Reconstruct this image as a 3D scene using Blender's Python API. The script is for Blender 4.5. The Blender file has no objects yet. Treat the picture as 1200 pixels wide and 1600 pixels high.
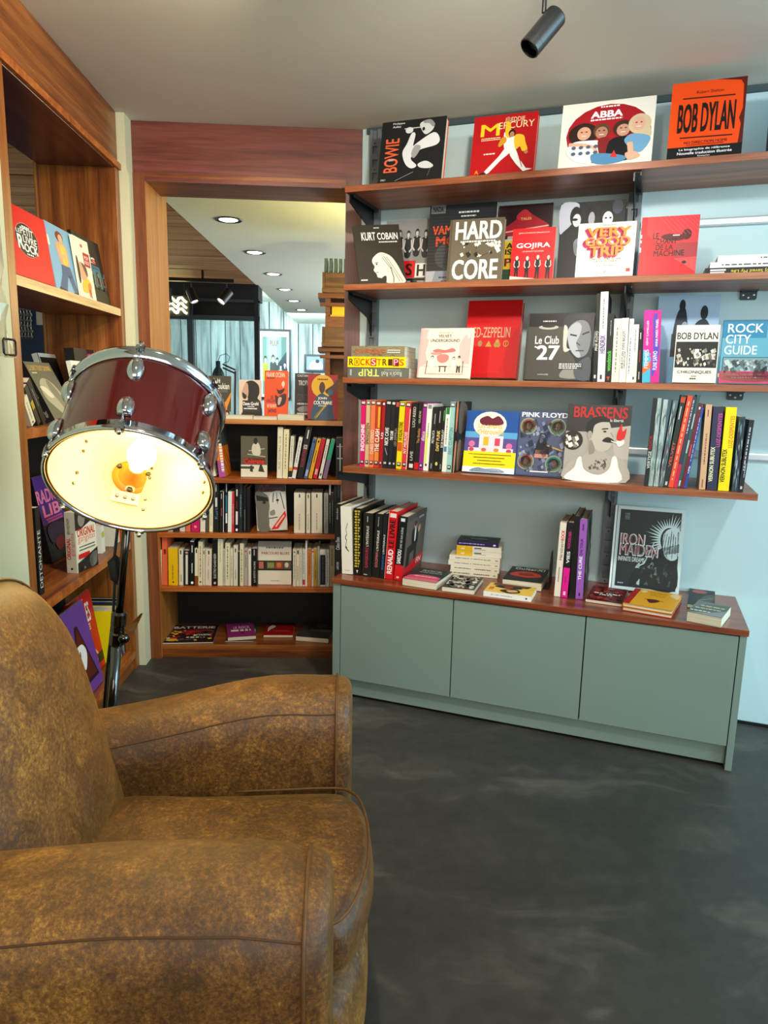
import bpy, math, random
import numpy as np
from math import sin, cos, radians, pi, sqrt
from mathutils import Vector, Matrix
random.seed(7)
SC = bpy.context.scene
COL = SC.collection

# ---------------------------------------------------------------- camera
F = 1093.8; PIT = radians(10.209); ROLL = radians(1.3004); YAW = radians(2.95); EYE = 1.25
def ray(x, y):
    X = (x-600)/F; Y = (y-800)/F
    xc = cos(ROLL)*X+sin(ROLL)*Y; yc = -sin(ROLL)*X+cos(ROLL)*Y
    wx = xc; wy = cos(PIT)-yc*sin(PIT); wz = -sin(PIT)-yc*cos(PIT)
    return Vector((wx*cos(YAW)+wy*sin(YAW), -wx*sin(YAW)+wy*cos(YAW), wz))
CAM = Vector((0, 0, EYE))
def proj(P):
    d = P-CAM
    wx = d.x*cos(YAW)-d.y*sin(YAW); wy = d.x*sin(YAW)+d.y*cos(YAW); wz = d.z
    zc = wy*cos(PIT)-wz*sin(PIT); yc = -wy*sin(PIT)-wz*cos(PIT)
    return (600+F*(cos(ROLL)*wx-sin(ROLL)*yc)/zc, 800+F*(sin(ROLL)*wx+cos(ROLL)*yc)/zc)
fw = ray(600, 800); ex = ray(600+F, 800)-fw; ed = ray(600, 800+F)-fw
cd = bpy.data.cameras.new('camera'); cam = bpy.data.objects.new('camera', cd); COL.objects.link(cam)
cd.sensor_fit = 'VERTICAL'; cd.sensor_height = 36; cd.lens = 36*F/1600; cd.clip_start = .02
m = Matrix((ex, -ed, -fw)).transposed().to_4x4(); m.translation = CAM; cam.matrix_world = m
SC.camera = cam

# ---------------------------------------------------------------- world, lights, exposure
W = bpy.data.worlds.new('world'); SC.world = W; W.use_nodes = True
W.node_tree.nodes['Background'].inputs[0].default_value = (.98, .97, .95, 1)
W.node_tree.nodes['Background'].inputs[1].default_value = .42
SC.view_settings.view_transform = 'Standard'; SC.view_settings.look = 'None'
SC.view_settings.gamma = 1; SC.view_settings.exposure = 0.0; SC.view_settings.use_curve_mapping = False
def area(name, loc, to, sx, sy, power, col):
    l = bpy.data.lights.new(name, 'AREA'); l.shape = 'RECTANGLE'; l.size = sx; l.size_y = sy; l.energy = power; l.color = col
    o = bpy.data.objects.new(name, l); COL.objects.link(o); o.location = loc
    o.rotation_euler = (Vector(to)-Vector(loc)).to_track_quat('-Z', 'Y').to_euler(); return o
def spot(name, loc, to, power, col, ang=70, blend=.6, r=.03):
    l = bpy.data.lights.new(name, 'SPOT'); l.energy = power; l.color = col; l.spot_size = radians(ang); l.spot_blend = blend; l.shadow_soft_size = r
    o = bpy.data.objects.new(name, l); COL.objects.link(o); o.location = loc
    o.rotation_euler = (Vector(to)-Vector(loc)).to_track_quat('-Z', 'Y').to_euler(); return o
def bulb_light(name, loc, power, col, r=.04):
    l = bpy.data.lights.new(name, 'POINT'); l.energy = power; l.color = col; l.shadow_soft_size = r
    o = bpy.data.objects.new(name, l); COL.objects.link(o); o.location = loc; return o
area('window_daylight', (3.6, .3, 1.5), (1.2, 2.4, 1.1), 2.2, 1.8, 118, (.50, .84, 1.0))
area('shop_window_behind', (.3, -2.6, 1.7), (.2, 3, 1.0), 3.0, 1.6, 66, (1.0, .94, .84))
spot('ceiling_spot_wall', (.35, 1.35, 2.15), (.15, 2.9, 1.2), 62, (1.0, .90, .74), 110, .8, .05)
spot('ceiling_spot_wall.001', (1.2, .9, 2.15), (1.1, 2.6, 1.2), 42, (.90, .97, 1.0), 110, .8, .05)
spot('ceiling_spot_bookcase', (-.35, 1.9, 2.2), (-.45, 3.2, .8), 27, (1.0, .84, .58), 100, .7, .04)
spot('ceiling_spot_shelves', (-.15, 1.7, 2.2), (-1.2, 2.6, 1.6), 24, (1.0, .84, .58), 105, .7, .04)
spot('ceiling_spot_armchair', (-.05, .95, 2.2), (-.35, 1.05, .5), 60, (1.0, .82, .5), 78, .7, .03)
area('back_room_daylight', (-1.2, 10.6, 2.0), (-1.0, 12.6, 1.2), 3.0, .4, 95, (.72, .93, 1.0))
area('back_room_fill', (1.9, 7.0, 1.2), (-1.5, 6.6, 1.5), 4.0, 1.4, 170, (.92, .97, 1.0))
area('back_room_side_fill', (-4.4, 5.0, 1.4), (-1, 5.0, 1.6), 2.0, 1.4, 35, (.95, .97, 1.0))  # added fill light from the unseen left side, no window there
bulb_light('counter_lamp', (.45, 4.25, 1.75), 44, (1.0, .84, .34), .06)

# ---------------------------------------------------------------- helpers
def lin(h):
    if not isinstance(h, str): return h
    h = h.lstrip('#')
    if len(h) == 3: h = ''.join(c*2 for c in h)
    v = [int(h[i:i+2], 16)/255 for i in (0, 2, 4)]
    return tuple(c/12.92 if c <= .04045 else ((c+.055)/1.055)**2.4 for c in v)+(1.0,)
def set_props(o, label=None, cat=None, group=None, kind=None):
    for k, v in (('label', label), ('category', cat), ('group', group), ('kind', kind)):
        if v: o[k] = v
    return o
def empty(name, loc=(0, 0, 0), rz=0.0, label=None, cat=None, group=None, mat=None, kind=None):
    o = bpy.data.objects.new(name, None); COL.objects.link(o); o.empty_display_size = .05
    if mat is not None: o.matrix_world = mat
    else: o.location = loc; o.rotation_euler = (0, 0, rz)
    return set_props(o, label, cat, group, kind)

class MB:
    def __init__(s): s.v = []; s.f = []; s.m = []; s.c = []
    def quad(s, a, b, c, d, col=None, mi=0): s.poly((a, b, c, d), col, mi)
    def poly(s, pts, col=None, mi=0):
        n = len(s.v); s.v += [tuple(p) for p in pts]; s.f.append(tuple(range(n, n+len(pts)))); s.m.append(mi); s.c.append(lin(col) if col else (1, 1, 1, 1))
    def box(s, x0, y0, z0, x1, y1, z1, col=None, mi=0):
        if x0 > x1: x0, x1 = x1, x0
        if y0 > y1: y0, y1 = y1, y0
        if z0 > z1: z0, z1 = z1, z0
        n = len(s.v)
        s.v += [(x0, y0, z0), (x1, y0, z0), (x1, y1, z0), (x0, y1, z0), (x0, y0, z1), (x1, y0, z1), (x1, y1, z1), (x0, y1, z1)]
        s.f += [tuple(n+i for i in q) for q in ((0, 3, 2, 1), (4, 5, 6, 7), (0, 1, 5, 4), (1, 2, 6, 5), (2, 3, 7, 6), (3, 0, 4, 7))]
        s.m += [mi]*6; s.c += [lin(col) if col else (1, 1, 1, 1)]*6; return s
    def prism(s, pts, y0, y1, col=None, mi=0, ax='y'):
        """polygon pts (a,b) extruded along axis ax"""
        def P(a, b, t): return {'y': (a, t, b), 'x': (t, a, b), 'z': (a, b, t)}[ax]
        n = len(s.v); k = len(pts)
        s.v += [P(a, b, y0) for a, b in pts]+[P(a, b, y1) for a, b in pts]
        fs = [tuple(n+i for i in range(k)), tuple(n+k+i for i in reversed(range(k)))]+[(n+i, n+k+i, n+k+(i+1) % k, n+(i+1) % k) for i in range(k)]
        s.f += fs; s.m += [mi]*len(fs); s.c += [lin(col) if col else (1, 1, 1, 1)]*len(fs); return s
    def loft(s, rings, cap0=True, cap1=True, closed=True, col=None, mi=0):
        n = len(s.v); k = len(rings[0])
        for r in rings: s.v += [tuple(p) for p in r]
        fs = []
        for i in range(len(rings)-1):
            for j in range(k if closed else k-1):
                a = n+i*k+j; b = n+i*k+(j+1) % k
                fs.append((a, b, b+k, a+k))
        if cap0: fs.append(tuple(n+j for j in reversed(range(k))))
        if cap1: fs.append(tuple(n+(len(rings)-1)*k+j for j in range(k)))
        s.f += fs; s.m += [mi]*len(fs); s.c += [lin(col) if col else (1, 1, 1, 1)]*len(fs); return s
    def tube(s, pts, r, n=8, col=None, mi=0, cap=True):
        pts = [Vector(p) for p in pts]; rs = r if isinstance(r, (list, tuple)) else [r]*len(pts)
        rings = []; up = None
        for i, p in enumerate(pts):
            t = (pts[min(i+1, len(pts)-1)]-pts[max(i-1, 0)]).normalized()
            if up is None: up = Vector((0, 0, 1)) if abs(t.z) < .9 else Vector((1, 0, 0))
            a = t.cross(up).normalized(); b = a.cross(t).normalized(); up = b
            rings.append([p+a*rs[i]*cos(2*pi*j/n)+b*rs[i]*sin(2*pi*j/n) for j in range(n)])
        return s.loft(rings, cap, cap, True, col, mi)
    def lathe(s, prof, n=24, M=None, col=None, mi=0, cap0=False, cap1=False):
        """prof list of (r,h); axis z, transformed by M"""
        M = M or Matrix()
        rings = [[M @ Vector((r*cos(2*pi*j/n), r*sin(2*pi*j/n), h)) for j in range(n)] for r, h in prof]
        return s.loft(rings, cap0, cap1, True, col, mi)
    def build(s, name, mats, parent=None, smooth=False, bevel=0, kind=None):
        me = bpy.data.meshes.new(name); me.from_pydata(s.v, [], s.f)
        if not isinstance(mats, (list, tuple)): mats = [mats]
        for mt in mats: me.materials.append(mt)
        if any(s.m): me.polygons.foreach_set('material_index', s.m)
        if any(c != (1, 1, 1, 1) for c in s.c):
            at = me.attributes.new('Col', 'FLOAT_COLOR', 'CORNER')
            lt = np.repeat(np.array(s.c, dtype=np.float32), [len(f) for f in s.f], axis=0)
            at.data.foreach_set('color', lt.ravel())
        if smooth: me.polygons.foreach_set('use_smooth', [True]*len(me.polygons))
        me.update()
        o = bpy.data.objects.new(name, me); COL.objects.link(o)
        if parent: o.parent = parent
        if bevel:
            b = o.modifiers.new('bevel', 'BEVEL'); b.width = bevel; b.segments = 2; b.limit_method = 'ANGLE'; b.angle_limit = radians(40); b.harden_normals = False
        if kind: o['kind'] = kind
        return o

# ---------------------------------------------------------------- materials
def newmat(name):
    m = bpy.data.materials.new(name); m.use_nodes = True
    nt = m.node_tree; return m, nt, nt.nodes['Principled BSDF']
def plain(name, col, rough=.5, metal=0, spec=.5, coat=0, bump=0, bscale=200, var=0, vscale=8, emit=None, estr=0):
    m, nt, b = newmat(name); b.inputs['Base Color'].default_value = lin(col); b.inputs['Roughness'].default_value = rough
    b.inputs['Metallic'].default_value = metal; b.inputs['Specular IOR Level'].default_value = spec; b.inputs['Coat Weight'].default_value = coat
    if emit: b.inputs['Emission Color'].default_value = lin(emit); b.inputs['Emission Strength'].default_value = estr
    tc = nt.nodes.new('ShaderNodeTexCoord')
    if var:
        n = nt.nodes.new('ShaderNodeTexNoise'); n.inputs['Scale'].default_value = vscale; n.inputs['Detail'].default_value = 5
        nt.links.new(tc.outputs['Object'], n.inputs['Vector'])
        h = nt.nodes.new('ShaderNodeHueSaturation'); h.inputs['Color'].default_value = lin(col)
        mr = nt.nodes.new('ShaderNodeMapRange'); mr.inputs['From Min'].default_value = .3; mr.inputs['From Max'].default_value = .7
        mr.inputs['To Min'].default_value = 1-var; mr.inputs['To Max'].default_value = 1+var
        nt.links.new(n.outputs['Fac'], mr.inputs['Value']); nt.links.new(mr.outputs[0], h.inputs['Value']); nt.links.new(h.outputs[0], b.inputs['Base Color'])
    if bump:
        n = nt.nodes.new('ShaderNodeTexNoise'); n.inputs['Scale'].default_value = bscale; n.inputs['Detail'].default_value = 3
        nt.links.new(tc.outputs['Object'], n.inputs['Vector'])
        bp = nt.nodes.new('ShaderNodeBump'); bp.inputs['Strength'].default_value = bump; bp.inputs['Distance'].default_value = .002
        nt.links.new(n.outputs['Fac'], bp.inputs['Height']); nt.links.new(bp.outputs[0], b.inputs['Normal'])
    return m
def wood(name, c0, c1, c2, axis='x', rough=.38, scale=1.0, coat=.15, knots=False):
    """grain stretched along axis, in the object's own coordinates"""
    m, nt, b = newmat(name); N = nt.nodes.new; L = nt.links.new
    tc = N('ShaderNodeTexCoord'); mp = N('ShaderNodeMapping'); L(tc.outputs['Object'], mp.inputs['Vector'])
    s = [26*scale]*3; s['xyz'.index(axis)] = 1.4*scale; mp.inputs['Scale'].default_value = s
    oi = N('ShaderNodeObjectInfo'); ml = N('ShaderNodeMath'); ml.operation = 'MULTIPLY'; ml.inputs[1].default_value = 37.0
    L(oi.outputs['Random'], ml.inputs[0]); L(ml.outputs[0], mp.inputs['Location'])
    n1 = N('ShaderNodeTexNoise'); n1.inputs['Scale'].default_value = 1.0; n1.inputs['Detail'].default_value = 7; n1.inputs['Roughness'].default_value = .62; n1.inputs['Distortion'].default_value = .5
    L(mp.outputs[0], n1.inputs['Vector'])
    mp2 = N('ShaderNodeMapping'); L(tc.outputs['Object'], mp2.inputs['Vector']); s2 = [170*scale]*3; s2['xyz'.index(axis)] = 9*scale; mp2.inputs['Scale'].default_value = s2
    n2 = N('ShaderNodeTexNoise'); n2.inputs['Scale'].default_value = 1.0; n2.inputs['Detail'].default_value = 3; L(mp2.outputs[0], n2.inputs['Vector'])
    mx = N('ShaderNodeMath'); mx.operation = 'MULTIPLY_ADD'; mx.inputs[1].default_value = .35; L(n2.outputs['Fac'], mx.inputs[0]); L(n1.outputs['Fac'], mx.inputs[2])
    cr = N('ShaderNodeValToRGB'); L(mx.outputs[0], cr.inputs['Fac']); e = cr.color_ramp.elements
    e[0].position = .46; e[0].color = lin(c0); e[1].position = .88; e[1].color = lin(c2); k = e.new(.66); k.color = lin(c1)
    L(cr.outputs[0], b.inputs['Base Color']); b.inputs['Roughness'].default_value = rough; b.inputs['Coat Weight'].default_value = coat; b.inputs['Coat Roughness'].default_value = .3
    bp = N('ShaderNodeBump'); bp.inputs['Strength'].default_value = .12; bp.inputs['Distance'].default_value = .002; L(mx.outputs[0], bp.inputs['Height']); L(bp.outputs[0], b.inputs['Normal'])
    return m
def mahog(axis): return wood('mahogany_grain_'+axis, '#552608', '#834415', '#a5652b', axis)
WX, WY, WZ = mahog('x'), mahog('y'), mahog('z')
WRED = wood('red_mahogany_fascia', '#4a1d14', '#6d3125', '#824236', 'x', .45)
WSOF = wood('red_mahogany_soffit', '#3c1815', '#54261f', '#6a3830', 'y', .3)
WLIT = wood('light_oak_edge', '#8a4f16', '#b87a33', '#d39c55', 'z', .45)
WEDG = wood('pale_shelf_edge', '#b58a50', '#d6b37c', '#e4c898', 'y', .5)
WFR = wood('shelf_front_wood', '#7a360c', '#a85418', '#c47a34', 'x', .4)
M_WALL = plain('wall_paint_blue_grey', '#c4dde0', .62, var=.03, vscale=2.5, bump=.05)
M_CREAM = plain('wall_paint_cream', '#d6d0ac', .7, var=.03, vscale=3)
M_CEIL = plain('ceiling_paint', '#e2ddcc', .8, var=.02, vscale=2)
M_BCEIL = plain('back_ceiling_paint', '#e2e6d6', .8)
M_CAB = plain('cabinet_sage_lacquer', '#7f9186', .42, spec=.4, var=.02, vscale=3)
M_BLK = plain('black_painted_metal', '#0d0f12', .35, spec=.5)
M_RAIL = plain('grey_steel_rail', '#70777c', .5, metal=.2)
M_ALU = plain('brushed_aluminium', '#c5ced2', .35, metal=.3)
M_CHR = plain('chrome', '#c9ccd2', .08, metal=1)
M_CHRD = plain('dark_chrome', '#57554f', .14, metal=1)
M_DARK = plain('dark_back_board', '#14130f', .6)
M_BEAM = plain('dark_blue_black_panel', '#0c151c', .5)
M_FRM = plain('grey_metal_frame', '#3a474e', .45, metal=.2)
M_SCREW = plain('zinc_screw', '#c8c8c8', .3, metal=1)
def cover_mat():
    m, nt, b = newmat('printed_cover'); a = nt.nodes.new('ShaderNodeAttribute'); a.attribute_name = 'Col'
    nt.links.new(a.outputs['Color'], b.inputs['Base Color']); b.inputs['Roughness'].default_value = .42; b.inputs['Specular IOR Level'].default_value = .35; return m
M_COV = cover_mat()
def paper_mat():
    m, nt, b = newmat('page_edges'); N = nt.nodes.new; L = nt.links.new
    tc = N('ShaderNodeTexCoord'); mp = N('ShaderNodeMapping'); mp.inputs['Scale'].default_value = (3, 900, 3); L(tc.outputs['Object'], mp.inputs['Vector'])
    n = N('ShaderNodeTexNoise'); n.inputs['Scale'].default_value = 1; L(mp.outputs[0], n.inputs['Vector'])
    cr = N('ShaderNodeValToRGB'); cr.color_ramp.elements[0].position = .35; cr.color_ramp.elements[0].color = lin('#b7aa8a'); cr.color_ramp.elements[1].position = .6; cr.color_ramp.elements[1].color = lin('#efe7cf')
    L(n.outputs['Fac'], cr.inputs['Fac']); L(cr.outputs[0], b.inputs['Base Color']); b.inputs['Roughness'].default_value = .8; return m
M_PAGE = paper_mat()
def floor_mat():
    m, nt, b = newmat('waxed_concrete'); N = nt.nodes.new; L = nt.links.new
    tc = N('ShaderNodeTexCoord')
    w = N('ShaderNodeTexNoise'); w.inputs['Scale'].default_value = 1.3; w.inputs['Detail'].default_value = 3; L(tc.outputs['Object'], w.inputs['Vector'])
    va = N('ShaderNodeVectorMath'); va.operation = 'MULTIPLY_ADD'; va.inputs[1].default_value = (.7, .7, .7); L(w.outputs['Color'], va.inputs[0]); L(tc.outputs['Object'], va.inputs[2])
    mp = N('ShaderNodeMapping'); mp.inputs['Scale'].default_value = (1.0, 2.6, 1); mp.inputs['Rotation'].default_value = (0, 0, .5); L(va.outputs[0], mp.inputs['Vector'])
    n = N('ShaderNodeTexNoise'); n.inputs['Scale'].default_value = 1.7; n.inputs['Detail'].default_value = 10; n.inputs['Roughness'].default_value = .6; n.inputs['Distortion'].default_value = .7; L(mp.outputs[0], n.inputs['Vector'])
    cr = N('ShaderNodeValToRGB'); e = cr.color_ramp.elements; e[0].position = .30; e[0].color = lin('#302e2a'); e[1].position = .74; e[1].color = lin('#5f5a50'); k = e.new(.54); k.color = lin('#3c3935')
    L(n.outputs['Fac'], cr.inputs['Fac'])
    v = N('ShaderNodeTexNoise'); v.inputs['Scale'].default_value = 26; v.inputs['Detail'].default_value = 4; L(tc.outputs['Object'], v.inputs['Vector'])
    mr = N('ShaderNodeMapRange'); mr.inputs['From Min'].default_value = .3; mr.inputs['From Max'].default_value = .7; mr.inputs['To Min'].default_value = .85; mr.inputs['To Max'].default_value = 1.15; L(v.outputs['Fac'], mr.inputs['Value'])
    mm = N('ShaderNodeVectorMath'); mm.operation = 'SCALE'; L(cr.outputs[0], mm.inputs[0]); L(mr.outputs[0], mm.inputs['Scale'])
    sp = N('ShaderNodeTexVoronoi'); sp.inputs['Scale'].default_value = 2.2; sp.inputs['Randomness'].default_value = 1; L(tc.outputs['Object'], sp.inputs['Vector'])
    lt = N('ShaderNodeMath'); lt.operation = 'LESS_THAN'; lt.inputs[1].default_value = .012; L(sp.outputs['Distance'], lt.inputs[0])
    mxx = N('ShaderNodeMix'); mxx.data_type = 'RGBA'; L(lt.outputs[0], mxx.inputs[0]); L(mm.outputs[0], mxx.inputs[6]); mxx.inputs[7].default_value = lin('#8f8f8c'); L(mxx.outputs[2], b.inputs['Base Color'])
    r = N('ShaderNodeMapRange'); r.inputs['To Min'].default_value = .42; r.inputs['To Max'].default_value = .6; L(n.outputs['Fac'], r.inputs['Value']); L(r.outputs[0], b.inputs['Roughness'])
    bp = N('ShaderNodeBump'); bp.inputs['Strength'].default_value = .15; bp.inputs['Distance'].default_value = .004; L(n.outputs['Fac'], bp.inputs['Height']); L(bp.outputs[0], b.inputs['Normal'])
    return m
M_FLOOR = floor_mat()
def suede_mat(name='worn_suede', bias=0.0):
    m, nt, b = newmat(name); N = nt.nodes.new; L = nt.links.new
    tc = N('ShaderNodeTexCoord')
    w = N('ShaderNodeTexNoise'); w.inputs['Scale'].default_value = 3.2; w.inputs['Detail'].default_value = 3; w.inputs['Distortion'].default_value = .4; L(tc.outputs['Object'], w.inputs['Vector'])
    g = N('ShaderNodeTexNoise'); g.inputs['Scale'].default_value = 14; g.inputs['Detail'].default_value = 10; g.inputs['Roughness'].default_value = .8; g.inputs['Distortion'].default_value = .8; L(tc.outputs['Object'], g.inputs['Vector'])
    f = N('ShaderNodeTexNoise'); f.inputs['Scale'].default_value = 150; f.inputs['Detail'].default_value = 6; f.inputs['Roughness'].default_value = .8; L(tc.outputs['Object'], f.inputs['Vector'])
    a = N('ShaderNodeMath'); a.operation = 'MULTIPLY_ADD'; a.inputs[1].default_value = .80; wm = N('ShaderNodeMath'); wm.operation = 'MULTIPLY'; wm.inputs[1].default_value = .5; L(w.outputs['Fac'], wm.inputs[0]); L(g.outputs['Fac'], a.inputs[0]); L(wm.outputs[0], a.inputs[2])
    c = N('ShaderNodeMath'); c.operation = 'MULTIPLY_ADD'; c.inputs[1].default_value = .95; L(f.outputs['Fac'], c.inputs[0]); L(a.outputs[0], c.inputs[2])
    cr = N('ShaderNodeValToRGB'); e = cr.color_ramp.elements; e[0].position = .74+bias; e[0].color = lin('#43270c'); e[1].position = 1.0; e[1].color = lin('#a8762e')
    for p, h in ((.84+bias, '#653d10'), (.93+bias, '#82561c')): k = e.new(min(p, .995)); k.color = lin(h)
    sb = N('ShaderNodeMapRange'); sb.inputs['From Min'].default_value = .95; sb.inputs['From Max'].default_value = 1.38; sb.inputs['To Min'].default_value = .70; sb.inputs['To Max'].default_value = 1.05; L(c.outputs[0], sb.inputs['Value']); L(sb.outputs[0], cr.inputs['Fac']); L(cr.outputs[0], b.inputs['Base Color'])
    r = N('ShaderNodeMapRange'); r.inputs['From Min'].default_value = .9; r.inputs['From Max'].default_value = 1.35; r.inputs['To Min'].default_value = .33; r.inputs['To Max'].default_value = .58; L(c.outputs[0], r.inputs['Value']); L(r.outputs[0], b.inputs['Roughness'])
    b.inputs['Specular IOR Level'].default_value = .55; b.inputs['Sheen Weight'].default_value = .25; b.inputs['Sheen Roughness'].default_value = .5; b.inputs['Sheen Tint'].default_value = lin('#d9a860')
    bp = N('ShaderNodeBump'); bp.inputs['Strength'].default_value = .5; bp.inputs['Distance'].default_value = .004; L(g.outputs['Fac'], bp.inputs['Height'])
    bp2 = N('ShaderNodeBump'); bp2.inputs['Strength'].default_value = .35; bp2.inputs['Distance'].default_value = .0015; L(f.outputs['Fac'], bp2.inputs['Height']); L(bp.outputs[0], bp2.inputs['Normal']); L(bp2.outputs[0], b.inputs['Normal'])
    return m
M_SUEDE = suede_mat(); M_SEAM = plain('stitched_seam', '#4a2b0c', .7)
M_PIPE = plain('piping_leather', '#5e3a12', .55, var=.2, vscale=60)
def wash_mat():
    m, nt, b = newmat('whitewashed_plank'); N = nt.nodes.new; L = nt.links.new
    tc = N('ShaderNodeTexCoord'); oi = N('ShaderNodeObjectInfo'); mp = N('ShaderNodeMapping'); mp.inputs['Scale'].default_value = (9, 9, .9); L(tc.outputs['Object'], mp.inputs['Vector'])
    ml = N('ShaderNodeMath'); ml.operation = 'MULTIPLY'; ml.inputs[1].default_value = 50; L(oi.outputs['Random'], ml.inputs[0]); L(ml.outputs[0], mp.inputs['Location'])
    n = N('ShaderNodeTexNoise'); n.inputs['Scale'].default_value = 1; n.inputs['Detail'].default_value = 7; n.inputs['Distortion'].default_value = 1.2; L(mp.outputs[0], n.inputs['Vector'])
    cr = N('ShaderNodeValToRGB'); e = cr.color_ramp.elements; e[0].position = .35; e[0].color = lin('#7f8a88'); e[1].position = .7; e[1].color = lin('#cfd8d4'); k = e.new(.5); k.color = lin('#b0bbb6')
    L(n.outputs['Fac'], cr.inputs['Fac'])
    h = N('ShaderNodeHueSaturation'); mr = N('ShaderNodeMapRange'); mr.inputs['To Min'].default_value = .75; mr.inputs['To Max'].default_value = 1.15; L(oi.outputs['Random'], mr.inputs['Value']); L(mr.outputs[0], h.inputs['Value']); L(cr.outputs[0], h.inputs['Color']); L(h.outputs[0], b.inputs['Base Color']); b.inputs['Roughness'].default_value = .7
    return m
M_WASH = wash_mat()
M_PLANK = wood('ceiling_plank_wood', '#6e4a2c', '#9b7048', '#b98e62', 'x', .6, .5, 0)
def glass_mat(name, col, rough=.02, alpha=.12):
    m, nt, b = newmat(name); N = nt.nodes.new; L = nt.links.new
    t = N('ShaderNodeBsdfTransparent'); t.inputs[0].default_value = lin(col); g = N('ShaderNodeBsdfGlossy'); g.inputs['Roughness'].default_value = rough
    fr = N('ShaderNodeFresnel'); fr.inputs[0].default_value = 1.45; mr = N('ShaderNodeMapRange'); mr.inputs['To Min'].default_value = alpha*.4; mr.inputs['To Max'].default_value = 1; L(fr.outputs[0], mr.inputs['Value'])
    mx = N('ShaderNodeMixShader'); L(mr.outputs[0], mx.inputs[0]); L(t.outputs[0], mx.inputs[1]); L(g.outputs[0], mx.inputs[2]); L(mx.outputs[0], nt.nodes['Material Output'].inputs['Surface'])
    return m
M_GLASS = glass_mat('window_glass', '#eef6f8')
M_BAG = glass_mat('clear_plastic_film', '#efe6c8', .16, .9)
_nt = M_BAG.node_tree; _d = _nt.nodes.new('ShaderNodeBsdfDiffuse'); _d.inputs[0].default_value = lin('#e9dfbc'); _m = _nt.nodes.new('ShaderNodeMixShader'); _m.inputs[0].default_value = .30
_o = _nt.nodes['Material Output']; _src = _o.inputs['Surface'].links[0].from_socket; _nt.links.new(_src, _m.inputs[1]); _nt.links.new(_d.outputs[0], _m.inputs[2]); _nt.links.new(_m.outputs[0], _o.inputs['Surface'])

# ---------------------------------------------------------------- local frames of the three book walls
AR = radians(66.76)
class Fr:
    def __init__(s, lx, rz): s.lx = Vector(lx); s.ly = Vector((0, 0, 1)).cross(s.lx); s.rz = rz
    def P(s, a, c, z): return s.lx*a+s.ly*c+Vector((0, 0, z))      # a along the wall, c depth (away from the viewer), z up
    def on(s, px, py, c):
        r = ray(px, py); t = (c-CAM.dot(s.ly))/r.dot(s.ly); return CAM+r*t
    def at(s, px, c, z):
        a0, a1 = -4.0, 4.0
        # projected x is monotonic in a over the visible part: secant on a linear-fractional function
        a = 0.0; b = .2
        def f(q): return proj(s.P(q, c, z))[0]-px
        fa, fb = f(a), f(b)
        for _ in range(30):
            if abs(fb-fa) < 1e-9: break
            a, b = b, b-fb*(b-a)/(fb-fa); fa, fb = fb, f(b)
            if abs(fb) < 1e-4: break
        return s.P(b, c, z)
RW = Fr((sin(AR), -cos(AR), 0), AR-pi/2)     # right wall (depth of wall plane c=2.85)
FW = Fr((1, 0, 0), 0)                        # doorway wall, c = Y
LW = Fr((0, 1, 0), pi/2)                     # left wall unit, ly=(-1,0,0): c = -X
WALLC = 2.85
def onz(px, py, z):
    r = ray(px, py); return CAM+r*((z-EYE)/r.z)
def world_to(mat, pts): return [mat.inverted() @ Vector(p) for p in pts]
def frmat(fr, a, c, z): 
    m = Matrix.Rotation(fr.rz, 4, 'Z'); m.translation = fr.P(a, c, z); return m

# ================================================================ SETTING
def sbox(name, x0, y0, z0, x1, y1, z1, mat, parent=None, bevel=0):
    """box whose object origin is its lower corner, so the grain runs in its own coordinates"""
    b = MB(); b.box(0, 0, 0, x1-x0, y1-y0, z1-z0); o = b.build(name, mat, parent, bevel=bevel); o.location = (x0, y0, z0)
    if parent is None: o['kind'] = 'structure'
    return o
CZ = 2.275
sbox('floor', -5, -4, -.1, 5, 14, 0, M_FLOOR)
b = MB(); b.prism([(-1.18, -1.0), (4.2, -1.0), (4.2, 3.34), (-1.18, 3.34)], CZ, CZ+.08, ax='z'); b.build('ceiling', M_CEIL, kind='structure')
xb = lambda y: -1.084+(y-4.364)*.0205
b = MB(); b.prism([(xb(3.34), 3.34), (2.2, 3.34), (2.2, 12.6), (xb(12.6), 12.6)], CZ, CZ+.08, ax='z'); b.build('ceiling_back', M_BCEIL, kind='structure')
o = sbox('ceiling_far', -5, 7.85, 2.62, xb(7.85)+.3, 12.6, 2.7, M_BCEIL)
# plank ceiling of the back room: each plank a piece of its own
pc = empty('ceiling_planks', (0, 0, 0), kind='structure')
y = 2.15; k = 0
rnd = random.Random(3)
me_plank = None
while y < 7.75:
    w = .225; x1 = min(xb(y), -1.10 if y > 3.05 else -1.245)-.003
    L_ = 3.4
    if me_plank is None:
        bb = MB(); bb.box(-L_, 0, 0, 0, w-.008, .03); me_plank = bb.build('plank', M_PLANK, pc, bevel=0); o = me_plank
    else:
        o = bpy.data.objects.new('plank', me_plank.data); COL.objects.link(o); o.parent = pc
    o.location = (xb(y)-.003 if y > 3.34 else -1.245, y, CZ+rnd.uniform(0, .006)); y += w
sbox('ceiling_upper', -5, 2.1, CZ+.04, -1.1, 7.9, CZ+.09, M_BEAM)
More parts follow.
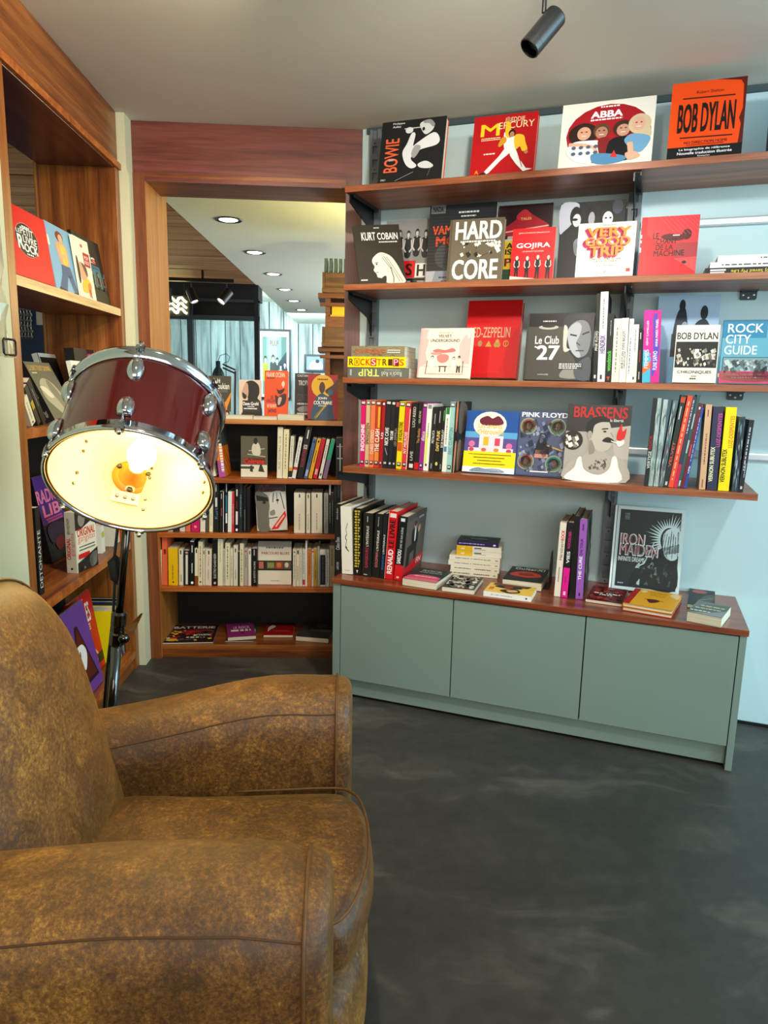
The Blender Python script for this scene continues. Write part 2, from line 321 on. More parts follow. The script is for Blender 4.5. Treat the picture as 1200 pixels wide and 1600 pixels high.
# right wall (runs at an angle to the doorway wall)
b = MB(); b.box(-1.183, 0, 0, 3.3, .08, CZ); w = b.build('wall_right', M_WALL, kind='structure'); w.matrix_world = frmat(RW, 0, WALLC, 0)
b = MB(); b.box(.40, -.006, 0, 3.3, 0, .012); w = b.build('shadow_gap_right', M_BLK, kind='structure'); w.matrix_world = frmat(RW, 0, WALLC-.0005, 0)  # thin black strip standing in for the shadow gap at the floor
b = MB(); b.box(-1.16, -.012, CZ-.022, 3.3, 0, CZ-.001); w = b.build('trim_1', plain('shadow_gap_trim', '#3a4a4e', .7), kind='structure'); w.matrix_world = frmat(RW, 0, WALLC-.0005, 0)
# left wall in front of the wall unit, fascia above
sbox('wall_left', -1.215, -.6, 0, -.921, 2.008, 2.078, M_CREAM)
sbox('trim_2', -1.18, -.6, 2.08, -.926, 2.998, CZ-.001, WY)
sbox('trim_3', -.926, -.6, 2.062, -.912, 3.0, 2.084, WFR)
# cream pillar beside the doorway
sbox('wall_corner', -1.0, 3.001, 0, -.893, 3.083, CZ-.001, M_CREAM)
# portal of the doorway
sbox('trim_4', -.90, 3.084, 2.08, .035, 3.12, CZ-.001, WRED)             # fascia
sbox('trim_5', -.845, 3.084, 2.05, -.029, 3.33, 2.08, mahog('x'))          # header underside board
sbox('trim_6', -.905, 3.084, 0, -.845, 3.42, 2.08, wood('jamb_wood_lit', '#8a4a14', '#b06c28', '#c98a44', 'z', .45))       # left jamb, glow on its inner face painted in as lighter wood
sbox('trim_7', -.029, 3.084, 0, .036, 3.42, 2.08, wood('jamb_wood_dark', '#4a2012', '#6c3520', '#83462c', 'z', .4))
sbox('trim_9', -.902, 3.0795, 0, -.8455, 3.0839, 2.08, wood('jamb_wood_unlit', '#4f220c', '#733714', '#8c4c22', 'z', .45))  # thin added facing: same wood in its darker tone, away from the glow
sbox('trim_8', -.841, 3.078, 2.046, -.045, 3.084, 2.064, WRED)
sbox('wall_front', .036, 3.1, 0, 2.0, 3.4, CZ-.001, M_BCEIL)
# back room shell: plank wall of whitewashed boards
pw = empty('wall_back', (-3.4, 12.5, 0), kind='structure')
me = None
for i in range(22):
    if me is None:
        bb = MB(); bb.box(0, 0, 0, .236, .03, 2.9); o = bb.build('plank', M_WASH, pw); me = o.data
    else: o = bpy.data.objects.new('plank', me); COL.objects.link(o); o.parent = pw
    o.location = (i*.25, rnd.uniform(0, .012), 0)
sbox('wall_far', -5, 12.56, 0, 3, 12.6, 2.9, M_DARK)
sbox('wall_left_back', -4.7, 2.0, 0, -4.6, 12.6, 2.9, M_BCEIL)
sbox('wall_divider', -4.6, 2.0, 0, -1.24, 2.06, CZ, M_CREAM)
sbox('wall_side', 2.0, 3.4, 0, 2.1, 12.5, CZ-.001, M_BCEIL)
# glazed partition with black frame in the back room
PY = 7.8
gp = empty('window_1', (-1.015, PY, 0), kind='structure')
def gbox(name, x0, z0, x1, z1, y0, y1, mat):
    bb = MB(); bb.box(x0+1.015, y0, z0, x1+1.015, y1, z1); return bb.build(name, mat, gp)
gbox('beam', -4.2, 2.12, -.99, CZ+.03, 0, .35, M_BEAM)
gbox('dark_panel', -4.2, 1.95, -1.74, 2.09, .02, .06, M_BEAM); gbox('dark_panel', -1.69, 1.95, -1.03, 2.09, .02, .06, M_BEAM)
gbox('frame_rail', -4.2, 2.09, -.985, 2.12, -.02, .07, M_FRM); gbox('frame_rail', -4.2, 1.905, -.985, 1.95, -.02, .07, M_FRM)
gbox('mullion', -1.745, 0, -1.685, 1.905, -.02, .07, M_FRM); gbox('mullion', -1.745, 1.95, -1.685, 2.09, -.02, .07, M_FRM); gbox('mullion', -1.035, 0, -.985, 2.12, -.022, .072, M_BEAM); gbox('mullion', -2.9, 0, -2.84, 1.905, -.02, .07, M_FRM)
gbox('pane', -1.685, 0, -1.035, 1.905, .02, .026, M_GLASS); gbox('pane', -2.84, 0, -1.745, 1.905, .02, .026, M_GLASS)

# ================================================================ LIGHT FITTINGS OF THE BACK ROOM
M_EMW = plain('lit_downlight', '#ffffff', .5, emit='#fff6e0', estr=7)
M_EMN = plain('lit_sign_tube', '#ffffff', .5, emit='#fff2a8', estr=9)
dl0 = None
names = ['nearest the doorway', 'second from the doorway', 'third from the doorway', 'fourth from the doorway', 'fifth from the doorway', 'farthest from the doorway']
for i, (x, y) in enumerate([(-.792, 4.782), (-.774, 5.897), (-.746, 7.001), (-.735, 8.085), (-.722, 9.156), (-.698, 10.212)]):
    if i == 0:
        t = dl0 = empty('downlight', (x, y, CZ)); bb = MB(); bb.lathe([(.062, 0), (.085, -.006), (.088, -.001), (.085, 0)], 24); bb.lathe([(.062, 0), (.058, -.004)], 24); bb.build('trim_ring', M_BLK, t)
        bb = MB(); bb.lathe([(.0, -.009), (.045, -.008), (.060, -.003)], 24); bb.build('lens', M_EMW, t)
    else:
        t = dl0.copy(); COL.objects.link(t); t.location = (x, y, CZ)
        for ch in dl0.children: c = ch.copy(); COL.objects.link(c); c.parent = t
    set_props(t, 'round recessed ceiling downlight with dark ring, '+names[i], 'downlight', 'downlights in the back room ceiling')
def track_spot(x, y, ztop, dirv, L_, r, label, group=None, stem=.09, lit=True, name='track_spotlight', side=0):
    t = empty(name, (x, y, ztop), label=label, cat='spotlight', group=group)
    d = Vector(dirv).normalized(); j = Vector((0, 0, -stem))
    bb = MB(); bb.tube([(0, 0, 0), j], .006, 8); bb.build('stem', M_BLK, t)
    M = d.to_track_quat('Z', 'Y').to_matrix().to_4x4(); M.translation = j-d*L_*.30+Vector((side, 0, -r*.4))
    bb = MB(); bb.lathe([(.0, 0), (r*.96, 0), (r, r*.08), (r, L_-.02), (r*.985, L_-.018), (r, L_-.016), (r, L_), (r*.86, L_), (r*.84, L_-.012)], 28, M); bb.build('housing', M_BLK, t, smooth=False)
    bb = MB(); bb.lathe([(r*.84, L_-.012), (.0, L_-.014)], 20, M); bb.build('lens', M_EMW if lit else M_BLK, t)
    return t
tr = empty('lighting_track', (-1.35, 6.9, 2.17), label='black ceiling track carrying the spotlights in front of the glass partition', cat='track')
bb = MB(); bb.box(-1.5, -.02, 0, .25, .02, .03); bb.build('rail', M_BLK, tr); 
for hx_ in (-.05, -.9): bb = MB(); bb.box(hx_, -.01, .03, hx_+.02, .01, CZ-2.17); bb.build('hanger', M_BLK, tr)
track_spot(-1.72, 6.9, 2.17, (.05, -.1, -1), .13, .04, 'black track spotlight pointing straight down, left of the track', 'back room track spotlights')
track_spot(-1.50, 6.9, 2.17, (.45, -.25, -1), .13, .04, 'lit black track spotlight tilted right, middle of the track', 'back room track spotlights')
track_spot(-1.17, 6.9, 2.17, (-.55, -.5, -.8), .14, .045, 'black track spotlight tilted left, right end of the track', 'back room track spotlights')
t = empty('neon_sign', (-1.86, 7.55, 1.92), label='glowing yellow-white sign seen at the left edge of the doorway', cat='sign')
bb = MB(); bb.box(-.25, .02, -.01, .19, .04, .20); bb.build('backing', M_BEAM, t)
bb = MB(); bb.tube([(-.2, .03, .19), (-.2, .03, CZ-1.92)], .004, 6); bb.build('hanging_wire', M_BLK, t)
bb = MB(); bb.tube([(.14, .03, .19), (.14, .03, CZ-1.92)], .004, 6); bb.build('hanging_wire', M_BLK, t)
bb = MB()
for k in range(3):
    for s in range(4):
        x0 = -.23+s*.10; z0 = .02+k*.055
        bb.tube([(x0, 0, z0), (x0+.02, 0, z0+.04), (x0+.05, 0, z0+.045), (x0+.08, 0, z0+.01), (x0+.1, 0, z0)], .012, 6)
bb.build('tube', M_EMN, t)
# spotlight near the camera
P0 = onz(850, 17, 2.13)
ax = ray(829, 78)*1.0-ray(868, 29)*1.0
dep = P0.y/ray(850, 17).y
A_ = CAM+ray(826.5, 76.5)*dep; B_ = CAM+ray(870, 24)*dep
t = empty('ceiling_spotlight', (P0.x, P0.y, CZ), label='black cylindrical ceiling spotlight tilted down left, near the top edge', cat='spotlight')
loc = Vector((P0.x, P0.y, CZ)); d = (A_-B_); L_ = d.length; M = d.normalized().to_track_quat('Z', 'Y').to_matrix().to_4x4(); M.translation = B_-loc
r = 17.2*dep/F*1.0
bb = MB(); bb.lathe([(0, 0), (r*.95, 0), (r, .003), (r, L_*.80), (r*.985, L_*.803), (r, L_*.806), (r, L_-.002), (r*.95, L_), (r*.85, L_), (r*.82, L_-.02), (0, L_-.03)], 40, M); bb.build('housing', plain('satin_black_metal', '#0c0e11', .28, spec=.6), t, smooth=False)
bb = MB(); bb.tube([(0, 0, 0), Vector((P0.x, P0.y, P0.z))-loc+Vector((.0, 0, -.004))], .0056, 12); bb.build('stem', M_BLK, t)
bb = MB(); bb.lathe([(0, 0), (.03, 0), (.03, -.01), (0, -.01)], 20); bb.build('ceiling_rose', M_BLK, t)

# ================================================================ WALL UNIT ON THE LEFT
LX = -.921; LD = 1.213
lu = empty('wall_bookcase', (LX, 2.01, 0), label='tall built-in mahogany bookcase on the left wall with pale shelf edges', cat='bookcase')
def lbox(name, x0, y0, z0, x1, y1, z1, mat, bev=.0015):
    bb = MB(); bb.box(0, 0, 0, x1-x0, y1-y0, z1-z0); o = bb.build(name, mat, lu, bevel=bev); o.location = (x0-LX, y0-2.01, z0); return o
lbox('side_panel', -LD, 2.01, 0, LX, 2.056, 2.062, wood('post_wood', '#6b3208', '#94531a', '#b1702c', 'z', .4))
lbox('side_panel', -LD, 2.955, 0, LX, 2.998, 2.062, WZ)
lbox('top_board', -LD, 2.056, 2.06, LX-.006, 2.998, 2.078, WSOF)
for z, em in ((1.530, WEDG), (1.105, WFR), (.573, WFR), (.085, WFR)):
    s = lbox('shelf', -LD, 2.058, z-.028, LX-.008, 2.953, z, mahog('y'))
    bb = MB(); bb.box(0, 0, 0, .006, .893, .028); e = bb.build('edge_strip', em, s); e.location = (LD+LX-.0078, .001, 0)
lbox('plinth', LX-.03, 2.058, 0, LX-.012, 2.953, .056, WY)
lbox('back_panel', -LD-.008, 2.03, 0, -LD, 2.99, 1.10, M_DARK)
lbox('back_panel', -LD-.006, 2.92, 1.10, -LD+.002, 2.99, 2.06, WZ)
# ================================================================ BOOKCASE IN THE DOORWAY
bc = empty('low_bookcase', (-.845, 3.10, 0), label='low dark wooden bookcase filling the doorway, shelves full of books', cat='bookcase')
def bbox_(name, x0, y0, z0, x1, y1, z1, mat, bev=.0012):
    bb = MB(); bb.box(0, 0, 0, x1-x0, y1-y0, z1-z0); o = bb.build(name, mat, bc, bevel=bev); o.location = (x0+.845, y0-3.10, z0); return o
BX0, BX1 = -.8445, -.0295
BZ = [1.093, .832, .583, .332, .056]
for z in BZ[:4]: bbox_('shelf', BX0, 3.10, z-.021, BX1, 3.40, z, WFR if z != 1.093 else wood('bookcase_top_wood', '#8b4a17', '#b06a2a', '#c88a48', 'x', .45))
bbox_('bottom_board', BX0, 3.10, .036, BX1, 3.40, .056, WX)
bbox_('plinth', BX0, 3.094, 0, BX1, 3.106, .036, WX)
bbox_('back_panel', BX0, 3.40, 0, BX1, 3.41, 1.072, M_DARK)
# ================================================================ SAGE CABINET
CF = 2.445
cb = empty('low_cabinet', mat=frmat(RW, -1.112, WALLC, 0), label='long low sage-green cabinet with three plain doors and a wooden top', cat='cabinet')
def cbox(name, a0, c0, z0, a1, c1, z1, mat, bev=.001):
    bb = MB(); bb.box(0, 0, 0, a1-a0, c1-c0, z1-z0); o = bb.build(name, mat, cb, bevel=bev); o.location = (a0+1.112, c0-WALLC, z0); return o
cbox('side_panel', -1.112, CF, 0, -1.081, WALLC-.001, .477, M_CAB); cbox('side_panel', .341, CF, 0, .362, WALLC-.001, .477, M_CAB)
cbox('top', -1.117, CF-.006, .477, .366, WALLC-.001, .498, wood('cabinet_top_wood', '#551f0c', '#80391c', '#9a4f30', 'x', .28, 1, .4), .0015)
for a0, a1 in ((-1.078, -.622), (-.618, -.145), (-.141, .338)): cbox('door', a0, CF, .086, a1, CF+.018, .472, M_CAB, .0012)
cbox('plinth', -1.08, CF+.022, .012, .340, CF+.036, .083, M_CAB); cbox('carcass', -1.08, CF+.04, .012, .340, WALLC-.004, .470, M_BLK, 0)
# ================================================================ RAILS, BRACKETS, SHELVES
def rail(a0, z0, z1, label):
    t = empty('shelf_rail', mat=frmat(RW, a0, WALLC, z0), label=label, cat='rail', group='slotted steel rails on the right wall')
    bb = MB(); h = z1-z0
    bb.box(0, -.024, 0, .0125, -.0005, h); bb.box(.0335, -.024, 0, .046, -.0005, h); bb.box(.0125, -.014, 0, .0335, -.0005, h)
    z = 0
    k = 0
    while z < h-.05:
        bb.box(.0125, -.024, z, .0335, -.014, z+.022); z += .05; k += 1
    bb.build('channel', M_RAIL, t)
    bb = MB(); z = .01
    while z < h-.02: bb.tube([(.023, -.0245, z), (.023, -.026, z)], .003, 6); z += .1
    bb.build('screws', M_BLK, t, kind='stuff')
rail(-1.142, .50, 2.262, 'slotted grey steel wall rail at the left ends of the wall shelves')
rail(-.129, .50, 2.262, 'slotted grey steel wall rail behind the middle of the wall shelves')
def wall_shelf(z, c, a0, a1, label, plate):
    t = empty('wall_shelf', mat=frmat(RW, a0, c, z-.022), label=label, cat='shelf', group='wooden shelves on the right wall')
    bb = MB(); bb.box(0, 0, 0, a1-a0, WALLC-.004-c, .022); bb.build('board', wood('shelf_board', '#6b3014', '#96502a', '#b27046', 'x', .4), t, bevel=.001)
    dd = WALLC-c
    for ra in (-1.119, -.106):
        x = ra-a0; bb = MB()
        bb.prism([(.02, -.001), (.02, -.030), (dd-.075, -.082), (dd-.045, -.105), (dd-.03, -.15), (dd-.027, -.15), (dd-.027, -.001)], x-.002, x+.002, ax='x')
        bb.box(x-.002, .02, -.004, x+.022, dd-.028, -.001); bb.box(x+.019, .02, -.014, x+.022, dd-.028, -.004)
        br = bb.build('bracket', M_BLK, t)
        bb = MB()
        
        for yy in (.09, .21):
            bb = MB(); bb.lathe([(.0, -.006), (.003, -.0055), (.004, -.004)], 8, Matrix.Translation((x+.012, yy, 0))); bb.build('screw', M_SCREW, br)
    if plate is not None:
        x = plate-a0; bb = MB(); bb.prism([(x, 0), (x, -.024), (x+.004, -.030), (x+.05, -.030), (x+.054, -.024), (x+.054, 0)], dd-.004, dd-.001, ax='y'); bb.box(x, dd-.05, -.003, x+.054, dd-.001, 0)
        pl = bb.build('wall_plate', plain('slate_metal_plate', '#2d3f4a', .4, metal=.3), t)
        for sx, sz in ((.010, -.012), (.027, -.021), (.044, -.012)):
            bb = MB(); bb.lathe([(0, .002), (.0035, .0015), (.0045, 0)], 10, Matrix.Translation((x+sx, dd-.004, sz)) @ Matrix.Rotation(pi/2, 4, 'X')); bb.build('screw', M_SCREW, pl)
    return t
SZ = [1.9806, 1.6282, 1.2795, .9378]; SCf = [2.555, 2.555, 2.555, 2.48]
wall_shelf(SZ[0], 2.555, -1.13, .75, 'topmost wooden wall shelf just under the ceiling', None)
wall_shelf(SZ[1], 2.555, -1.13, .75, 'second wooden wall shelf from the ceiling', .27)
wall_shelf(SZ[2], 2.555, -1.13, .75, 'wooden wall shelf at eye level, third from the ceiling', .263)
wall_shelf(SZ[3], 2.48, -1.092, .350, 'lowest and shorter wooden wall shelf, just above the cabinet', None)
for z, n in ((1.842, 'upper'), (1.026, 'lower')):
    t = empty('wall_bar', mat=frmat(RW, -.078, WALLC, z-.013), label=n+' pale aluminium bar fixed along the right wall beside the middle rail', cat='bar')
    bb = MB(); bb.prism([(-.001, 0), (-.001, .027), (-.014, .027), (-.016, .022), (-.016, .005), (-.014, 0)], 0, 1.2, ax='x'); bb.build('bar', M_ALU, t)

# ================================================================ ARMCHAIR
def spline(pts, n):
    """closed Catmull-Rom through pts, n samples per span"""
    out = []; k = len(pts)
    for i in range(k):
        p0, p1, p2, p3 = [Vector(pts[(i+j-1) % k]) for j in range(4)]
        for s in range(n):
            t = s/n; out.append(.5*((2*p1)+(p2-p0)*t+(2*p0-5*p1+4*p2-p3)*t*t+(3*p1-p0-3*p2+p3)*t**3))
    return out
def pillow(out2d, centre, fmap, Tf, Tb, n=2.6, rings=14):
    """inflated closed body over a 2-D outline; fmap(u,v,h)->xyz, h in [-Tb,Tf]"""
    c = Vector(centre); ang = [i/rings for i in range(rings+1)]
    R = []
    def ring(r, h): return [fmap(c.x+(p.x-c.x)*r, c.y+(p.y-c.y)*r, h) for p in out2d]
    seq = []
    for i in range(rings+1):
        a = pi/2*i/rings; seq.append((max(sin(a), .012)**(2/n), -Tb*cos(a)**(2/n) if i < rings else 0))
    for i in range(rings-1, -1, -1):
        a = pi/2*i/rings; seq.append((max(sin(a), .012)**(2/n), Tf*cos(a)**(2/n)))
    return [ring(r, h) for r, h in seq]
chair = empty('armchair', (-.42, 1.14, 0), label='large worn golden-brown suede club armchair in the foreground', cat='armchair')
CO = Vector((-.42, 1.14, 0))
def cbuild(mb, name, mat=M_SUEDE, parent=chair, smooth=True):
    if parent is chair: mb.v = [(x-CO.x, y-CO.y, z) for x, y, z in mb.v]
    else: mb.v = [(x-CO.x, y-CO.y, z) for x, y, z in mb.v]
    return mb.build(name, mat, parent, smooth=smooth)
def smst(t): t = max(0, min(1, t)); return t*t*(3-2*t)
def arm(path, hw_top, sgn, zb=.06):
    """path: list of (x, yc, ztop, halfwidth); sgn=+1: outer side towards +y"""
    rings = []
    NS = 40
    def section(x, yc, zt, hw, sc=1.0, dz=0.0):
        pts = []
        rh = .100
        for j in range(NS):
            t = j/NS
            # outer side up, over the top, inner side down, bottom
            if t < .25: q = t/.25; y = 1.0-.10*(1-smst(q))-.03*sin(pi*q); z = zb+(zt-rh-zb)*q
            elif t < .65:
                q = (t-.25)/.40; a = pi*q; y = (abs(cos(a))**.80)*(1 if cos(a) > 0 else -1); z = zt-rh+rh*(sin(a)**.86)
            elif t < .9: q = (t-.65)/.25; y = -1.0+.10*smst(q)+.03*sin(pi*q); z = zt-rh-(zt-rh-zb)*q
            else: q = (t-.9)/.1; y = -.9+1.8*q; z = zb
            cz = (zt+zb)/2+.12
            pts.append(Vector((x, yc+sgn*y*hw*sc, cz+(z-cz)*(1-(1-sc)*.55)+dz)))
        return pts
    for x, yc, zt, hw in path: rings.append(section(x, yc, zt, hw))
    x, yc, zt, hw = path[-1]
    x0 = rings[0]
    front = []
    for dx, sc in ((.012, .992), (.024, .968), (.033, .925), (.039, .86), (.0425, .74), (.0445, .5), (.045, .2)):
        rings.append(section(x+dx, yc, zt, hw, sc))
    x_, yc_, zt_, hw_ = path[0]
    rings = [section(x_-.03, yc_, zt_, hw_, .7), section(x_-.018, yc_, zt_, hw_, .93)]+rings
    mb = MB(); mb.loft(rings); o = cbuild(mb, 'armrest')
    # piping round the front panel and the long seams
    fr_ = [p+Vector((.004, 0, 0)) for p in section(x+.006, yc, zt+.001, hw*1.012)]
    fr_ = [p for i, p in enumerate(fr_) if i < NS*.9]
    mb = MB(); mb.tube(fr_, .0028, 8); o2 = cbuild(mb, 'piping', M_PIPE, o)
    for j in (13, 23):
        line = []
        for i in range(2, len(rings)-6): line.append(rings[i][j])
        mb = MB(); mb.tube([p+Vector((0, 0, 0)) for p in line], .0016, 6); cbuild(mb, 'seam', M_SEAM, o)
    return o
def wob(x, a, s): return a*sin(x*11+s)+a*.6*sin(x*23+s*2)
near = [(x, .850+.006*(x+.1)-.0, .576+.046*smst((x+.85)/.62)-.018*smst((x+.14)/.12)+wob(x, .0015, 1), .104+wob(x, .001, 2)) for x in [-.88+.05*i for i in range(17)]]+[(-.058, .850, .6085, .103)]
far = [(x, 1.395+.13*(x+.46), .555+.062*smst((x+.62)/.50)-.006*smst((x+.14)/.12)+wob(x, .0015, 3), .098+wob(x, .001, 1)) for x in [-.86+.05*i for i in range(17)]]+[(-.030, 1.450, .612, .097)]
arm(near, .1, -1); arm(far, .1, 1)
# backrest: arch outline in (y, z), leaning back
ol = [(.905, .32), (.90, .50), (.905, .66), (.935, .78), (1.01, .872), (1.13, .912), (1.25, .885), (1.335, .79), (1.372, .66), (1.385, .50), (1.385, .32), (1.14, .26)]
ol = [Vector(p) for p in spline([(a, b, 0) for a, b in ol], 6)]
def fback(y, z, h):
    hb = h
    tuft = .010*math.exp(-((y-1.13)**2)/.03-((z-.62)**2)/.02)
    wr = .004*sin(18*y+9*z)*math.exp(-((z-.55)**2)/.03) if h > 0 else 0
    return (-.515-.20*(z-.42)+hb-tuft*(h > 0)+wr, y, z)
mb = MB(); mb.loft(pillow(ol, (1.14, .60), fback, .085, .14, 2.7, 16)); bk = cbuild(mb, 'backrest')
edge = [Vector(fback(p.x, p.y, .012)) for p in ol[:60]]
mb = MB(); mb.tube([Vector(fback(1.14+(p.x-1.14)*1.004, .6+(p.y-.6)*1.004, .02)) for p in ol[:61]], .0028, 8); cbuild(mb, 'piping', M_PIPE, bk)
# seat cushion: outline in (x, y), rounded front that bulges out
so = [(-.50, .945), (-.30, .950), (-.06, .957), (.000, .975), (.034, 1.06), (.044, 1.16), (.036, 1.26), (.012, 1.325), (-.05, 1.345), (-.30, 1.33), (-.50, 1.315), (-.54, 1.14)]
so = [Vector(p) for p in spline([(a, b, 0) for a, b in so], 6)]
def fseat(x, y, h):
    return (x+.012*(1-abs(h)/.08), y, .365+h+(.012*sin(pi*min(1, max(0, (y-.95)/.39))) if h > 0 else 0)+.003*sin(9*x+14*y)*(h > .05))
mb = MB(); mb.loft(pillow(so, (-.24, 1.145), fseat, .068, .07, 4.2, 14)); sc_ = cbuild(mb, 'seat_cushion')
for h, k in ((.055, 1.0),):
    mb = MB(); mb.tube([Vector(fseat(-.24+(p.x+.24)*.992, 1.145+(p.y-1.145)*.992, h)) for p in so[6:58]], .0028, 8); cbuild(mb, 'piping', M_PIPE, sc_)
# base under the seat with bulging front rail
bo = [(-.78, .93), (-.30, .94), (-.03, .945), (.012, .98), (.040, 1.07), (.048, 1.16), (.042, 1.26), (.018, 1.35), (-.03, 1.375), (-.30, 1.37), (-.78, 1.35)]
bo = [Vector(p) for p in spline([(a, b, 0) for a, b in bo], 5)]
mb = MB(); mb.loft(pillow(bo, (-.36, 1.15), lambda x, y, h: (x, y, .175+h), .125, .115, 6, 12)); cbuild(mb, 'seat_base')
# outside back and feet
mb = MB(); mb.loft(pillow([Vector((.80+(p.x-.90)*1.42, .07+(p.y-.26)*1.12)) for p in ol], (1.14, .45), lambda y, z, h: (-.80-.08*(z-.4)+h, y, max(z, .06)), .10, .06, 4, 10)); cbuild(mb, 'outside_back')
for x, y in ((-.05, .86), (-.02, 1.44), (-.80, .86), (-.80, 1.36)):
    mb = MB(); mb.loft([[(x+r*cos(2*pi*j/12), y+r*sin(2*pi*j/12), z) for j in range(12)] for r, z in ((.016, 0), (.026, .07))]); cbuild(mb, 'foot', WZ)

# ================================================================ DRUM FLOOR LAMP
C0 = CAM+ray(204, 757)*(1.5/ray(204, 757).y)
v = (C0-CAM).normalized()
d1 = (ex-v*ex.dot(v)).normalized(); d2 = v.cross(d1); d2 = d2 if d2.dot(ed) > 0 else -d2
n_o = (v*-.600+(d1*-.225+d2*.974)*.80).normalized()      # out of the open end
aL = -n_o                                                  # towards the closed end
pj = (d1*.974+d2*.225); pj = (pj-n_o*pj.dot(n_o)).normalized()
qj = aL.cross(pj); qj = qj if qj.dot(d2) < 0 else -qj
R0 = 122/F*(C0-CAM).length*.985; LEN = .235
Mt = Matrix((pj, qj, aL)).transposed().to_4x4(); Mt.translation = C0       # drum axes: x=p, y=q, z=into the drum
mount = C0+aL*.12-qj*(R0*.985)
bx = onz(176, 1080, .5); kk = (mount.y+.02)/ray(176, 1080).y; bpt = CAM+ray(176, 1080)*kk
slope = (mount-bpt)/(mount.z-bpt.z); base = bpt-slope*bpt.z
lamp = empty('drum_floor_lamp', (base.x, base.y, 0), label='lit floor lamp made of a dark red drum with chrome hoops on a stand', cat='floor lamp')
LO = Vector((base.x, base.y, 0))
def lb(mb, name, mat, smooth=True, parent=lamp):
    mb.v = [(x-LO.x, y-LO.y, z) for x, y, z in mb.v]; return mb.build(name, mat, parent, smooth=smooth)
def red_mat():
    m, nt, b = newmat('cherry_red_lacquer'); b.inputs['Base Color'].default_value = lin('#4a0205'); b.inputs['Roughness'].default_value = .2; b.inputs['Coat Weight'].default_value = .5; b.inputs['Coat Roughness'].default_value = .05
    b.inputs['Specular IOR Level'].default_value = .6; return m
mb = MB(); mb.lathe([(R0*.955, .012), (R0*.955, LEN-.012)], 72, Mt); shell = lb(mb, 'shell', red_mat())
M_INNER = plain('white_drum_lining', '#f6e6a8', .6)
mb = MB(); mb.lathe([(R0*.945, .004), (R0*.935, LEN-.02), (R0*.6, LEN-.018), (.0, LEN-.018)], 72, Mt); lb(mb, 'lining', M_INNER)
mb = MB(); mb.lathe([(R0*.955, .012), (R0*.955, .002), (R0*.945, .002), (R0*.945, .006)], 72, Mt); lb(mb, 'shell_rim', plain('maple_shell_edge', '#c07a20', .5))
mb = MB(); mb.lathe([(0, LEN+.002), (R0*.97, LEN+.002)], 72, Mt); lb(mb, 'drum_head', plain('coated_drum_head', '#d8d6cc', .5))
hp = [(R0*.962, .026), (R0*.985, .026), (R0*.99, .012), (R0*1.0, .010), (R0*1.012, .006), (R0*1.012, -.001), (R0*.995, -.004), (R0*.975, -.002), (R0*.962, .004), (R0*.962, .026)]
mb = MB(); mb.lathe(hp, 96, Mt); lb(mb, 'hoop', M_CHR)
mb = MB(); mb.lathe([(r, LEN-h) for r, h in hp], 96, Mt); lb(mb, 'hoop', M_CHR)
def lug(phi, far_):
    """tear-shaped lug on the shell with its tension rod and claw"""
    rad = Vector((cos(phi), sin(phi), 0)); tan = Vector((-sin(phi), cos(phi), 0))
    s = (lambda h: LEN-h) if far_ else (lambda h: h)
    rings = []
    for i in range(13):
        t = i/12; h = .040+.052*t
        w = .0185*(max(0, 1-((t-.42)/.60)**2))**.5; hh = .020*(max(0, 1-((t-.35)/.67)**2))**.6
        ring = []
        for j in range(13):
            a = pi*j/12; ring.append(Mt @ (rad*(R0*.952+hh*sin(a))+tan*(w*cos(a))+Vector((0, 0, s(h)))))
        rings.append(ring)
    mb = MB(); mb.loft(rings, True, True); o = lb(mb, 'lug', M_CHR)
    mb = MB(); mb.tube([Mt @ (rad*(R0*.985)+Vector((0, 0, s(.045)))), Mt @ (rad*(R0*1.005)+Vector((0, 0, s(-.004))))], .003, 8)
    mb.tube([Mt @ (rad*(R0*1.005)+Vector((0, 0, s(-.001)))), Mt @ (rad*(R0*1.006)+Vector((0, 0, s(-.014))))], .0052, 8); lb(mb, 'tension_rod', M_CHR, True, o)
    mb = MB()
    cl = [[Mt @ (rad*(R0*rr)+tan*(ww*q)+Vector((0, 0, s(h)))) for rr, q, h in ((.97, -1, -.007), (1.03, -1, -.004), (1.035, -1, .012), (1.035, 1, .012), (1.03, 1, -.004), (.97, 1, -.007))] for ww in (.004, .009)]
    mb.loft(cl); lb(mb, 'claw', M_CHR, False, o)
for k in range(6):
    for fa in (False, True): lug(radians(44+60*k), fa)
# bulb, socket, inside screws and mounting plate
M_BULB = plain('lit_bulb_glass', '#ffffff', .3, emit='#fff0c8', estr=9)
wq0 = Mt @ Vector((0, -R0*.934, .142)); bq = (qj*.985+aL*.0+pj*.10).normalized(); bxx = (pj-bq*pj.dot(bq)).normalized()
Mb = Matrix((bxx, bq.cross(bxx), bq)).transposed().to_4x4(); Mb.translation = wq0
M_AMB = plain('amber_bakelite', '#c07818', .4)
mb = MB(); mb.lathe([(.016, .040), (.017, .052), (.024, .066), (.0315, .082), (.033, .096), (.029, .112), (.017, .124), (0, .128)], 32, Mb); lb(mb, 'bulb', M_BULB)
mb = MB(); mb.lathe([(.034, .005), (.028, .012), (.022, .020), (.0205, .042), (.016, .044)], 28, Mb); lb(mb, 'socket', M_AMB)
mb = MB(); mb.lathe([(.047, -.004), (.047, .004), (.034, .0055), (0, .0055)], 32, Mb); lb(mb, 'socket_plate', M_AMB)
for k in range(3):
    a = radians(30+120*k); mb = MB(); mb.lathe([(.007, .004), (.006, .009), (0, .010)], 10, Mb @ Matrix.Translation((.040*cos(a), .040*sin(a), 0))); lb(mb, 'screw', M_CHRD)
def on_shell(phi, h): return Mt @ Vector((R0*.934*cos(phi), R0*.934*sin(phi), h)), (Mt.to_3x3() @ Vector((-cos(phi), -sin(phi), 0))).normalized()
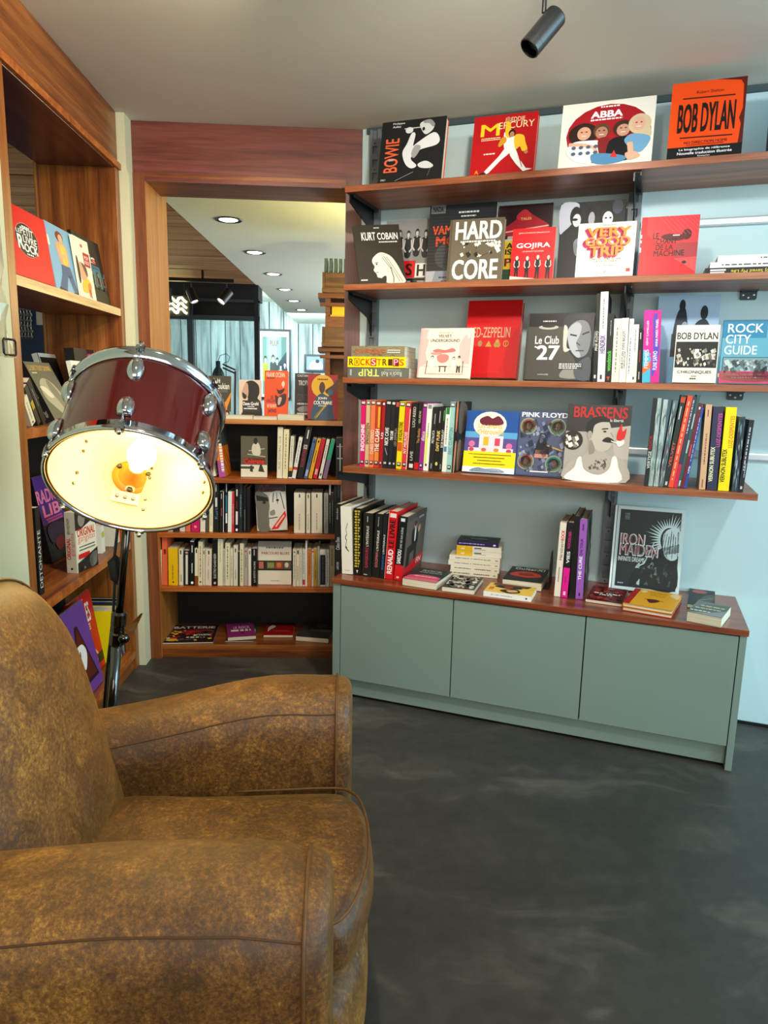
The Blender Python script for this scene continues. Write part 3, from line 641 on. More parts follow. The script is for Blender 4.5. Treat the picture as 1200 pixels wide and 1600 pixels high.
for k in range(6):
    for h in (.055, .085, LEN-.055, LEN-.085):
        p, n = on_shell(radians(44+60*k), h); mb = MB(); mb.tube([p-n*.002, p+n*.0025], .0042, 8); lb(mb, 'lug_screw', M_CHRD, False)
p, n = on_shell(radians(-92), .078); Tn = (Mt.to_3x3() @ Vector((1, 0, 0))).normalized(); An = aL
mb = MB(); n0 = []
for a_, b_ in ((-.032, -.016), (.032, -.016), (.032, .016), (-.032, .016)): n0.append(p+Tn*a_+An*b_+n*.003)
mb.loft([n0, [q+n*.002 for q in n0]]); pl = lb(mb, 'mounting_plate', plain('ivory_plate', '#e8dfc0', .4), False)
for a_ in (-.018, 0, .018):
    mb = MB(); mb.tube([p+Tn*a_+n*.004, p+Tn*a_+n*.009], .0048, 8); lb(mb, 'bolt', M_CHRD, False, pl)
# stand
M_POLE = plain('dark_chrome_pole', '#4a463e', .12, metal=1)
def on_pole(z): return base+slope*z
mb = MB(); mb.tube([on_pole(.62), mount], .0095, 20); lb(mb, 'upper_pole', M_POLE)
mb = MB(); mb.tube([on_pole(.06), on_pole(.62)], .0135, 20); lb(mb, 'lower_pole', plain('black_gloss_pole', '#14120f', .12, spec=.8, coat=1))
mb = MB(); mb.tube([mount-aL*.02-qj*.012+qj*.014, mount+aL*.02-qj*.012+qj*.014], .016, 16); lb(mb, 'mount_bracket', M_CHR)
zc = onz(176, 985, 0); zz = (CAM+ray(174, 985)*(mount.y/ray(174, 985).y)).z
c0 = on_pole(zz)
mb = MB(); mb.tube([c0+slope*-.045, c0+slope*-.04, c0+slope*-.012, c0+slope*-.008, c0+slope*.008, c0+slope*.012, c0+slope*.040, c0+slope*.046], [.014, .019, .019, .0165, .0165, .0185, .0185, .0145], 20); cl = lb(mb, 'clamp', M_CHRD, False)
mb = MB(); s1 = c0+slope*-.022
mb.tube([s1+Vector((.012, -.006, 0)), s1+Vector((.022, -.012, 0)), s1+Vector((.030, -.016, -.002))], [.016, .014, .008], 14); lb(mb, 'clamp_boss', M_CHRD, True, cl)
wq = c0+slope*.012+Vector((.016, -.006, 0))
mb = MB(); mb.prism([(0, -.006), (.018, .004), (.044, .032), (.047, .030), (.034, .002), (.020, -.026), (.010, -.014)], -.003, .003); mb.v = [(x+wq.x, y+wq.y, z+wq.z) for x, y, z in mb.v]; lb(mb, 'wing_bolt', M_CHR, False, cl)
wk = on_pole(zz+.15)
mb = MB(); mb.tube([wk+Vector((-.012, .01, -.035)), wk+Vector((-.022, .012, -.02)), wk+Vector((-.026, .014, .02)), wk+Vector((-.018, .012, .035))], [.006, .014, .015, .006], 12); lb(mb, 'grip_knob', plain('black_rubber', '#0a0a0a', .7))
cb0 = on_pole(zz+.12)+Vector((-.022, .016, 0))
mb = MB(); mb.tube([mount+Vector((-.03, .02, .02)), on_pole(mount.z-.06)+Vector((-.025, .016, 0)), cb0+Vector((0, 0, .05)), cb0, on_pole(zz+.03)+Vector((-.018, .012, 0)), on_pole(zz-.1)+Vector((-.016, -.008, 0)), on_pole(.25)+Vector((-.016, -.008, 0))], .0038, 8); lb(mb, 'power_cord', plain('black_cord', '#0b0b0b', .5))
for k in range(3):
    a = radians(80+120*k); d = Vector((cos(a), sin(a), 0))
    mb = MB(); mb.tube([on_pole(.30)+d*.014, LO+d*.16+Vector((0, 0, .012)), LO+d*.17+Vector((0, 0, .008))], .007, 10); lg = lb(mb, 'leg', M_CHRD)
    mb = MB(); mb.tube([LO+d*.155+Vector((0, 0, .012)), LO+d*.185+Vector((0, 0, .010))], .010, 10); lb(mb, 'rubber_foot', M_BLK, True, lg)
bl = Mb @ Vector((0, 0, .150))
bulb_light('lamp_bulb_light', bl, 2.6, (1.0, .84, .46), .02)

# ================================================================ CLEAR PLASTIC BAG ON THE LEFT WALL
bag = empty('plastic_bag', (-.905, 1.93, 1.30), label='crumpled clear plastic bag hanging on the left wall edge', cat='bag')
rb = random.Random(5); mb = MB(); g = []
for i in range(15):
    row = []
    for j in range(9):
        tz = i/14; ty = j/8
        wd = .16*(.55+.45*smst(1-tz) if tz > .3 else 1)+.03
        yv = -.10+(ty-.5)*2*.09*(.35+.65*(1-tz)**.7)-.02*tz
        row.append((.012+.022*rb.random()+.012*sin(pi*ty), yv, tz*.62))
    g.append(row)
n0 = len(mb.v)
for r in g: mb.v += r
for i in range(14):
    for j in range(8): a = i*9+j; mb.f.append((a, a+1, a+10, a+9)); mb.m.append(0); mb.c.append((1, 1, 1, 1))
mb.build('film', M_BAG, bag)
mb = MB(); mb.tube([(.04, -.09, .045), (.04, -.035, .045), (.04, -.03, .04), (.04, -.03, .010), (.04, -.035, .006), (.04, -.09, .006), (.04, -.095, .01), (.04, -.095, .04), (.04, -.09, .045)], .0028, 8); mb.build('clip', M_BLK, bag, smooth=True)

# ================================================================ BOOKS
_tc = {}
_fc = bpy.data.curves.new('lettering', 'FONT'); _fo = bpy.data.objects.new('lettering', _fc)
def glyphs(s, bold):
    k = (s, bold)
    if k in _tc: return _tc[k]
    _fc.body = s; _fc.resolution_u = 3; _fc.fill_mode = 'FRONT'
    me = bpy.data.meshes.new_from_object(_fo)
    v = np.array([x.co[:2] for x in me.vertices]) if len(me.vertices) else np.zeros((1, 2)); f = [tuple(p.vertices) for p in me.polygons]
    bpy.data.meshes.remove(me)
    if bold and len(v) > 1:
        d = {1: .014, 2: .030}[bold]; v0, f0 = v, f; v = []; f = []
        for dx, dy in ((-d, -d*.6), (d, -d*.6), (d, d*.6), (-d, d*.6)):
            k0 = sum(len(q) for q in v); v.append(v0+np.array([dx, dy])); f += [tuple(i+k0 for i in q) for q in f0]
        v = np.concatenate(v)
    if len(v) > 1:
        mn = v.min(0); mx = v.max(0); v = (v-mn)/np.maximum(mx-mn, 1e-6)
    _tc[k] = (v, f); return _tc[k]
def hx(c): return lin(c)
def art_polys(art):
    """art primitives in cover coordinates u right 0..100, v down 0..100 -> list of (points, colour)"""
    out = []
    rr = random.Random(len(art)*7+1)
    for a in art:
        t = a[0]
        if t == 'r': _, x0, y0, x1, y1, c = a; out.append(([(x0, y0), (x0, y1), (x1, y1), (x1, y0)], c))
        elif t == 'e':
            _, cx, cy, rx, ry, c = a; n = 20; out.append(([(cx+rx*cos(-2*pi*i/n), cy-ry*sin(-2*pi*i/n)*-1*-1) for i in range(n)], c))
        elif t == 'p': out.append((a[1], a[2]))
        elif t == 'b':
            pts = spline([(p[0], p[1], 0) for p in a[1]], 4); out.append(([(p.x, p.y) for p in pts], a[2]))
        elif t == 'l':     # polyline with width
            pts, w, c = a[1], a[2], a[3]
            for (x0, y0), (x1, y1) in zip(pts, pts[1:]):
                L = math.hypot(x1-x0, y1-y0) or 1; nx, ny = -(y1-y0)/L*w/2, (x1-x0)/L*w/2
                out.append(([(x0+nx, y0+ny), (x1+nx, y1+ny), (x1-nx, y1-ny), (x0-nx, y0-ny)], c))
        elif t == 'd':     # a run of too-small-to-read print
            _, x0, y0, x1, y1, c = a; x = x0
            if abs(x1-x0) >= abs(y1-y0):
                st = (y1-y0)*1.0
                while x < x1: w = st*rr.uniform(.8, 2.4); out.append(([(x, y0), (x, y1), (min(x+w, x1), y1), (min(x+w, x1), y0)], c)); x += w+st*.45
            else:
                y = y0; st = (x1-x0)*.9
                st = (y1-y0)/22
                while y < y1: w = st*rr.uniform(.8, 2.4); out.append(([(x0, y), (x0, min(y+w, y1)), (x1, min(y+w, y1)), (x1, y)], c)); y += w+st*.6
        elif t in ('t', 'tu', 'td', 'ti'):
            _, s, x0, y0, x1, y1, c = a[:7]; bold = a[7] if len(a) > 7 else 1; v, f = glyphs(s, bold)
            for p_ix, p in enumerate(f):
                pts = []
                for i in p:
                    gx, gy = v[i]
                    if t == 't': q = (x0+(x1-x0)*gx, y1-(y1-y0)*gy)
                    elif t == 'tu': q = (x1-(x1-x0)*gy, y1-(y1-y0)*gx)
                    elif t == 'td': q = (x0+(x1-x0)*gy, y0+(y1-y0)*gx)
                    else: q = (x1-(x1-x0)*gx, y0+(y1-y0)*gy)          # upside down
                    pts.append(q)
                out.append((pts, c, p_ix*4//max(1, len(f)) if bold else 0))
    return out
def add_art(mb, art, mp, nrm, eps0=.00025, de=.00007):
    """mp(u,v)->Vector on the face; nrm outward normal"""
    lay = 0; lastc = None
    for it in art_polys(art):
        pts, c = it[0], it[1]
        if len(it) == 2 or c is not lastc: lay += 1
        lastc = c
        e = eps0+de*min(lay, 40)+(it[2]*.000015 if len(it) > 2 else 0)
        P = [mp(u, v)+nrm*e for u, v in pts]
        # newell normal to orient
        nx = Vector((0, 0, 0))
        for i in range(len(P)): nx += P[i].cross(P[(i+1) % len(P)])
        if nx.dot(nrm) < 0: P.reverse()
        mb.poly(P, c)
def book(M, w, t, h, col, art=(), spine=None, sart=(), back=None, hard=True, page='#efe6cc', name='book', label=None, group=None, cat='book', top_art=None, parts=True):
    """w spine->fore edge (x), t thickness (y, front cover at y=0), h height (z)"""
    e = empty(name, mat=M, label=label, cat=cat, group=group)
    bt = .0022 if hard else .0007; ins = .003 if hard else .0006
    bt = min(bt, t*.2)
    sc = spine or col; bc_ = back or col
    mb = MB()
    mb.box(0, 0, 0, w, bt, h, col); mb.box(0, t-bt, 0, w, t, h, bc_); mb.box(0, bt, 0, bt, t-bt, h, sc)
    if spine: mb.quad((-.0001, t, 0), (-.0001, 0, 0), (-.0001, 0, h), (-.0001, t, h), sc)
    if art: add_art(mb, art, lambda u, v: Vector((w*u/100, 0, h*(1-v/100))), Vector((0, -1, 0)))
    if sart: add_art(mb, sart, lambda u, v: Vector((0, t*(1-u/100), h*(1-v/100))), Vector((-1, 0, 0)))
    c = mb.build('cover', M_COV, e)
    if 'Col' not in c.data.attributes: pass
    mb = MB(); mb.box(bt, bt, ins, w-ins, t-bt, h-ins); p = mb.build('page_block', M_PAGE, e)
    return e
def m4(x, y, z, o):
    m = Matrix((x, y, z)).transposed().to_4x4(); m.translation = o; return m
UP = Vector((0, 0, 1))
def solve_h(o, d, py):
    """length along d from o whose projection has image y = py"""
    lo, hi = .02, .8
    for _ in range(40):
        m = (lo+hi)/2
        if proj(o+d*m)[1] > py: lo = m
        else: hi = m
    return (lo+hi)/2
def face(fr, z, c, xl, xr, ytop, col, art, label, t=.02, lean=14, tilt=0, cr=None, hard=True, group=None, **kw):
    """book standing face-out, leaning back; xl/xr where its foot meets the shelf, ytop image y of its top left corner"""
    th = radians(lean)
    z0 = z+t*sin(th)+.0005
    A = fr.at(xl, c, z0); B = fr.at(xr, cr if cr else c, z0)
    x = (B-A); w = x.length; x.normalize(); yb = UP.cross(x)
    up = UP*cos(th)+yb*sin(th); y = up.cross(x)
    if tilt:
        R = Matrix.Rotation(radians(tilt), 3, y); up = (R @ up); x = (R @ x)
        if tilt > 0: A = A+UP*0.0
        else: pass
    h = solve_h(A, up, ytop)
    return book(m4(x, y, up, A), w, t, h, col, art, hard=hard, label=label, group=group, **kw)
CN = {}
def cname(c):
    import colorsys
    c = c.lstrip('#'); c = ''.join(q*2 for q in c) if len(c) == 3 else c
    r, g, b = [int(c[i:i+2], 16)/255 for i in (0, 2, 4)]; h, l, s = colorsys.rgb_to_hls(r, g, b); mx = max(r, g, b)
    sat = (mx-min(r, g, b))/max(mx, .01)
    if mx < .28: return 'black'
    if sat < .13: return 'white' if mx > .85 else ('light grey' if mx > .62 else 'grey')
    if mx > .8 and sat < .32 and .08 < h < .2: return 'cream'
    H = h*360
    if H < 14 or H > 345: return 'red' if sat > .55 and mx > .5 else ('dark red' if sat > .45 else 'pinkish')
    if H < 40: return 'orange' if sat > .6 and mx > .75 else ('beige' if mx > .7 else 'brown')
    if H < 68: return 'yellow' if sat > .55 else 'beige'
    if H < 165: return 'green'
    if H < 200: return 'teal'
    if H < 255: return 'blue'
    if H < 300: return 'purple'
    return 'pink'
ORD = ['first', 'second', 'third', 'fourth', 'fifth', 'sixth', 'seventh', 'eighth', 'ninth', 'tenth', 'eleventh', 'twelfth', 'thirteenth', 'fourteenth', 'fifteenth', 'sixteenth', 'seventeenth', 'eighteenth', 'nineteenth', 'twentieth', 'twenty-first', 'twenty-second', 'twenty-third', 'twenty-fourth', 'twenty-fifth', 'twenty-sixth', 'twenty-seventh', 'twenty-eighth', 'twenty-ninth', 'thirtieth', 'thirty-first', 'thirty-second', 'thirty-third', 'thirty-fourth', 'thirty-fifth']
def row(fr, z, c, depth, items, where, group, hard=False, d0=0):
    """spines side by side; item = (x left, x right, y top, dx of the top, colour, spine art [, options])"""
    for i, it in enumerate(items):
        xl, xr, yt, dx, col, sart = it[:6]; op = it[6] if len(it) > 6 else {}
        cc = c+op.get('c', 0)+random.Random(i*3+int(xl)).uniform(0, .004); dp = op.get('d', depth)
        A = fr.at(xl, cc, z); B = fr.at(xr, cc, z); T = fr.on(xl+dx, yt, cc)
        tl = math.atan2((T-A).dot(fr.lx), (T-A).z)
        wfull = (B-A).length
        t = wfull*cos(tl)*.965
        up = UP*cos(tl)+fr.lx*sin(tl); xr_ = fr.lx*cos(tl)-UP*sin(tl)
        o = A+UP*.0004
        if tl > 0: o = A+UP*(.0004+t*sin(tl))
        h = (T-o).dot(up)
        h = max(h, .05)
        # book frame: x into the shelf, y towards the left, z up; front cover (y=0) on the right
        M = m4(fr.ly, -xr_, up, o+xr_*t)
        word = op.get('n') or (('thick ' if t > .03 else '')+cname(col))
        lab = op.get('label') or f"{word} book spine, {ORD[i]} from the left in {where}"
        book(M, dp, t, h, op.get('cov', col), op.get('art', ()), spine=col, sart=sart, hard=op.get('hard', hard), label=lab, group=group)
def flat(fr, z, FL, FR, depth, t, col, art, label, mode='fore', hard=False, group=None, sart=(), pts=None, spine=None, ang=None, **kw):
    """book lying flat; FL, FR image points of its lower front corners. mode: what faces the viewer: 'foot', 'spine' """
    if pts: A, B = pts
    else: A = onz(*FL, z+.0005); B = onz(*FR, z+.0005)
    x = B-A; w = x.length; x.normalize(); yi = UP.cross(x)
    if mode == 'foot':     # bottom edge of the pages in front, title readable
        return book(m4(x, -UP, yi, A+UP*t), w, t, depth, col, art, hard=hard, label=label, group=group, sart=sart, spine=spine, **kw)
    if mode == 'spine' and sart:
        fl = []
        for q in sart:
            q = list(q)
            if q[0] in ('tu', 'td'): q[0] = 'td'; q[3], q[5] = 100-q[5], 100-q[3]
            elif q[0] in ('r', 'd'): q[2], q[4] = 100-q[4], 100-q[2]
            elif q[0] == 'e': q[2] = 100-q[2]
            fl.append(tuple(q))
        sart = fl
    if mode == 'spine':    # spine in front, front cover up, head of the book at the left
        return book(m4(yi, -UP, -x, B+UP*t), depth, t, w, col, art, hard=hard, label=label, group=group, sart=sart, spine=spine, **kw)
    if mode == 'spine_down':   # front cover down: spine lettering upside down
        return book(m4(yi, UP, x, A), depth, t, w, col, (), hard=hard, label=label, group=group, sart=sart, spine=spine, **kw)
    if mode == 'head':     # cover up with the title upside down: head in front
        return book(m4(-x, -UP, -yi, B+yi*depth+UP*t), w, t, depth, col, art, hard=hard, label=label, group=group, sart=sart, spine=spine, **kw)
# small figure drawings used on covers ---------------------------------------
def fig(cx, top, s, hair, skin, shirt, leg=None, arms=True, aspect=1.0):
    a = aspect; o = [('b', [(cx-9*s*a, top+16*s), (cx+9*s*a, top+16*s), (cx+12*s*a, top+24*s), (cx+10*s*a, top+58*s), (cx-10*s*a, top+58*s), (cx-12*s*a, top+24*s)], shirt)]
    if leg: o += [('p', [(cx-9*s*a, top+55*s), (cx-11*s*a, top+98*s), (cx-4*s*a, top+98*s), (cx, top+64*s)], leg), ('p', [(cx+9*s*a, top+55*s), (cx+11*s*a, top+98*s), (cx+4*s*a, top+98*s), (cx, top+64*s)], leg)]
    if arms: o += [('l', [(cx-11*s*a, top+20*s), (cx-14*s*a, top+40*s), (cx-6*s*a, top+48*s)], 4*s, skin), ('l', [(cx+11*s*a, top+20*s), (cx+14*s*a, top+40*s), (cx+6*s*a, top+48*s)], 4*s, skin)]
    o += [('r', cx-2.5*s*a, top+11*s, cx+2.5*s*a, top+18*s, skin), ('e', cx, top+7*s, 7*s*a, 8.5*s, hair), ('e', cx, top+8.5*s, 5*s*a, 6.5*s, skin), ('p', [(cx-5.4*s*a, top+6*s), (cx, top+1.5*s), (cx+5.4*s*a, top+6*s), (cx+3*s*a, top+4.6*s), (cx-3*s*a, top+4.6*s)], hair)]
    return o
def frontface(cx, cy, rx, ry, skin, shade, hair, dark='#1a1a1a'):
    return [('e', cx, cy-ry*.12, rx*1.25, ry*1.15, hair), ('b', [(cx-rx, cy-ry*.3), (cx-rx*.6, cy-ry*.9), (cx+rx*.6, cy-ry*.9), (cx+rx, cy-ry*.3), (cx+rx*.8, cy+ry*.5), (cx, cy+ry), (cx-rx*.8, cy+ry*.5)], skin),
            ('b', [(cx+rx*.15, cy-ry*.7), (cx+rx*.95, cy-ry*.3), (cx+rx*.75, cy+ry*.5), (cx+rx*.1, cy+ry*.9), (cx+rx*.3, cy+ry*.1)], shade),
            ('e', cx-rx*.4, cy-ry*.15, rx*.18, ry*.07, dark), ('e', cx+rx*.4, cy-ry*.15, rx*.18, ry*.07, dark), ('l', [(cx-rx*.62, cy-ry*.32), (cx-rx*.2, cy-ry*.34)], ry*.07, dark), ('l', [(cx+rx*.62, cy-ry*.32), (cx+rx*.2, cy-ry*.34)], ry*.07, dark),
            ('l', [(cx, cy-ry*.1), (cx+rx*.12, cy+ry*.22), (cx-rx*.1, cy+ry*.24)], ry*.04, dark), ('e', cx, cy+ry*.5, rx*.32, ry*.06, dark)]
def crowd(x0, x1, top, n, s, cols):
    o = []
    for i in range(n): o += fig(x0+(x1-x0)*(i+.5)/n, top+(i % 2)*3*s, s, *cols[i % len(cols)])
    return o
rk = random.Random(11)
def speckle(x0, y0, x1, y1, n, cols, s=3, r=None):
    o = []; r = r or random.Random(n)
    for _ in range(n):
        x = r.uniform(x0, x1); y = r.uniform(y0, y1); k = s*r.uniform(.4, 1.3)
        x = min(max(x, x0+k), x1-k); y = min(max(y, y0+k), y1-k)
        o.append(('p', [(x-k, y-k*.4), (x+k*.3, y-k), (x+k, y+k*.3), (x-k*.2, y+k)], r.choice(cols)))
    return o

# ---------------------------------------------------------------- top shelf
z = SZ[0]+.0005; c = 2.60
face(RW, z, c, 589, 689, 192, '#1b1b1c', [
    ('tu', 'BOWIE', 8, 28, 30, 82, '#e2613a'), ('t', 'Philippe', 17, 3, 36, 6.5, '#ddd'), ('t', 'Auliac', 17, 7.5, 30, 11, '#ddd'), ('t', 'ODDITY', 15, 61, 24, 64, '#ddd'), ('t', 'ONLY', 5, 92, 13, 95, '#ccc'),
    ('b', [(58, 38), (82, 24), (92, 34), (88, 44), (62, 50), (50, 62), (60, 74), (52, 78), (42, 70), (36, 52), (42, 38), (48, 22), (54, 24), (52, 42)], '#dcdcdc'),
    ('b', [(55, 42), (64, 44), (60, 56), (54, 62), (50, 54)], '#9a9a9a'), ('b', [(60, 8), (72, 3), (82, 10), (80, 20), (70, 26), (63, 18)], '#cfcfcf'), ('b', [(66, 4), (76, 3), (83, 11), (80, 15), (74, 9), (66, 8)], '#8d8d8d'),
    ('e', 66, 17, 2.2, 3, '#1b1b1c'), ('l', [(36, 14), (62, 14)], 1.6, '#bdbdbd'), ('e', 44, 17, 6, 5, '#d5d5d5'), ('b', [(62, 72), (74, 68), (86, 76), (80, 80), (66, 78)], '#d0d0d0'), ('l', [(28, 96), (56, 84)], .8, '#888'), ('l', [(78, 92), (82, 80)], .8, '#666')],
    'black hardback with vertical orange title, far left of the top shelf', t=.032, lean=12, back='#c43a28')
face(RW, z, c, 733, 833, 184, '#b00a12', [
    ('t', 'M', 12, 14, 42, 34, '#f2c020', 1), ('t', 'FREDDIE', 50, 6, 80, 13, '#eed9a8', 0), ('t', 'ERCURY', 40, 13, 95, 24, '#eed9a8', 0), ('d', 14, 37, 44, 38.6, '#e6c9a0'), ('d', 14, 40, 44, 41.6, '#e6c9a0'), ('d', 20, 63, 38, 65, '#f0e0d0'), ('t', 'A', 8, 90, 14, 96, '#e6a020'),
    ('b', [(50, 30), (56, 40), (66, 38), (72, 48), (68, 62), (60, 66), (52, 58), (50, 44)], '#e9e6e2'), ('p', [(52, 58), (68, 60), (60, 66), (48, 76), (30, 96), (22, 98), (24, 92), (44, 70)], '#e4e1dd'), ('p', [(60, 62), (69, 58), (78, 78), (88, 92), (98, 94), (84, 97), (72, 84), (62, 70)], '#e9e6e2'),
    ('b', [(52, 12), (58, 16), (60, 30), (58, 40), (52, 36), (51, 24)], '#e8b62a'), ('b', [(68, 36), (80, 38), (84, 50), (88, 62), (80, 64), (76, 56), (70, 60), (66, 46)], '#e8b62a'), ('b', [(46, 40), (52, 38), (54, 46), (44, 54), (42, 50)], '#c58a1e'),
    ('e', 62, 33, 5.5, 6.5, '#2a1612'), ('e', 62, 35, 3.6, 4.6, '#b8795a'), ('e', 54, 9, 3, 4, '#b8795a'), ('e', 86, 66, 3, 3, '#b8795a'), ('l', [(72, 62), (82, 90)], 1, '#a01818'), ('b', [(16, 96), (24, 94), (26, 98), (18, 99)], '#222')],
    'red hardback with a man in yellow jacket and white trousers on the top shelf', t=.026, lean=13)
abba = [('e', 52, 50, 47, 46, '#f5efe2'), ('e', 52, 50, 45.6, 44.6, '#a30f1c'), ('t', 'ABBA', 32, 15, 66, 25, '#fff', 2), ('d', 42, 8, 62, 10, '#fff'), ('d', 32, 27, 66, 29, '#fff')]
abba += [('e', 25, 48, 16, 17, '#2c1712'), ('b', [(8, 74), (14, 60), (30, 58), (48, 62), (46, 82), (34, 92), (18, 88)], '#d7dde0'), ('e', 26, 47, 7.5, 10, '#cf9a80'), ('l', [(10, 62), (26, 64), (40, 70)], 5, '#d9a88e'), ('l', [(38, 68), (42, 80)], 4, '#d9a88e'),
         ('e', 45, 45, 9, 11, '#5a3c28'), ('e', 45, 48, 6.5, 9, '#b07a62'), ('b', [(42, 58), (54, 58), (60, 84), (46, 84)], '#7c1a1c'), ('e', 68, 44, 11, 12, '#3a2418'), ('e', 68, 47, 7, 9, '#c49078'), ('b', [(54, 62), (70, 56), (80, 66), (78, 90), (54, 90)], '#0e1014'),
         ('e', 85, 40, 12, 15, '#cdb894'), ('b', [(92, 38), (98, 54), (94, 66), (86, 56)], '#cdb894'), ('e', 84, 40, 7, 10, '#d8a68c'), ('b', [(70, 62), (78, 54), (94, 58), (97, 66), (88, 82), (76, 74)], '#6c9cc0'), ('l', [(76, 66), (78, 82)], 6, '#d9a88e'), ('b', [(72, 82), (82, 80), (88, 88), (76, 92)], '#d9a88e'),
         ('b', [(36, 80), (52, 80), (72, 86), (70, 93), (52, 96), (38, 92)], '#4d84ae'), ('p', [(56, 86), (60, 76), (64, 87)], '#c8302c')]
for ex_, ey in ((26, 46), (45, 46), (68, 45), (84, 39)): abba += [('e', ex_-2.6, ey-1, 1.2, .8, '#2a1a16'), ('e', ex_+2.6, ey-1, 1.2, .8, '#2a1a16'), ('l', [(ex_-2.5, ey+5), (ex_+2.5, ey+5)], 1, '#f2e6e0')]
for k in range(8): abba += [('e', 16+(k % 4)*8, 68+(k//4)*9, 2.4, 2.6, '#4a5a70')]
face(RW, z, c, 871, 1017, 165, '#ebe4d8', abba, 'white square hardback with a round red photo of four people on the top shelf', t=.018, lean=12)
face(RW, z, c, 1041, 1158, 132, '#f04a08', [
    ('r', 0, 84, 100, 100, '#0c0c0d'), ('p', [(100, 0), (100, 84), (94, 84), (96, 60), (93, 52), (97, 40), (96, 10), (92, 4), (60, 0)], '#5a1408'), ('t', 'Robert Shelton', 34, 12, 70, 16, '#3a1006', 0), ('l', [(16, 21), (86, 22)], 1.6, '#2a0d08'),
    ('t', 'BOB DYLAN', 11, 28, 88, 66, '#150b08', 2), ('l', [(16, 72), (86, 73)], 1.6, '#2a0d08'), ('t', 'NO DIRECTION HOME', 22, 77, 80, 80.5, '#3a1006', 1), ('d', 26, 81.6, 76, 82.6, '#7a2006'),
    ('t', 'La biographie de référence', 16, 86.5, 84, 90, '#f4f4f4'), ('t', 'Nouvelle traduction illustrée', 14, 91, 87, 94.5, '#f4f4f4'), ('t', 'Flammarion', 42, 96, 58, 98, '#f4f4f4', 0)],
    'orange and black hardback with a western style title, right of the top shelf', t=.04, lean=11)
face(RW, z, c, 1197, 1300, 120, '#0b0c0f', [('t', 'SE', 3, 80, 12, 84, '#4fd0dc')], 'black book cut off by the right edge of the frame on the top shelf', t=.02, lean=10)
# ---------------------------------------------------------------- second shelf
z = SZ[1]+.0005
grey = ('#8a8a88', '#bdbdbd', '#222', None)
face(RW, z, 2.785, 597, 668, 346, '#a9a9a8', [('r', 0, 0, 100, 62, '#8d8e8e')]+crowd(22, 98, 14, 4, .62, [('#1a1a1a', '#c9c9c9', '#25272a', None)]) +
    [('r', 0, 62, 100, 82, '#e9e9e6'), ('t', 'LA', 4, 64, 30, 80, '#161616', 2), ('r', 42, 58, 70, 82, '#cf1018'), ('t', 'S', 49, 62, 64, 79, '#2a0a0a', 2), ('t', 'H', 74, 64, 92, 80, '#161616', 2), ('r', 14, 42, 34, 58, '#cf1018'), ('t', 'E', 20, 45, 30, 56, '#161616'), ('r', 40, 83, 92, 86, '#16181a'), ('t', 'TO LOS CLASH', 36, 88, 84, 91, '#111', 1), ('p', [(40, 86), (36, 100), (46, 100), (52, 88)], '#2b2b2b'), ('p', [(62, 86), (60, 100), (72, 100), (76, 87)], '#2b2b2b')],
    'grey photo-covered book with a red square in its title, behind the brown leaning book', t=.012, lean=8, hard=False)
face(RW, z, 2.725, 664, 768, 322, '#23262a', [('r', 2, 0, 24, 10, '#6a6d70'), ('t', 'NADA', 5, 2, 21, 8, '#101010', 2), ('t', 'VAMPIRE', 6, 25, 62, 36, '#e2502a', 2), ('t', 'MO', 12, 38, 44, 50, '#e2502a', 2), ('d', 44, 9, 74, 11, '#ccc'), ('d', 48, 14, 70, 16, '#ccc'), ('e', 66, 30, 10, 12, '#3b4046'), ('e', 24, 62, 12, 14, '#45494e'), ('e', 36, 70, 12, 14, '#3a3e43'), ('r', 0, 80, 100, 100, '#b6bcc4'), ('p', [(14, 80), (8, 100), (40, 100), (44, 80)], '#8f9db0'), ('d', 20, 87, 50, 89, '#3a4550'), ('d', 24, 92, 50, 94, '#3a4550')]+[('l', [(0, 4*k), (100, 4*k)], .35, '#34383d') for k in range(2, 19)],
    'dark brick-patterned book with orange scrawled letters, behind the khaki book', t=.018, lean=7, hard=False, spine='#c9ccce')
face(RW, z, 2.60, 562, 636, 352, '#38322a', [('t', 'KURT', 16, 13, 46, 27, '#f2f0ea', 1), ('t', 'COBAIN', 50, 14, 94, 26, '#f2f0ea', 1), ('d', 52, 29, 92, 31, '#ddd'), ('r', 44, 5, 56, 6.5, '#ccc'), ('r', 4, 93, 18, 95, '#e8e4da'),
    ('b', [(36, 56), (52, 48), (72, 54), (84, 68), (92, 84), (97, 100), (60, 100), (48, 92), (40, 90), (38, 84), (33, 78), (36, 72), (32, 64)], '#ded8c8'), ('l', [(58, 54), (78, 84), (86, 98)], 1, '#6a6458'), ('l', [(64, 56), (84, 86), (92, 98)], 1, '#6a6458'), ('l', [(54, 56), (70, 76)], 1, '#6a6458'), ('l', [(70, 74), (74, 92), (72, 100)], 1.6, '#3a362e'), ('e', 41, 68, 1.8, 1.4, '#333'), ('l', [(38, 66), (45, 65)], 1, '#333'), ('l', [(38, 82), (43, 82)], 1, '#444'), ('b', [(48, 92), (58, 88), (56, 100), (48, 100)], '#38322a')],
    'dark brown book with a drawn head in profile, leaning left on the second shelf', t=.014, lean=22, tilt=-5, cr=2.69, hard=False)
face(RW, z, 2.60, 697, 782, 344, '#6b5f4c', [('r', 0, 0, 5, 100, '#594e3e'), ('t', 'HARD', 11, 4, 96, 33, '#f3f1e6', 2), ('t', 'CORE', 9, 65, 93, 97, '#f3f1e6', 2)]+speckle(22, 36, 96, 62, 34, ['#f3f1e6', '#efece0', '#2b261e', '#e8e4d6'], 4)+[('d', 22, 35.5, 86, 38, '#f3f1e6'), ('e', 64, 50, 12, 9, '#6b5f4c')],
    'khaki book with big white capital letters in the middle of the second shelf', t=.024, lean=8)
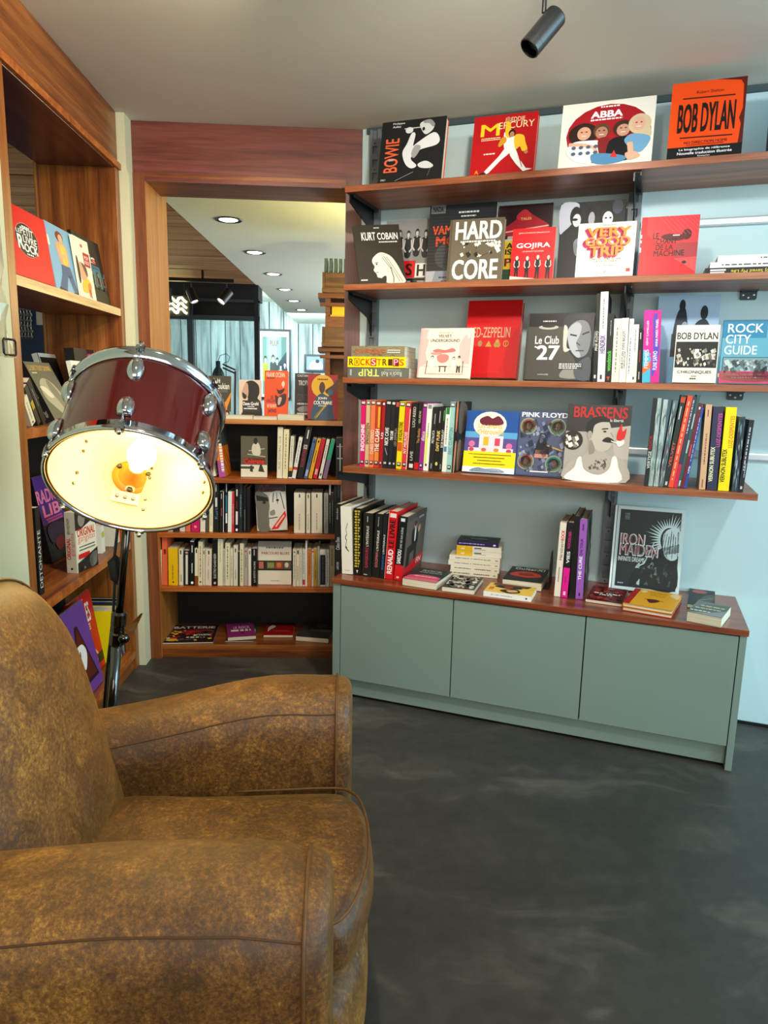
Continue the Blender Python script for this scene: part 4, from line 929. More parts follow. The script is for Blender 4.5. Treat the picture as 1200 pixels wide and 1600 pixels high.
face(RW, z, 2.75, 771, 855, 322, '#2a1416', [('b', [(2, 34), (30, 20), (50, 8), (66, 14), (96, 28), (70, 36), (40, 38)], '#a81a28'), ('b', [(34, 14), (48, 6), (60, 12), (56, 18), (42, 20)], '#c42a34'), ('l', [(2, 34), (40, 31), (94, 27)], 1.6, '#e6b0a8'), ('t', 'TALES', 42, 16, 62, 19, '#e8c070'), ('p', [(20, 38), (30, 38), (28, 60), (18, 60)], '#c9a8a0'), ('p', [(44, 36), (50, 36), (58, 60), (40, 60)], '#d8c0b8')],
    'dark book with a red flying saucer hat shape, behind the red book', t=.012, lean=7, hard=False)
face(RW, z, 2.70, 770, 846, 375, '#1d4a30', [('r', 0, 4, 100, 66, '#e6bd1c'), ('t', 'A G', 22, 8, 52, 20, '#101010', 2), ('t', 'IST', 20, 22, 46, 34, '#101010', 2), ('t', 'PU', 20, 42, 56, 60, '#6a1020', 2), ('r', 0, 0, 100, 4, '#c8c8b8'), ('r', 16, 74, 60, 76, '#4a4a3c')],
    'yellow and green book half hidden between khaki book and red book', t=.012, lean=9, hard=False)
face(RW, z, 2.59, 796, 863, 358, '#d40d17', [('t', 'JEAN-CHARLES DESGROUX', 14, 8, 86, 11, '#f3d9d4', 0), ('t', 'GOJIRA', 11, 29, 89, 41, '#fff', 1), ('t', 'LES ENFANTS SAUVAGES', 26, 44, 75, 46.5, '#f3d9d4', 0)]+crowd(2, 100, 54, 4, .46, [('#e6d2c8', '#e8d4ca', '#1a1416', '#1a1416')])+[('p', [(0, 100), (0, 93), (60, 99)], '#e8d8c8')],
    'small red book with white capital title above four men in black', t=.016, lean=7, hard=False)
face(RW, z, 2.735, 868, 968, 318, '#12161c', [('b', [(0, 2), (28, 2), (22, 22), (8, 34), (0, 36)], '#b9bccb'), ('e', 24, 17, 9, 12, '#0a0c10'), ('e', 26, 22, 6.5, 8, '#d2d2da'), ('e', 48, 16, 8, 11, '#06080c'), ('e', 49, 21, 5, 8.5, '#a9a9b2'), ('e', 72, 14, 11, 13, '#06080c'), ('e', 74, 22, 8, 9, '#d8d6de'), ('e', 71, 21, 1.8, 1, '#111'), ('e', 78, 21, 1.8, 1, '#111'), ('e', 23, 21, 4.5, 1.6, '#0a0c10'), ('e', 88, 8, 8, 9, '#3c4656'), ('b', [(24, 48), (34, 44), (38, 60), (30, 66), (25, 60)], '#8a94a6'), ('d', 30, 82, 46, 84, '#ccc')],
    'tall black photo book with pale faces, behind the cream book with orange letters', t=.03, lean=6)
vg = [('t', 'UNE HISTOIRE INTIME', 24, 66, 78, 69, '#2b2623', 1), ('t', 'DE LA MUSIQUE', 32, 70.5, 72, 73.5, '#2b2623', 1), ('d', 40, 4, 66, 5.4, '#777'), ('d', 36, 79, 70, 80.4, '#999'), ('t', 'GM', 48, 91, 54, 93, '#555'), ('r', 88, 86, 95, 92, '#c02028')]
for s, x0, y0, x1, y1 in (('VERY', 16, 9, 92, 26), ('GOOD', 14, 27, 92, 43), ('TRIP', 22, 44, 82, 62)):
    for k in range(5): vg.append(('t', s, x0-k*1.3, y0+k*.9, x1-k*1.3, y1+k*.9, '#c01858', 2))
    vg.append(('t', s, x0, y0, x1, y1, '#f08a12', 2))
face(RW, z, 2.58, 898, 988, 350, '#f1ead6', vg, 'cream book with three lines of fat orange and pink letters', t=.02, lean=8, hard=False)
face(RW, z, 2.585, 996, 1086, 340, '#e01420', [('r', 10, 0, 100, 46, '#d8343a'), ('p', [(10, 0), (10, 30), (34, 46), (0, 46), (0, 0)], '#e01420'), ('r', 60, 46, 100, 70, '#a8353a'), ('p', [(60, 72), (100, 70), (100, 96), (84, 86)], '#d2484a'), ('r', 6, 6, 10, 12, '#e01420'), ('e', 80, 32, 8, 9, '#4a1418'), ('b', [(36, 34), (50, 30), (80, 34), (70, 42), (44, 40)], '#5a1a1e'), ('r', 56, 32, 68, 34, '#e8c8c0'), ('t', 'LE', 22, 28, 32, 38, '#240a0c', 1), ('t', 'CHANT', 28, 38, 64, 47, '#240a0c', 1), ('t', 'DE LA', 28, 48, 58, 57, '#240a0c', 1), ('t', 'MACHINE', 25, 58, 78, 68, '#240a0c', 1), ('e', 79, 79, 4, 2.6, '#2a1010'), ('r', 0, 30, 2.4, 36, '#f4e8e0'), ('r', 0, 40, 2.4, 44, '#f4e8e0'), ('r', 0, 52, 2.4, 60, '#f4e8e0')]+[('l', [(30+k*8, 0), (62+k*8 if k < 5 else 100, 32 if k < 5 else 32-(k-4)*6)], .5, '#e8686a') for k in range(9)],
    'red book with slanted black capital title beside the stacked books, second shelf', t=.02, lean=6, hard=False)
q0 = RW.at(1101, 2.60, z); q1 = RW.P(.52, 2.60, z)
flat(RW, z, None, None, .14, .022, '#121214', [], 'black book with yellow lettering, bottom of the pile at the right edge', 'spine_down', pts=(q0, q1), sart=[('td', 'Last Night a DJ Saved My Life', 22, 28, 78, 80, '#e0cc28', 1), ('r', 20, 84, 44, 96, '#eee'), ('r', 56, 85, 78, 96, '#eee')])
q0 = RW.at(1109, 2.605, z+.0225); q1 = RW.P(.50, 2.605, z+.0225)
flat(RW, z, None, None, .14, .018, '#eeeeea', [], 'white paperback in the middle of the pile at the right edge', 'spine_down', pts=(q0, q1), sart=[('d', 40, 36, 60, 90, '#444')])
q0 = RW.at(1121, 2.61, z+.041); q1 = RW.P(.50, 2.61, z+.041)
flat(RW, z, None, None, .14, .020, '#f2f2ef', [], 'white paperback on top of the pile at the right edge', 'spine_down', pts=(q0, q1), sart=[('d', 38, 14, 58, 62, '#666')])
# ---------------------------------------------------------------- third shelf
z = SZ[2]+.0005
q0 = RW.P(-1.148, 2.575, z); q1 = RW.at(633, 2.60, z)
def pileb(xl, xr, cL, zz, t, col, lab, sart, dep=.165, **kw):
    A = RW.at(xl, cL, zz); B = RW.at(xr, cL+.012, zz)
    return flat(RW, z, None, None, dep, t, col, [], lab, 'spine_down', pts=(A, B), sart=sart, **kw)
pileb(543, 639, 2.565, z, .0385, '#6b6c62', 'grey book with pale green lettering, bottom of the pile on the left', [('td', 'TRIP', 14, 48, 86, 82, '#e6e878', 1), ('td', "Rock'n Roll", 36, 12, 84, 44, '#dcdccc', 0), ('d', 16, 14, 24, 40, '#b8b8a8'), ('r', 20, 93, 80, 96, '#b8b8a8')], group='books piled at the left end of the third shelf')
pileb(543, 634, 2.562, z+.039, .0405, '#f2dc0c', 'bright yellow book with mixed lettering, middle of the pile on the left', [('r', 14, 79, 86, 88.5, '#c88a10'), ('r', 14, 50, 86, 60, '#c8321c'), ('r', 14, 11.5, 86, 21.5, '#8a0f1c')]+[('tu', ch, 20, 89.5-i*9.6, 80, 97-i*9.6, cc) for i, (ch, cc) in enumerate(zip('ROCKSTRIPS', ['#4a2a08', '#f2dc0c', '#d02818', '#d02818', '#f0d0c0', '#c8661c', '#5a2a10', '#5a2a10', '#f0b0c0', '#c8661c']))], group='books piled at the left end of the third shelf')
pileb(549, 632, 2.566, z+.080, .0400, '#8d8260', 'speckled beige book with orange lettering, top of the pile on the left', speckle(2, 2, 98, 98, 60, ['#a59a78', '#6d6448', '#b8ac88'], 3)+[('td', 'LE ROCK de A à Z', 30, 36, 76, 92, '#d8562c', 1), ('d', 34, 8, 44, 32, '#eee'), ('d', 54, 8, 64, 32, '#eee')], group='books piled at the left end of the third shelf')
face(RW, z, 2.585, 651, 733, 513, '#f1e2ce', [('r', 0, 0, 3, 100, '#e0a8a0'), ('p', [(3, 0), (15, 3), (12, 20), (17, 24), (13, 50), (18, 70), (3, 80)], '#eab4ac'), ('p', [(82, 20), (88, 12), (92, 22), (97, 14), (97, 72), (78, 70), (76, 34)], '#ecbab2'), ('r', 3, 76, 97, 78, '#ecc0b4'), ('t', 'THE HISTORY OF', 34, 8, 62, 10.5, '#8a5a54', 0), ('t', 'VELVET', 35, 13, 60, 19, '#2a1a1a', 1), ('t', 'UNDERGROUND', 20, 22, 76, 28, '#2a1a1a', 1),
    ('b', [(26, 46), (36, 42), (50, 44), (64, 40), (70, 46), (58, 49), (40, 50)], '#dd6f6a'), ('b', [(22, 50), (40, 48), (44, 52), (30, 54)], '#e8948c'), ('b', [(36, 56), (48, 52), (58, 56), (56, 66), (46, 70), (38, 66)], '#e4807a'), ('r', 40, 76, 56, 78, '#3a2626'), ('r', 42, 78, 44, 88, '#3a2626'), ('r', 52, 78, 54, 88, '#3a2626')]
    +fig(27, 56, .40, '#2a1c1c', '#f0e4d4', '#efe8da', '#e6dccb')+fig(68, 58, .40, '#2a1c1c', '#f0e4d4', '#efe8da', '#e6dccb')+fig(78, 56, .34, '#2a1c1c', '#f0e4d4', '#d8d0c0', '#3a2c2c')+[('l', [(18, 66), (16, 92)], 1.2, '#4a2c2c'), ('l', [(86, 66), (86, 90)], 1.2, '#4a2c2c'), ('l', [(14, 92), (88, 92)], .8, '#c88a80')],
    'pale pink book with two seated figures in front of the tall red book', t=.016, lean=13, spine='#d98a84')
face(RW, z, 2.70, 722, 806, 470, '#cc0610', [('p', [(0, 30), (100, 27), (84, 50), (66, 94), (0, 96)], '#d80a12'), ('t', 'LED-ZEPPELIN', 8, 35, 82, 48, '#c9bc98', 0), ('e', 28, 56, 4, 4, '#a89050'), ('p', [(38, 60), (44, 52), (50, 60)], '#c8a048'), ('e', 60, 54, 3.5, 3.5, '#c8a048'), ('e', 57.5, 57.5, 3.5, 3.5, '#b89040'), ('e', 62.5, 57.5, 3.5, 3.5, '#b89040'), ('e', 76, 56, 5, 4.2, '#c8a048'), ('e', 76, 56, 3.8, 3.2, '#c8100f'), ('r', 75.3, 53, 76.7, 59, '#c8a048')],
    'tall plain red box-like book with a thin pale title and four symbols', t=.045, lean=12)
face(RW, z, 2.59, 817, 921, 490, '#48443c', [('r', 0, 0, 100, 20, '#0a0a0c'), ('t', 'Le Club', 14, 34, 50, 46, '#f4f2ea', 1), ('t', '27', 18, 48, 52, 70, '#f4f2ea', 2), ('l', [(14, 50), (20, 52)], 2, '#f4f2ea'), ('e', 33, 21, 15, 3.4, '#b9b6aa'), ('e', 33, 19, 10, 2.6, '#24221e'), ('d', 24, 11, 44, 13, '#ccc'),
    ('b', [(56, 8), (70, 2), (92, 4), (99, 14), (99, 80), (84, 84), (74, 66), (62, 52), (56, 30)], '#20222a'), ('b', [(62, 26), (74, 12), (90, 14), (97, 34), (94, 58), (84, 66), (76, 64), (66, 48)], '#7d8088'), ('b', [(62, 26), (74, 14), (82, 20), (80, 34), (76, 46), (84, 64), (76, 64), (66, 50)], '#b2b4ba'), ('l', [(66, 32), (76, 34)], 2.4, '#101216'), ('l', [(84, 32), (94, 28)], 2.4, '#101216'), ('l', [(76, 44), (82, 48)], 1.4, '#202228'), ('l', [(76, 56), (88, 56)], 1.6, '#2a2c32'), ('b', [(56, 20), (62, 24), (62, 50), (68, 54), (58, 56)], '#cfcabc'), ('b', [(56, 96), (60, 84), (78, 78), (84, 96)], '#8d8a80'), ('b', [(76, 80), (92, 66), (99, 70), (99, 98), (80, 98)], '#4b4f58'), ('r', 52, 74, 88, 84, '#3c3a36'), ('d', 53, 75, 86, 77, '#ccc'), ('d', 53, 78, 86, 80, '#ccc'), ('d', 53, 81, 80, 83, '#ccc'), ('t', 'LAROUSSE', 22, 91, 38, 93, '#ddd', 0), ('r', 0, 0, 3, 100, '#3b3832')],
    'square dark book with a white number and half-lit face on the third shelf', t=.022, lean=9)
def T_(s, a, b, c, u0=25, u1=75, bd=1): return ('tu', s, u0, a, u1, b, c, bd)
row(RW, z, 2.585, .15, [
    (926, 932, 459, 7, '#2b2926', [T_('PINK FLOYD', 42, 64, '#e6e2d8', 15, 85), ('r', 25, 92, 75, 96, '#ddd')], {'d': .19}),
    (933, 945, 456, 6, '#efece4', [T_('HENDRIX', 48, 68, '#5b2a8c', 15, 85, 2), ('d', 40, 8, 55, 40, '#888'), ('r', 35, 92, 60, 97, '#333')], {'d': .22, 'cov': '#2a2c30', 'art': [('p', [(4, 6), (24, 4), (20, 28), (2, 30)], '#6a3aa0'), ('r', 0, 0, 3, 100, '#efece4')]}),
    (945, 955, 490, 5, '#242724', [T_('woodstock', 54, 84, '#5cc84a', 15, 80, 2), ('p', [(25, 92), (75, 92), (50, 98)], '#e04a28'), ('d', 50, 10, 62, 32, '#aaa')], {}),
    (955, 967, 498, 5, '#e8e3d2', [('d', 40, 14, 55, 84, '#8a8574')], {}),
    (967, 978, 497, 5, '#eceade', [T_('BOB DYLAN', 52, 78, '#222', 15, 50), T_('YVES BIGOT', 20, 50, '#333', 20, 60), ('d', 60, 52, 72, 78, '#555')], {}),
    (978, 985, 498, 6, '#eeece2', [('d', 40, 30, 60, 86, '#777')], {}),
    (985, 994, 507, 5, '#e9e4d6', [('d', 40, 10, 55, 46, '#888'), ('r', 30, 90, 60, 95, '#555')], {}),
    (994, 1001.5, 513, 4, '#1c1c1e', [('d', 40, 8, 60, 20, '#ccc'), ('d', 40, 40, 60, 62, '#b83a30'), ('d', 40, 80, 60, 94, '#bbb')], {'c': .004}),
    (1003, 1016, 485, 4, '#e0289a', [('r', 0, 64, 100, 100, '#4ab4d8'), ('p', [(0, 78), (100, 70), (100, 80), (0, 88)], '#e8703a'), ('p', [(0, 54), (100, 60), (60, 66), (0, 70)], '#4ab4d8'), T_('RÉMY CAMELLIER', 14, 48, '#f6e8f0', 30, 60), T_('FEMMES', 54, 80, '#f6e8f0', 20, 70)], {'n': 'pink and turquoise', 'd': .14}),
    (1016, 1030, 485, 4, '#d8268e', [('b', [(10, 10), (60, 6), (40, 30), (90, 50), (60, 80), (10, 90), (20, 50)], '#5a4ab8'), T_('PUNK SAPHO', 56, 82, '#f4e6f4', 20, 70), T_('ANNA MARIA VRABEL', 12, 50, '#f4e6f4', 40, 70)], {'n': 'pink and violet', 'cov': '#4a1424', 'art': [('r', 0, 0, 100, 34, '#c8125a')], 'd': .12})],
    'the third shelf row', 'upright books on the third shelf')
face(RW, z, 2.75, 1018, 1114, 462, '#a9c8e2', [('b', [(28, 40), (34, 18), (44, 14), (50, 30), (54, 54), (30, 60)], '#1c2c38'), ('e', 40, 12, 5, 7, '#15222c'), ('b', [(58, 42), (66, 30), (80, 28), (90, 42), (92, 60), (56, 60)], '#101c26'), ('e', 76, 20, 6, 8, '#1a2630'), ('e', 46, 38, 6, 8, '#8fa0b0'), ('r', 26, 44, 40, 70, '#14202a'), ('p', [(24, 70), (36, 70), (38, 100), (22, 100)], '#7ab0d4')],
    'large light blue photo book with dark standing figures behind the white book', t=.014, lean=8)
face(RW, z, 2.585, 1050, 1118, 508, '#ece6d6', [('t', 'BOB DYLAN', 3, 13, 96, 25, '#15130f', 1), ('r', 2, 29, 98, 74, '#141211')]+speckle(4, 40, 96, 72, 60, ['#e6e0d0', '#bdb5a4', '#8a8274', '#efeade', '#4a453d'], 4)+[('r', 46, 42, 56, 58, '#efe9da'), ('r', 70, 50, 94, 60, '#cfc8b8'), ('t', 'CHRONIQUES', 10, 79, 88, 85, '#15130f', 0), ('d', 42, 88, 56, 89.4, '#777'), ('d', 40, 92, 54, 94, '#333')],
    'white paperback with a black city photograph in front of the light blue book', t=.022, lean=8, hard=False)
face(RW, z, 2.60, 1122, 1215, 500, '#5fa8c0', [('r', 0, 0, 100, 3, '#2f6f8c'), ('r', 0, 3, 74, 28, '#2184ac'), ('p', [(74, 3), (90, 3), (74, 28)], '#6db3c8'), ('t', 'ROCK', 8, 6, 68, 20, '#eef4f2', 1), ('t', 'CITY', 6, 23, 48, 37, '#eef4f2', 1), ('t', 'GUIDE', 5, 40, 60, 54, '#eef4f2', 1), ('r', 4, 58, 96, 96, '#2b3a40'), ('r', 5, 59, 95, 95, '#7c9ca0')]+speckle(6, 62, 94, 84, 70, ['#39464a', '#a9bcbc', '#57696c', '#c3d0ce'], 5)+[('b', [(60, 76), (70, 62), (80, 76), (84, 88), (58, 88)], '#3c4c50'), ('d', 78, 8, 100, 10, '#1d4a5c'), ('d', 80, 14, 100, 16, '#1d4a5c'), ('d', 82, 20, 100, 22, '#1d4a5c'), ('d', 80, 26, 100, 28, '#1d4a5c'), ('r', 0, 80, 100, 99, '#d2406c'), ('b', [(4, 82), (90, 84), (92, 94), (60, 97), (8, 95)], '#eaa890'), ('r', 8, 88, 86, 92, '#8a5a38'), ('d', 12, 84, 84, 86, '#f6e2d8'), ('d', 22, 89, 76, 91, '#f6e2d8')],
    'turquoise book with three white title lines and a pink paper band, right end', t=.022, lean=5, hard=False)
# ---------------------------------------------------------------- lowest wall shelf
z = SZ[3]+.0005
def bd(title, tc, extra=(), u0=12, u1=88, a=36, b=76, bd_=2):
    return [('r', 6, 1, 94, 7, '#17171a'), ('r', 16, 2, 84, 5.5, '#d8d4cc'), ('r', 14, 90, 86, 96, '#1a1a1c'), ('d', 24, 91, 70, 94, '#ddd')]+list(extra)+[('tu', title, u0, a, u1, b, tc, bd_)]
row(RW, z, 2.515, .18, [
    (562, 569.6, 625, 2.4, '#d81868', bd('INDOCHINE', '#f6eef0', [('r', 4, 38, 96, 76, '#e8388a')])),
    (569.8, 576, 625, 3, '#d9b98a', bd('SPRINGSTEEN', '#4a3420', (), 12, 88, 34, 66, 1)),
    (576.2, 583.4, 625, 4, '#ec7a4c', bd('CHRIS STEREO', '#f8d8c0', (), 12, 88, 44, 80, 1)),
    (583.6, 591.6, 626, 4.4, '#c2401c', bd('THE CLASH', '#f6ece0', [('r', 50, 9, 90, 40, '#e8a83a'), ('r', 10, 76, 90, 90, '#e88a3c')], 8, 92, 42, 76, 2)),
    (591.8, 596.8, 627, 6, '#a81c20', bd('U2', '#f0e0e0', (), 15, 85, 46, 56, 2)),
    (597, 605.4, 625, 7, '#26262a', bd('NICK CAVE', '#e8e4e0', [('l', [(30, 70), (80, 80)], 2, '#bbb')], 14, 86, 40, 66, 2)),
    (605.6, 612, 626, 7, '#232327', bd('THE CURE', '#f2f0ea', (), 14, 86, 44, 58, 2)),
    (612.2, 617.6, 627, 7.0, '#1d1a1c', bd('LED ZEPPELIN', '#9a8a7a', [('r', 10, 1, 90, 8, '#c8484a')], 14, 86, 40, 66, 1)),
    (618.6, 627, 627, 6.5, '#f0d414', bd('THE ROLLING STONES', '#201c10', [('r', 8, 60, 92, 73, '#d8541c')], 14, 86, 30, 58, 1)),
    (627.2, 635.4, 628, 7.5, '#d83c40', bd('NY MELROSE', '#f8dcd0', [('r', 86, 10, 100, 100, '#e8dcc8')], 10, 70, 44, 76, 1)),
    (637.5, 646, 629, 7.5, '#1f1d1c', [T_('LOU REED', 6, 36, '#cfcac0', 20, 70, 1), T_('LIVE', 72, 86, '#cfcac0', 20, 70, 1), ('r', 14, 91, 86, 97, '#d8d8d0')]),
    (646.2, 653.6, 629, 8.5, '#231f1c', [T_('The Beatles', 38, 60, '#c88a5a', 20, 75, 1), T_('GUIDE', 12, 30, '#c8b4a0', 25, 65), ('r', 4, 89, 96, 99, '#cf1a1c')]),
    (653.8, 660.6, 629, 8, '#9a2a86', bd('disco', '#f0dcec', (), 10, 90, 42, 56, 1)),
    (661, 669, 631, 7, '#eceae0', [('r', 20, 1, 90, 7, '#8a8a84'), ('p', [(10, 42), (60, 40), (50, 88), (10, 90)], '#e2e26a'), ('d', 40, 28, 60, 50, '#999'), ('e', 50, 91, 18, 2, '#333')]),
    (669.4, 677, 636, 8, '#26241f', [T_('METALLICA', 36, 56, '#d8d4cc', 15, 65, 1), ('d', 40, 10, 60, 26, '#999'), ('d', 40, 88, 60, 96, '#bbb')]),
    (677.2, 684.6, 636, 8, '#1d1c19', [T_('DAFT PUNK', 36, 68, '#e2c070', 10, 80, 2), ('d', 40, 6, 60, 24, '#aaa'), ('e', 50, 88, 26, 3, '#dcd060')]),
    (684.8, 690, 637, 8, '#23241f', [T_('BOB MARLEY', 34, 62, '#dcd8cc', 10, 85, 1), ('d', 30, 4, 60, 20, '#4a9a4a'), ('d', 40, 88, 60, 96, '#bbb')]),
    (690.2, 697, 637, 7, '#e6e6dc', [('r', 10, 0, 90, 10, '#2a7a3a'), ('d', 40, 16, 60, 56, '#888'), ('r', 15, 60, 80, 68, '#4a88b8')]),
    (697.4, 705, 628, 7, '#9cc8c0', bd('ERIC CLAPTON', '#6a9a94', (), 12, 88, 36, 74, 1)),
    (706.5, 711.5, 628, 7, '#1a1715', [('b', [(20, 4), (70, 2), (60, 36), (20, 40)], '#c87a54'), ('b', [(30, 60), (80, 58), (60, 96), (20, 98)], '#b88468')], {'cov': '#221d1a', 'art': [('b', [(5, 2), (60, 6), (70, 34), (10, 44)], '#6b5a4e'), ('b', [(5, 60), (30, 56), (40, 90), (8, 97)], '#8a6450')], 'd': .19})],
    'the comics row on the lowest wall shelf', 'upright comics on the lowest wall shelf', hard=True)
yel = [('r', 0, 0, 100, 34, '#1a4f9a'), ('r', 0, 34, 100, 44, '#5aa4d4'), ('e', 46, 22, 32, 21, '#e9e4d8'), ('b', [(26, 14), (40, 8), (50, 12), (62, 8), (72, 20), (50, 24), (30, 22)], '#6a1a34'), ('t', 'Les amants', 24, 20, 70, 28, '#d8b82a', 1), ('t', "d'Hérouville", 22, 29, 74, 38, '#d8b82a', 1), ('r', 0, 44, 100, 68, '#5a4a8c'), ('r', 28, 40, 74, 68, '#e9d8e0'), ('r', 36, 42, 46, 56, '#e8b42a'), ('r', 58, 44, 68, 56, '#d84060'), ('e', 14, 54, 6, 5, '#e070a0'), ('e', 86, 56, 6, 5, '#e070a0'), ('r', 8, 60, 94, 66, '#e9d8e0'), ('e', 14, 63, 5, 3, '#d03a5a'), ('e', 38, 63, 5, 3, '#e0604a'), ('e', 62, 63, 5, 3, '#e08a3a'), ('e', 86, 64, 5, 3, '#c83a60'),
       ('r', 0, 66, 100, 91, '#f4dc10'), ('d', 10, 70, 92, 71.3, '#5a5010'), ('d', 20, 75, 80, 76.3, '#5a5010'), ('d', 28, 80, 74, 81.3, '#5a5010'), ('d', 20, 85, 82, 86.3, '#5a5010'), ('r', 0, 91, 100, 100, '#e6eef2'), ('b', [(16, 96), (30, 92), (46, 94), (60, 92), (78, 95), (76, 99), (20, 99)], '#3f8fc8')]
face(RW, z, 2.54, 722, 803, 641, '#1b5aa8', yel, 'blue book with a big yellow paper band on the lowest wall shelf', t=.02, lean=12)
pf = [('r', 2, 2, 98, 98, '#515a78')]+speckle(4, 12, 96, 94, 90, ['#39425e', '#7c86a4', '#2a3048', '#9a9fb4', '#5e4a5c'], 5)+[('t', 'PINK FLOYD', 5, 2.5, 97, 10, '#e6e8ee', 2)]
for ex_, ey, cc in ((20, 24, '#b85a44'), (78, 24, '#6c7a58'), (20, 78, '#c05a5a'), (76, 80, '#3a8a8c')):
    pf += [('e', ex_, ey, 17, 13, '#8a9a86'), ('e', ex_, ey, 14.5, 11, cc), ('e', ex_, ey, 11, 8.4, '#2a1d1c'), ('e', ex_+1, ey, 5, 6, '#a87a62')]
pf += [('p', [(46, 34), (34, 66), (66, 66), (54, 34)], '#1a1d24'), ('p', [(38, 60), (62, 60), (64, 72), (36, 72)], '#c4897a'), ('e', 50, 40, 5, 4, '#e4e6ea'), ('l', [(58, 52), (92, 60)], 2, '#c8a050'), ('r', 30, 92, 66, 94, '#e0e0e0')]
face(RW, z, 2.545, 804, 882, 641, '#3c4668', pf, 'dark blue patterned book with four round portraits, left of the moustached portrait book', t=.014, lean=11)
br = [('r', 0, 0, 100, 100, '#a9a096'), ('r', 0, 0, 100, 36, '#332f2f'), ('p', [(70, 30), (100, 26), (100, 70), (80, 70)], '#b9afa6'), ('e', 12, 48, 16, 13, '#2b2724')]+speckle(0, 40, 22, 58, 24, ['#e6e0d4', '#8a8278'], 3)+[('t', 'BRASSENS', 10, 3, 94, 18, '#b51c20', 2), ('t', 'ou la liberté', 60, 18, 88, 22, '#eee', 0),
      ('b', [(24, 70), (36, 62), (40, 44), (62, 60), (70, 66), (94, 72), (99, 100), (4, 100), (8, 78)], '#b0a598'), ('b', [(36, 24), (50, 16), (66, 22), (72, 36), (76, 42), (72, 46), (73, 52), (66, 60), (52, 60), (40, 50), (34, 38)], '#bdb2a4'), ('b', [(32, 28), (40, 18), (58, 15), (68, 22), (54, 23), (44, 28), (42, 40), (36, 42)], '#1d1a19'), ('e', 38, 40, 4, 5.4, '#a3988a'), ('b', [(58, 47), (66, 42), (76, 46), (74, 49), (64, 49)], '#1d1a19'), ('l', [(56, 32), (66, 31)], 1.6, '#1d1a19'), ('e', 61, 35, 2.6, 1.2, '#2a2624'), ('l', [(70, 36), (75, 42)], 1, '#7c7268'), ('l', [(72, 47), (82, 50)], 1.2, '#eee'), ('b', [(80, 47), (90, 44), (92, 50), (84, 54)], '#efe9e0'), ('b', [(82, 46), (80, 38), (86, 24), (88, 34), (94, 30), (91, 44)], '#d81a1c'),
      ('b', [(40, 46), (46, 54), (48, 62), (40, 66), (38, 56)], '#8f8476'), ('b', [(22, 72), (28, 70), (34, 86), (56, 92), (72, 84), (76, 68), (82, 68), (86, 80), (88, 100), (6, 100), (18, 84)], '#f1ece2'), ('b', [(28, 70), (38, 66), (60, 66), (74, 70), (70, 84), (56, 90), (36, 86)], '#b0a598')]+speckle(40, 70, 68, 86, 30, ['#6e655c', '#857b70'], 2)
face(RW, z, 2.52, 878, 978, 631, '#a9a096', br, 'large photo book of a moustached man in white vest with a red title', t=.014, lean=11)
row(RW, z, 2.50, .15, [
    (1006, 1013, 622, 15, '#24282a', [T_('VERTIGE', 60, 80, '#d8dcd8', 20, 90, 1), T_('ROCK', 42, 58, '#a82a34', 10, 80, 1)]),
    (1013, 1020, 622, 14, '#9fb6b2', speckle(5, 2, 95, 98, 60, ['#d2dcd8', '#4f6466', '#e6eae4', '#7d9a9a'], 6)),
    (1021, 1028, 624, 16, '#a9bcba', speckle(5, 2, 95, 98, 60, ['#d2dcd8', '#3f5254', '#e6eae4', '#56707a'], 6)),
    (1028, 1036, 625, 24, '#5c7074', speckle(5, 2, 95, 98, 60, ['#c2ccc8', '#2f4246', '#e0e4de', '#8a4060'], 6)),
    (1036, 1044, 617, 29, '#27312e', [T_('VELVET', 50, 78, '#d8584a', 20, 70, 1), ('d', 30, 12, 50, 26, '#ccc'), ('r', 30, 94, 70, 98, '#ccc'), ('r', 5, 2, 95, 8, '#b84a38')]),
    (1044, 1052, 618, 31, '#ee4e2c', [('d', 35, 6, 60, 92, '#f6b09a')]),
    (1052, 1058, 619, 31, '#3c3a4e', [('r', 0, 74, 100, 100, '#c8204c'), ('d', 30, 4, 60, 40, '#b8b8c8')]),
    (1058, 1063, 617, 32, '#2f5a58', [('d', 30, 20, 60, 36, '#c8d8d4'), ('d', 30, 48, 70, 62, '#e8eeea'), ('r', 30, 92, 70, 98, '#ddd')]),
    (1063, 1069, 630, 29, '#6a2430', [('r', 30, 4, 70, 7, '#ddd'), ('d', 30, 48, 70, 62, '#c8505a')]),
    (1067.8, 1072.6, 637, 27.5, '#234aa0', [T_('TIME', 72, 82, '#e8ecf4', 10, 80, 1), ('d', 30, 12, 55, 66, '#a8b8e0')]),
    (1092, 1102, 632, 11, '#d8ab86', [('d', 40, 6, 55, 14, '#6a4a34'), ('d', 40, 34, 58, 70, '#7a5a44'), ('d', 40, 88, 55, 98, '#7a5a44')]),
    (1104, 1120, 635, 11, '#2d3350', [T_('VERNON SUBUTEX', 48, 90, '#e6e6b4', 8, 50, 2), T_('LUZ-DESPENTES', 8, 48, '#c84a9a', 56, 96, 2)]),
    (1121.5, 1139, 636, 13, '#f6e206', [T_('VERNON SUBUTEX', 50, 90, '#26221a', 8, 50, 2), T_('LUZ-DESPENTES', 10, 48, '#e08a1c', 52, 92, 2)]),
    (1143, 1153, 651, 12, '#31444e', speckle(5, 2, 95, 98, 50, ['#b2c2c8', '#10181e', '#7c97a2', '#24343c'], 7)),
    (1153, 1161, 656, 18, '#18202a', [('d', 30, 10, 55, 70, '#b8c0c8'), ('d', 60, 60, 75, 80, '#b8c0c8'), ('r', 30, 92, 70, 96, '#ccc')])],
    'the tilted row, lowest wall shelf', 'tilted books at the right end of the lowest wall shelf', hard=False)

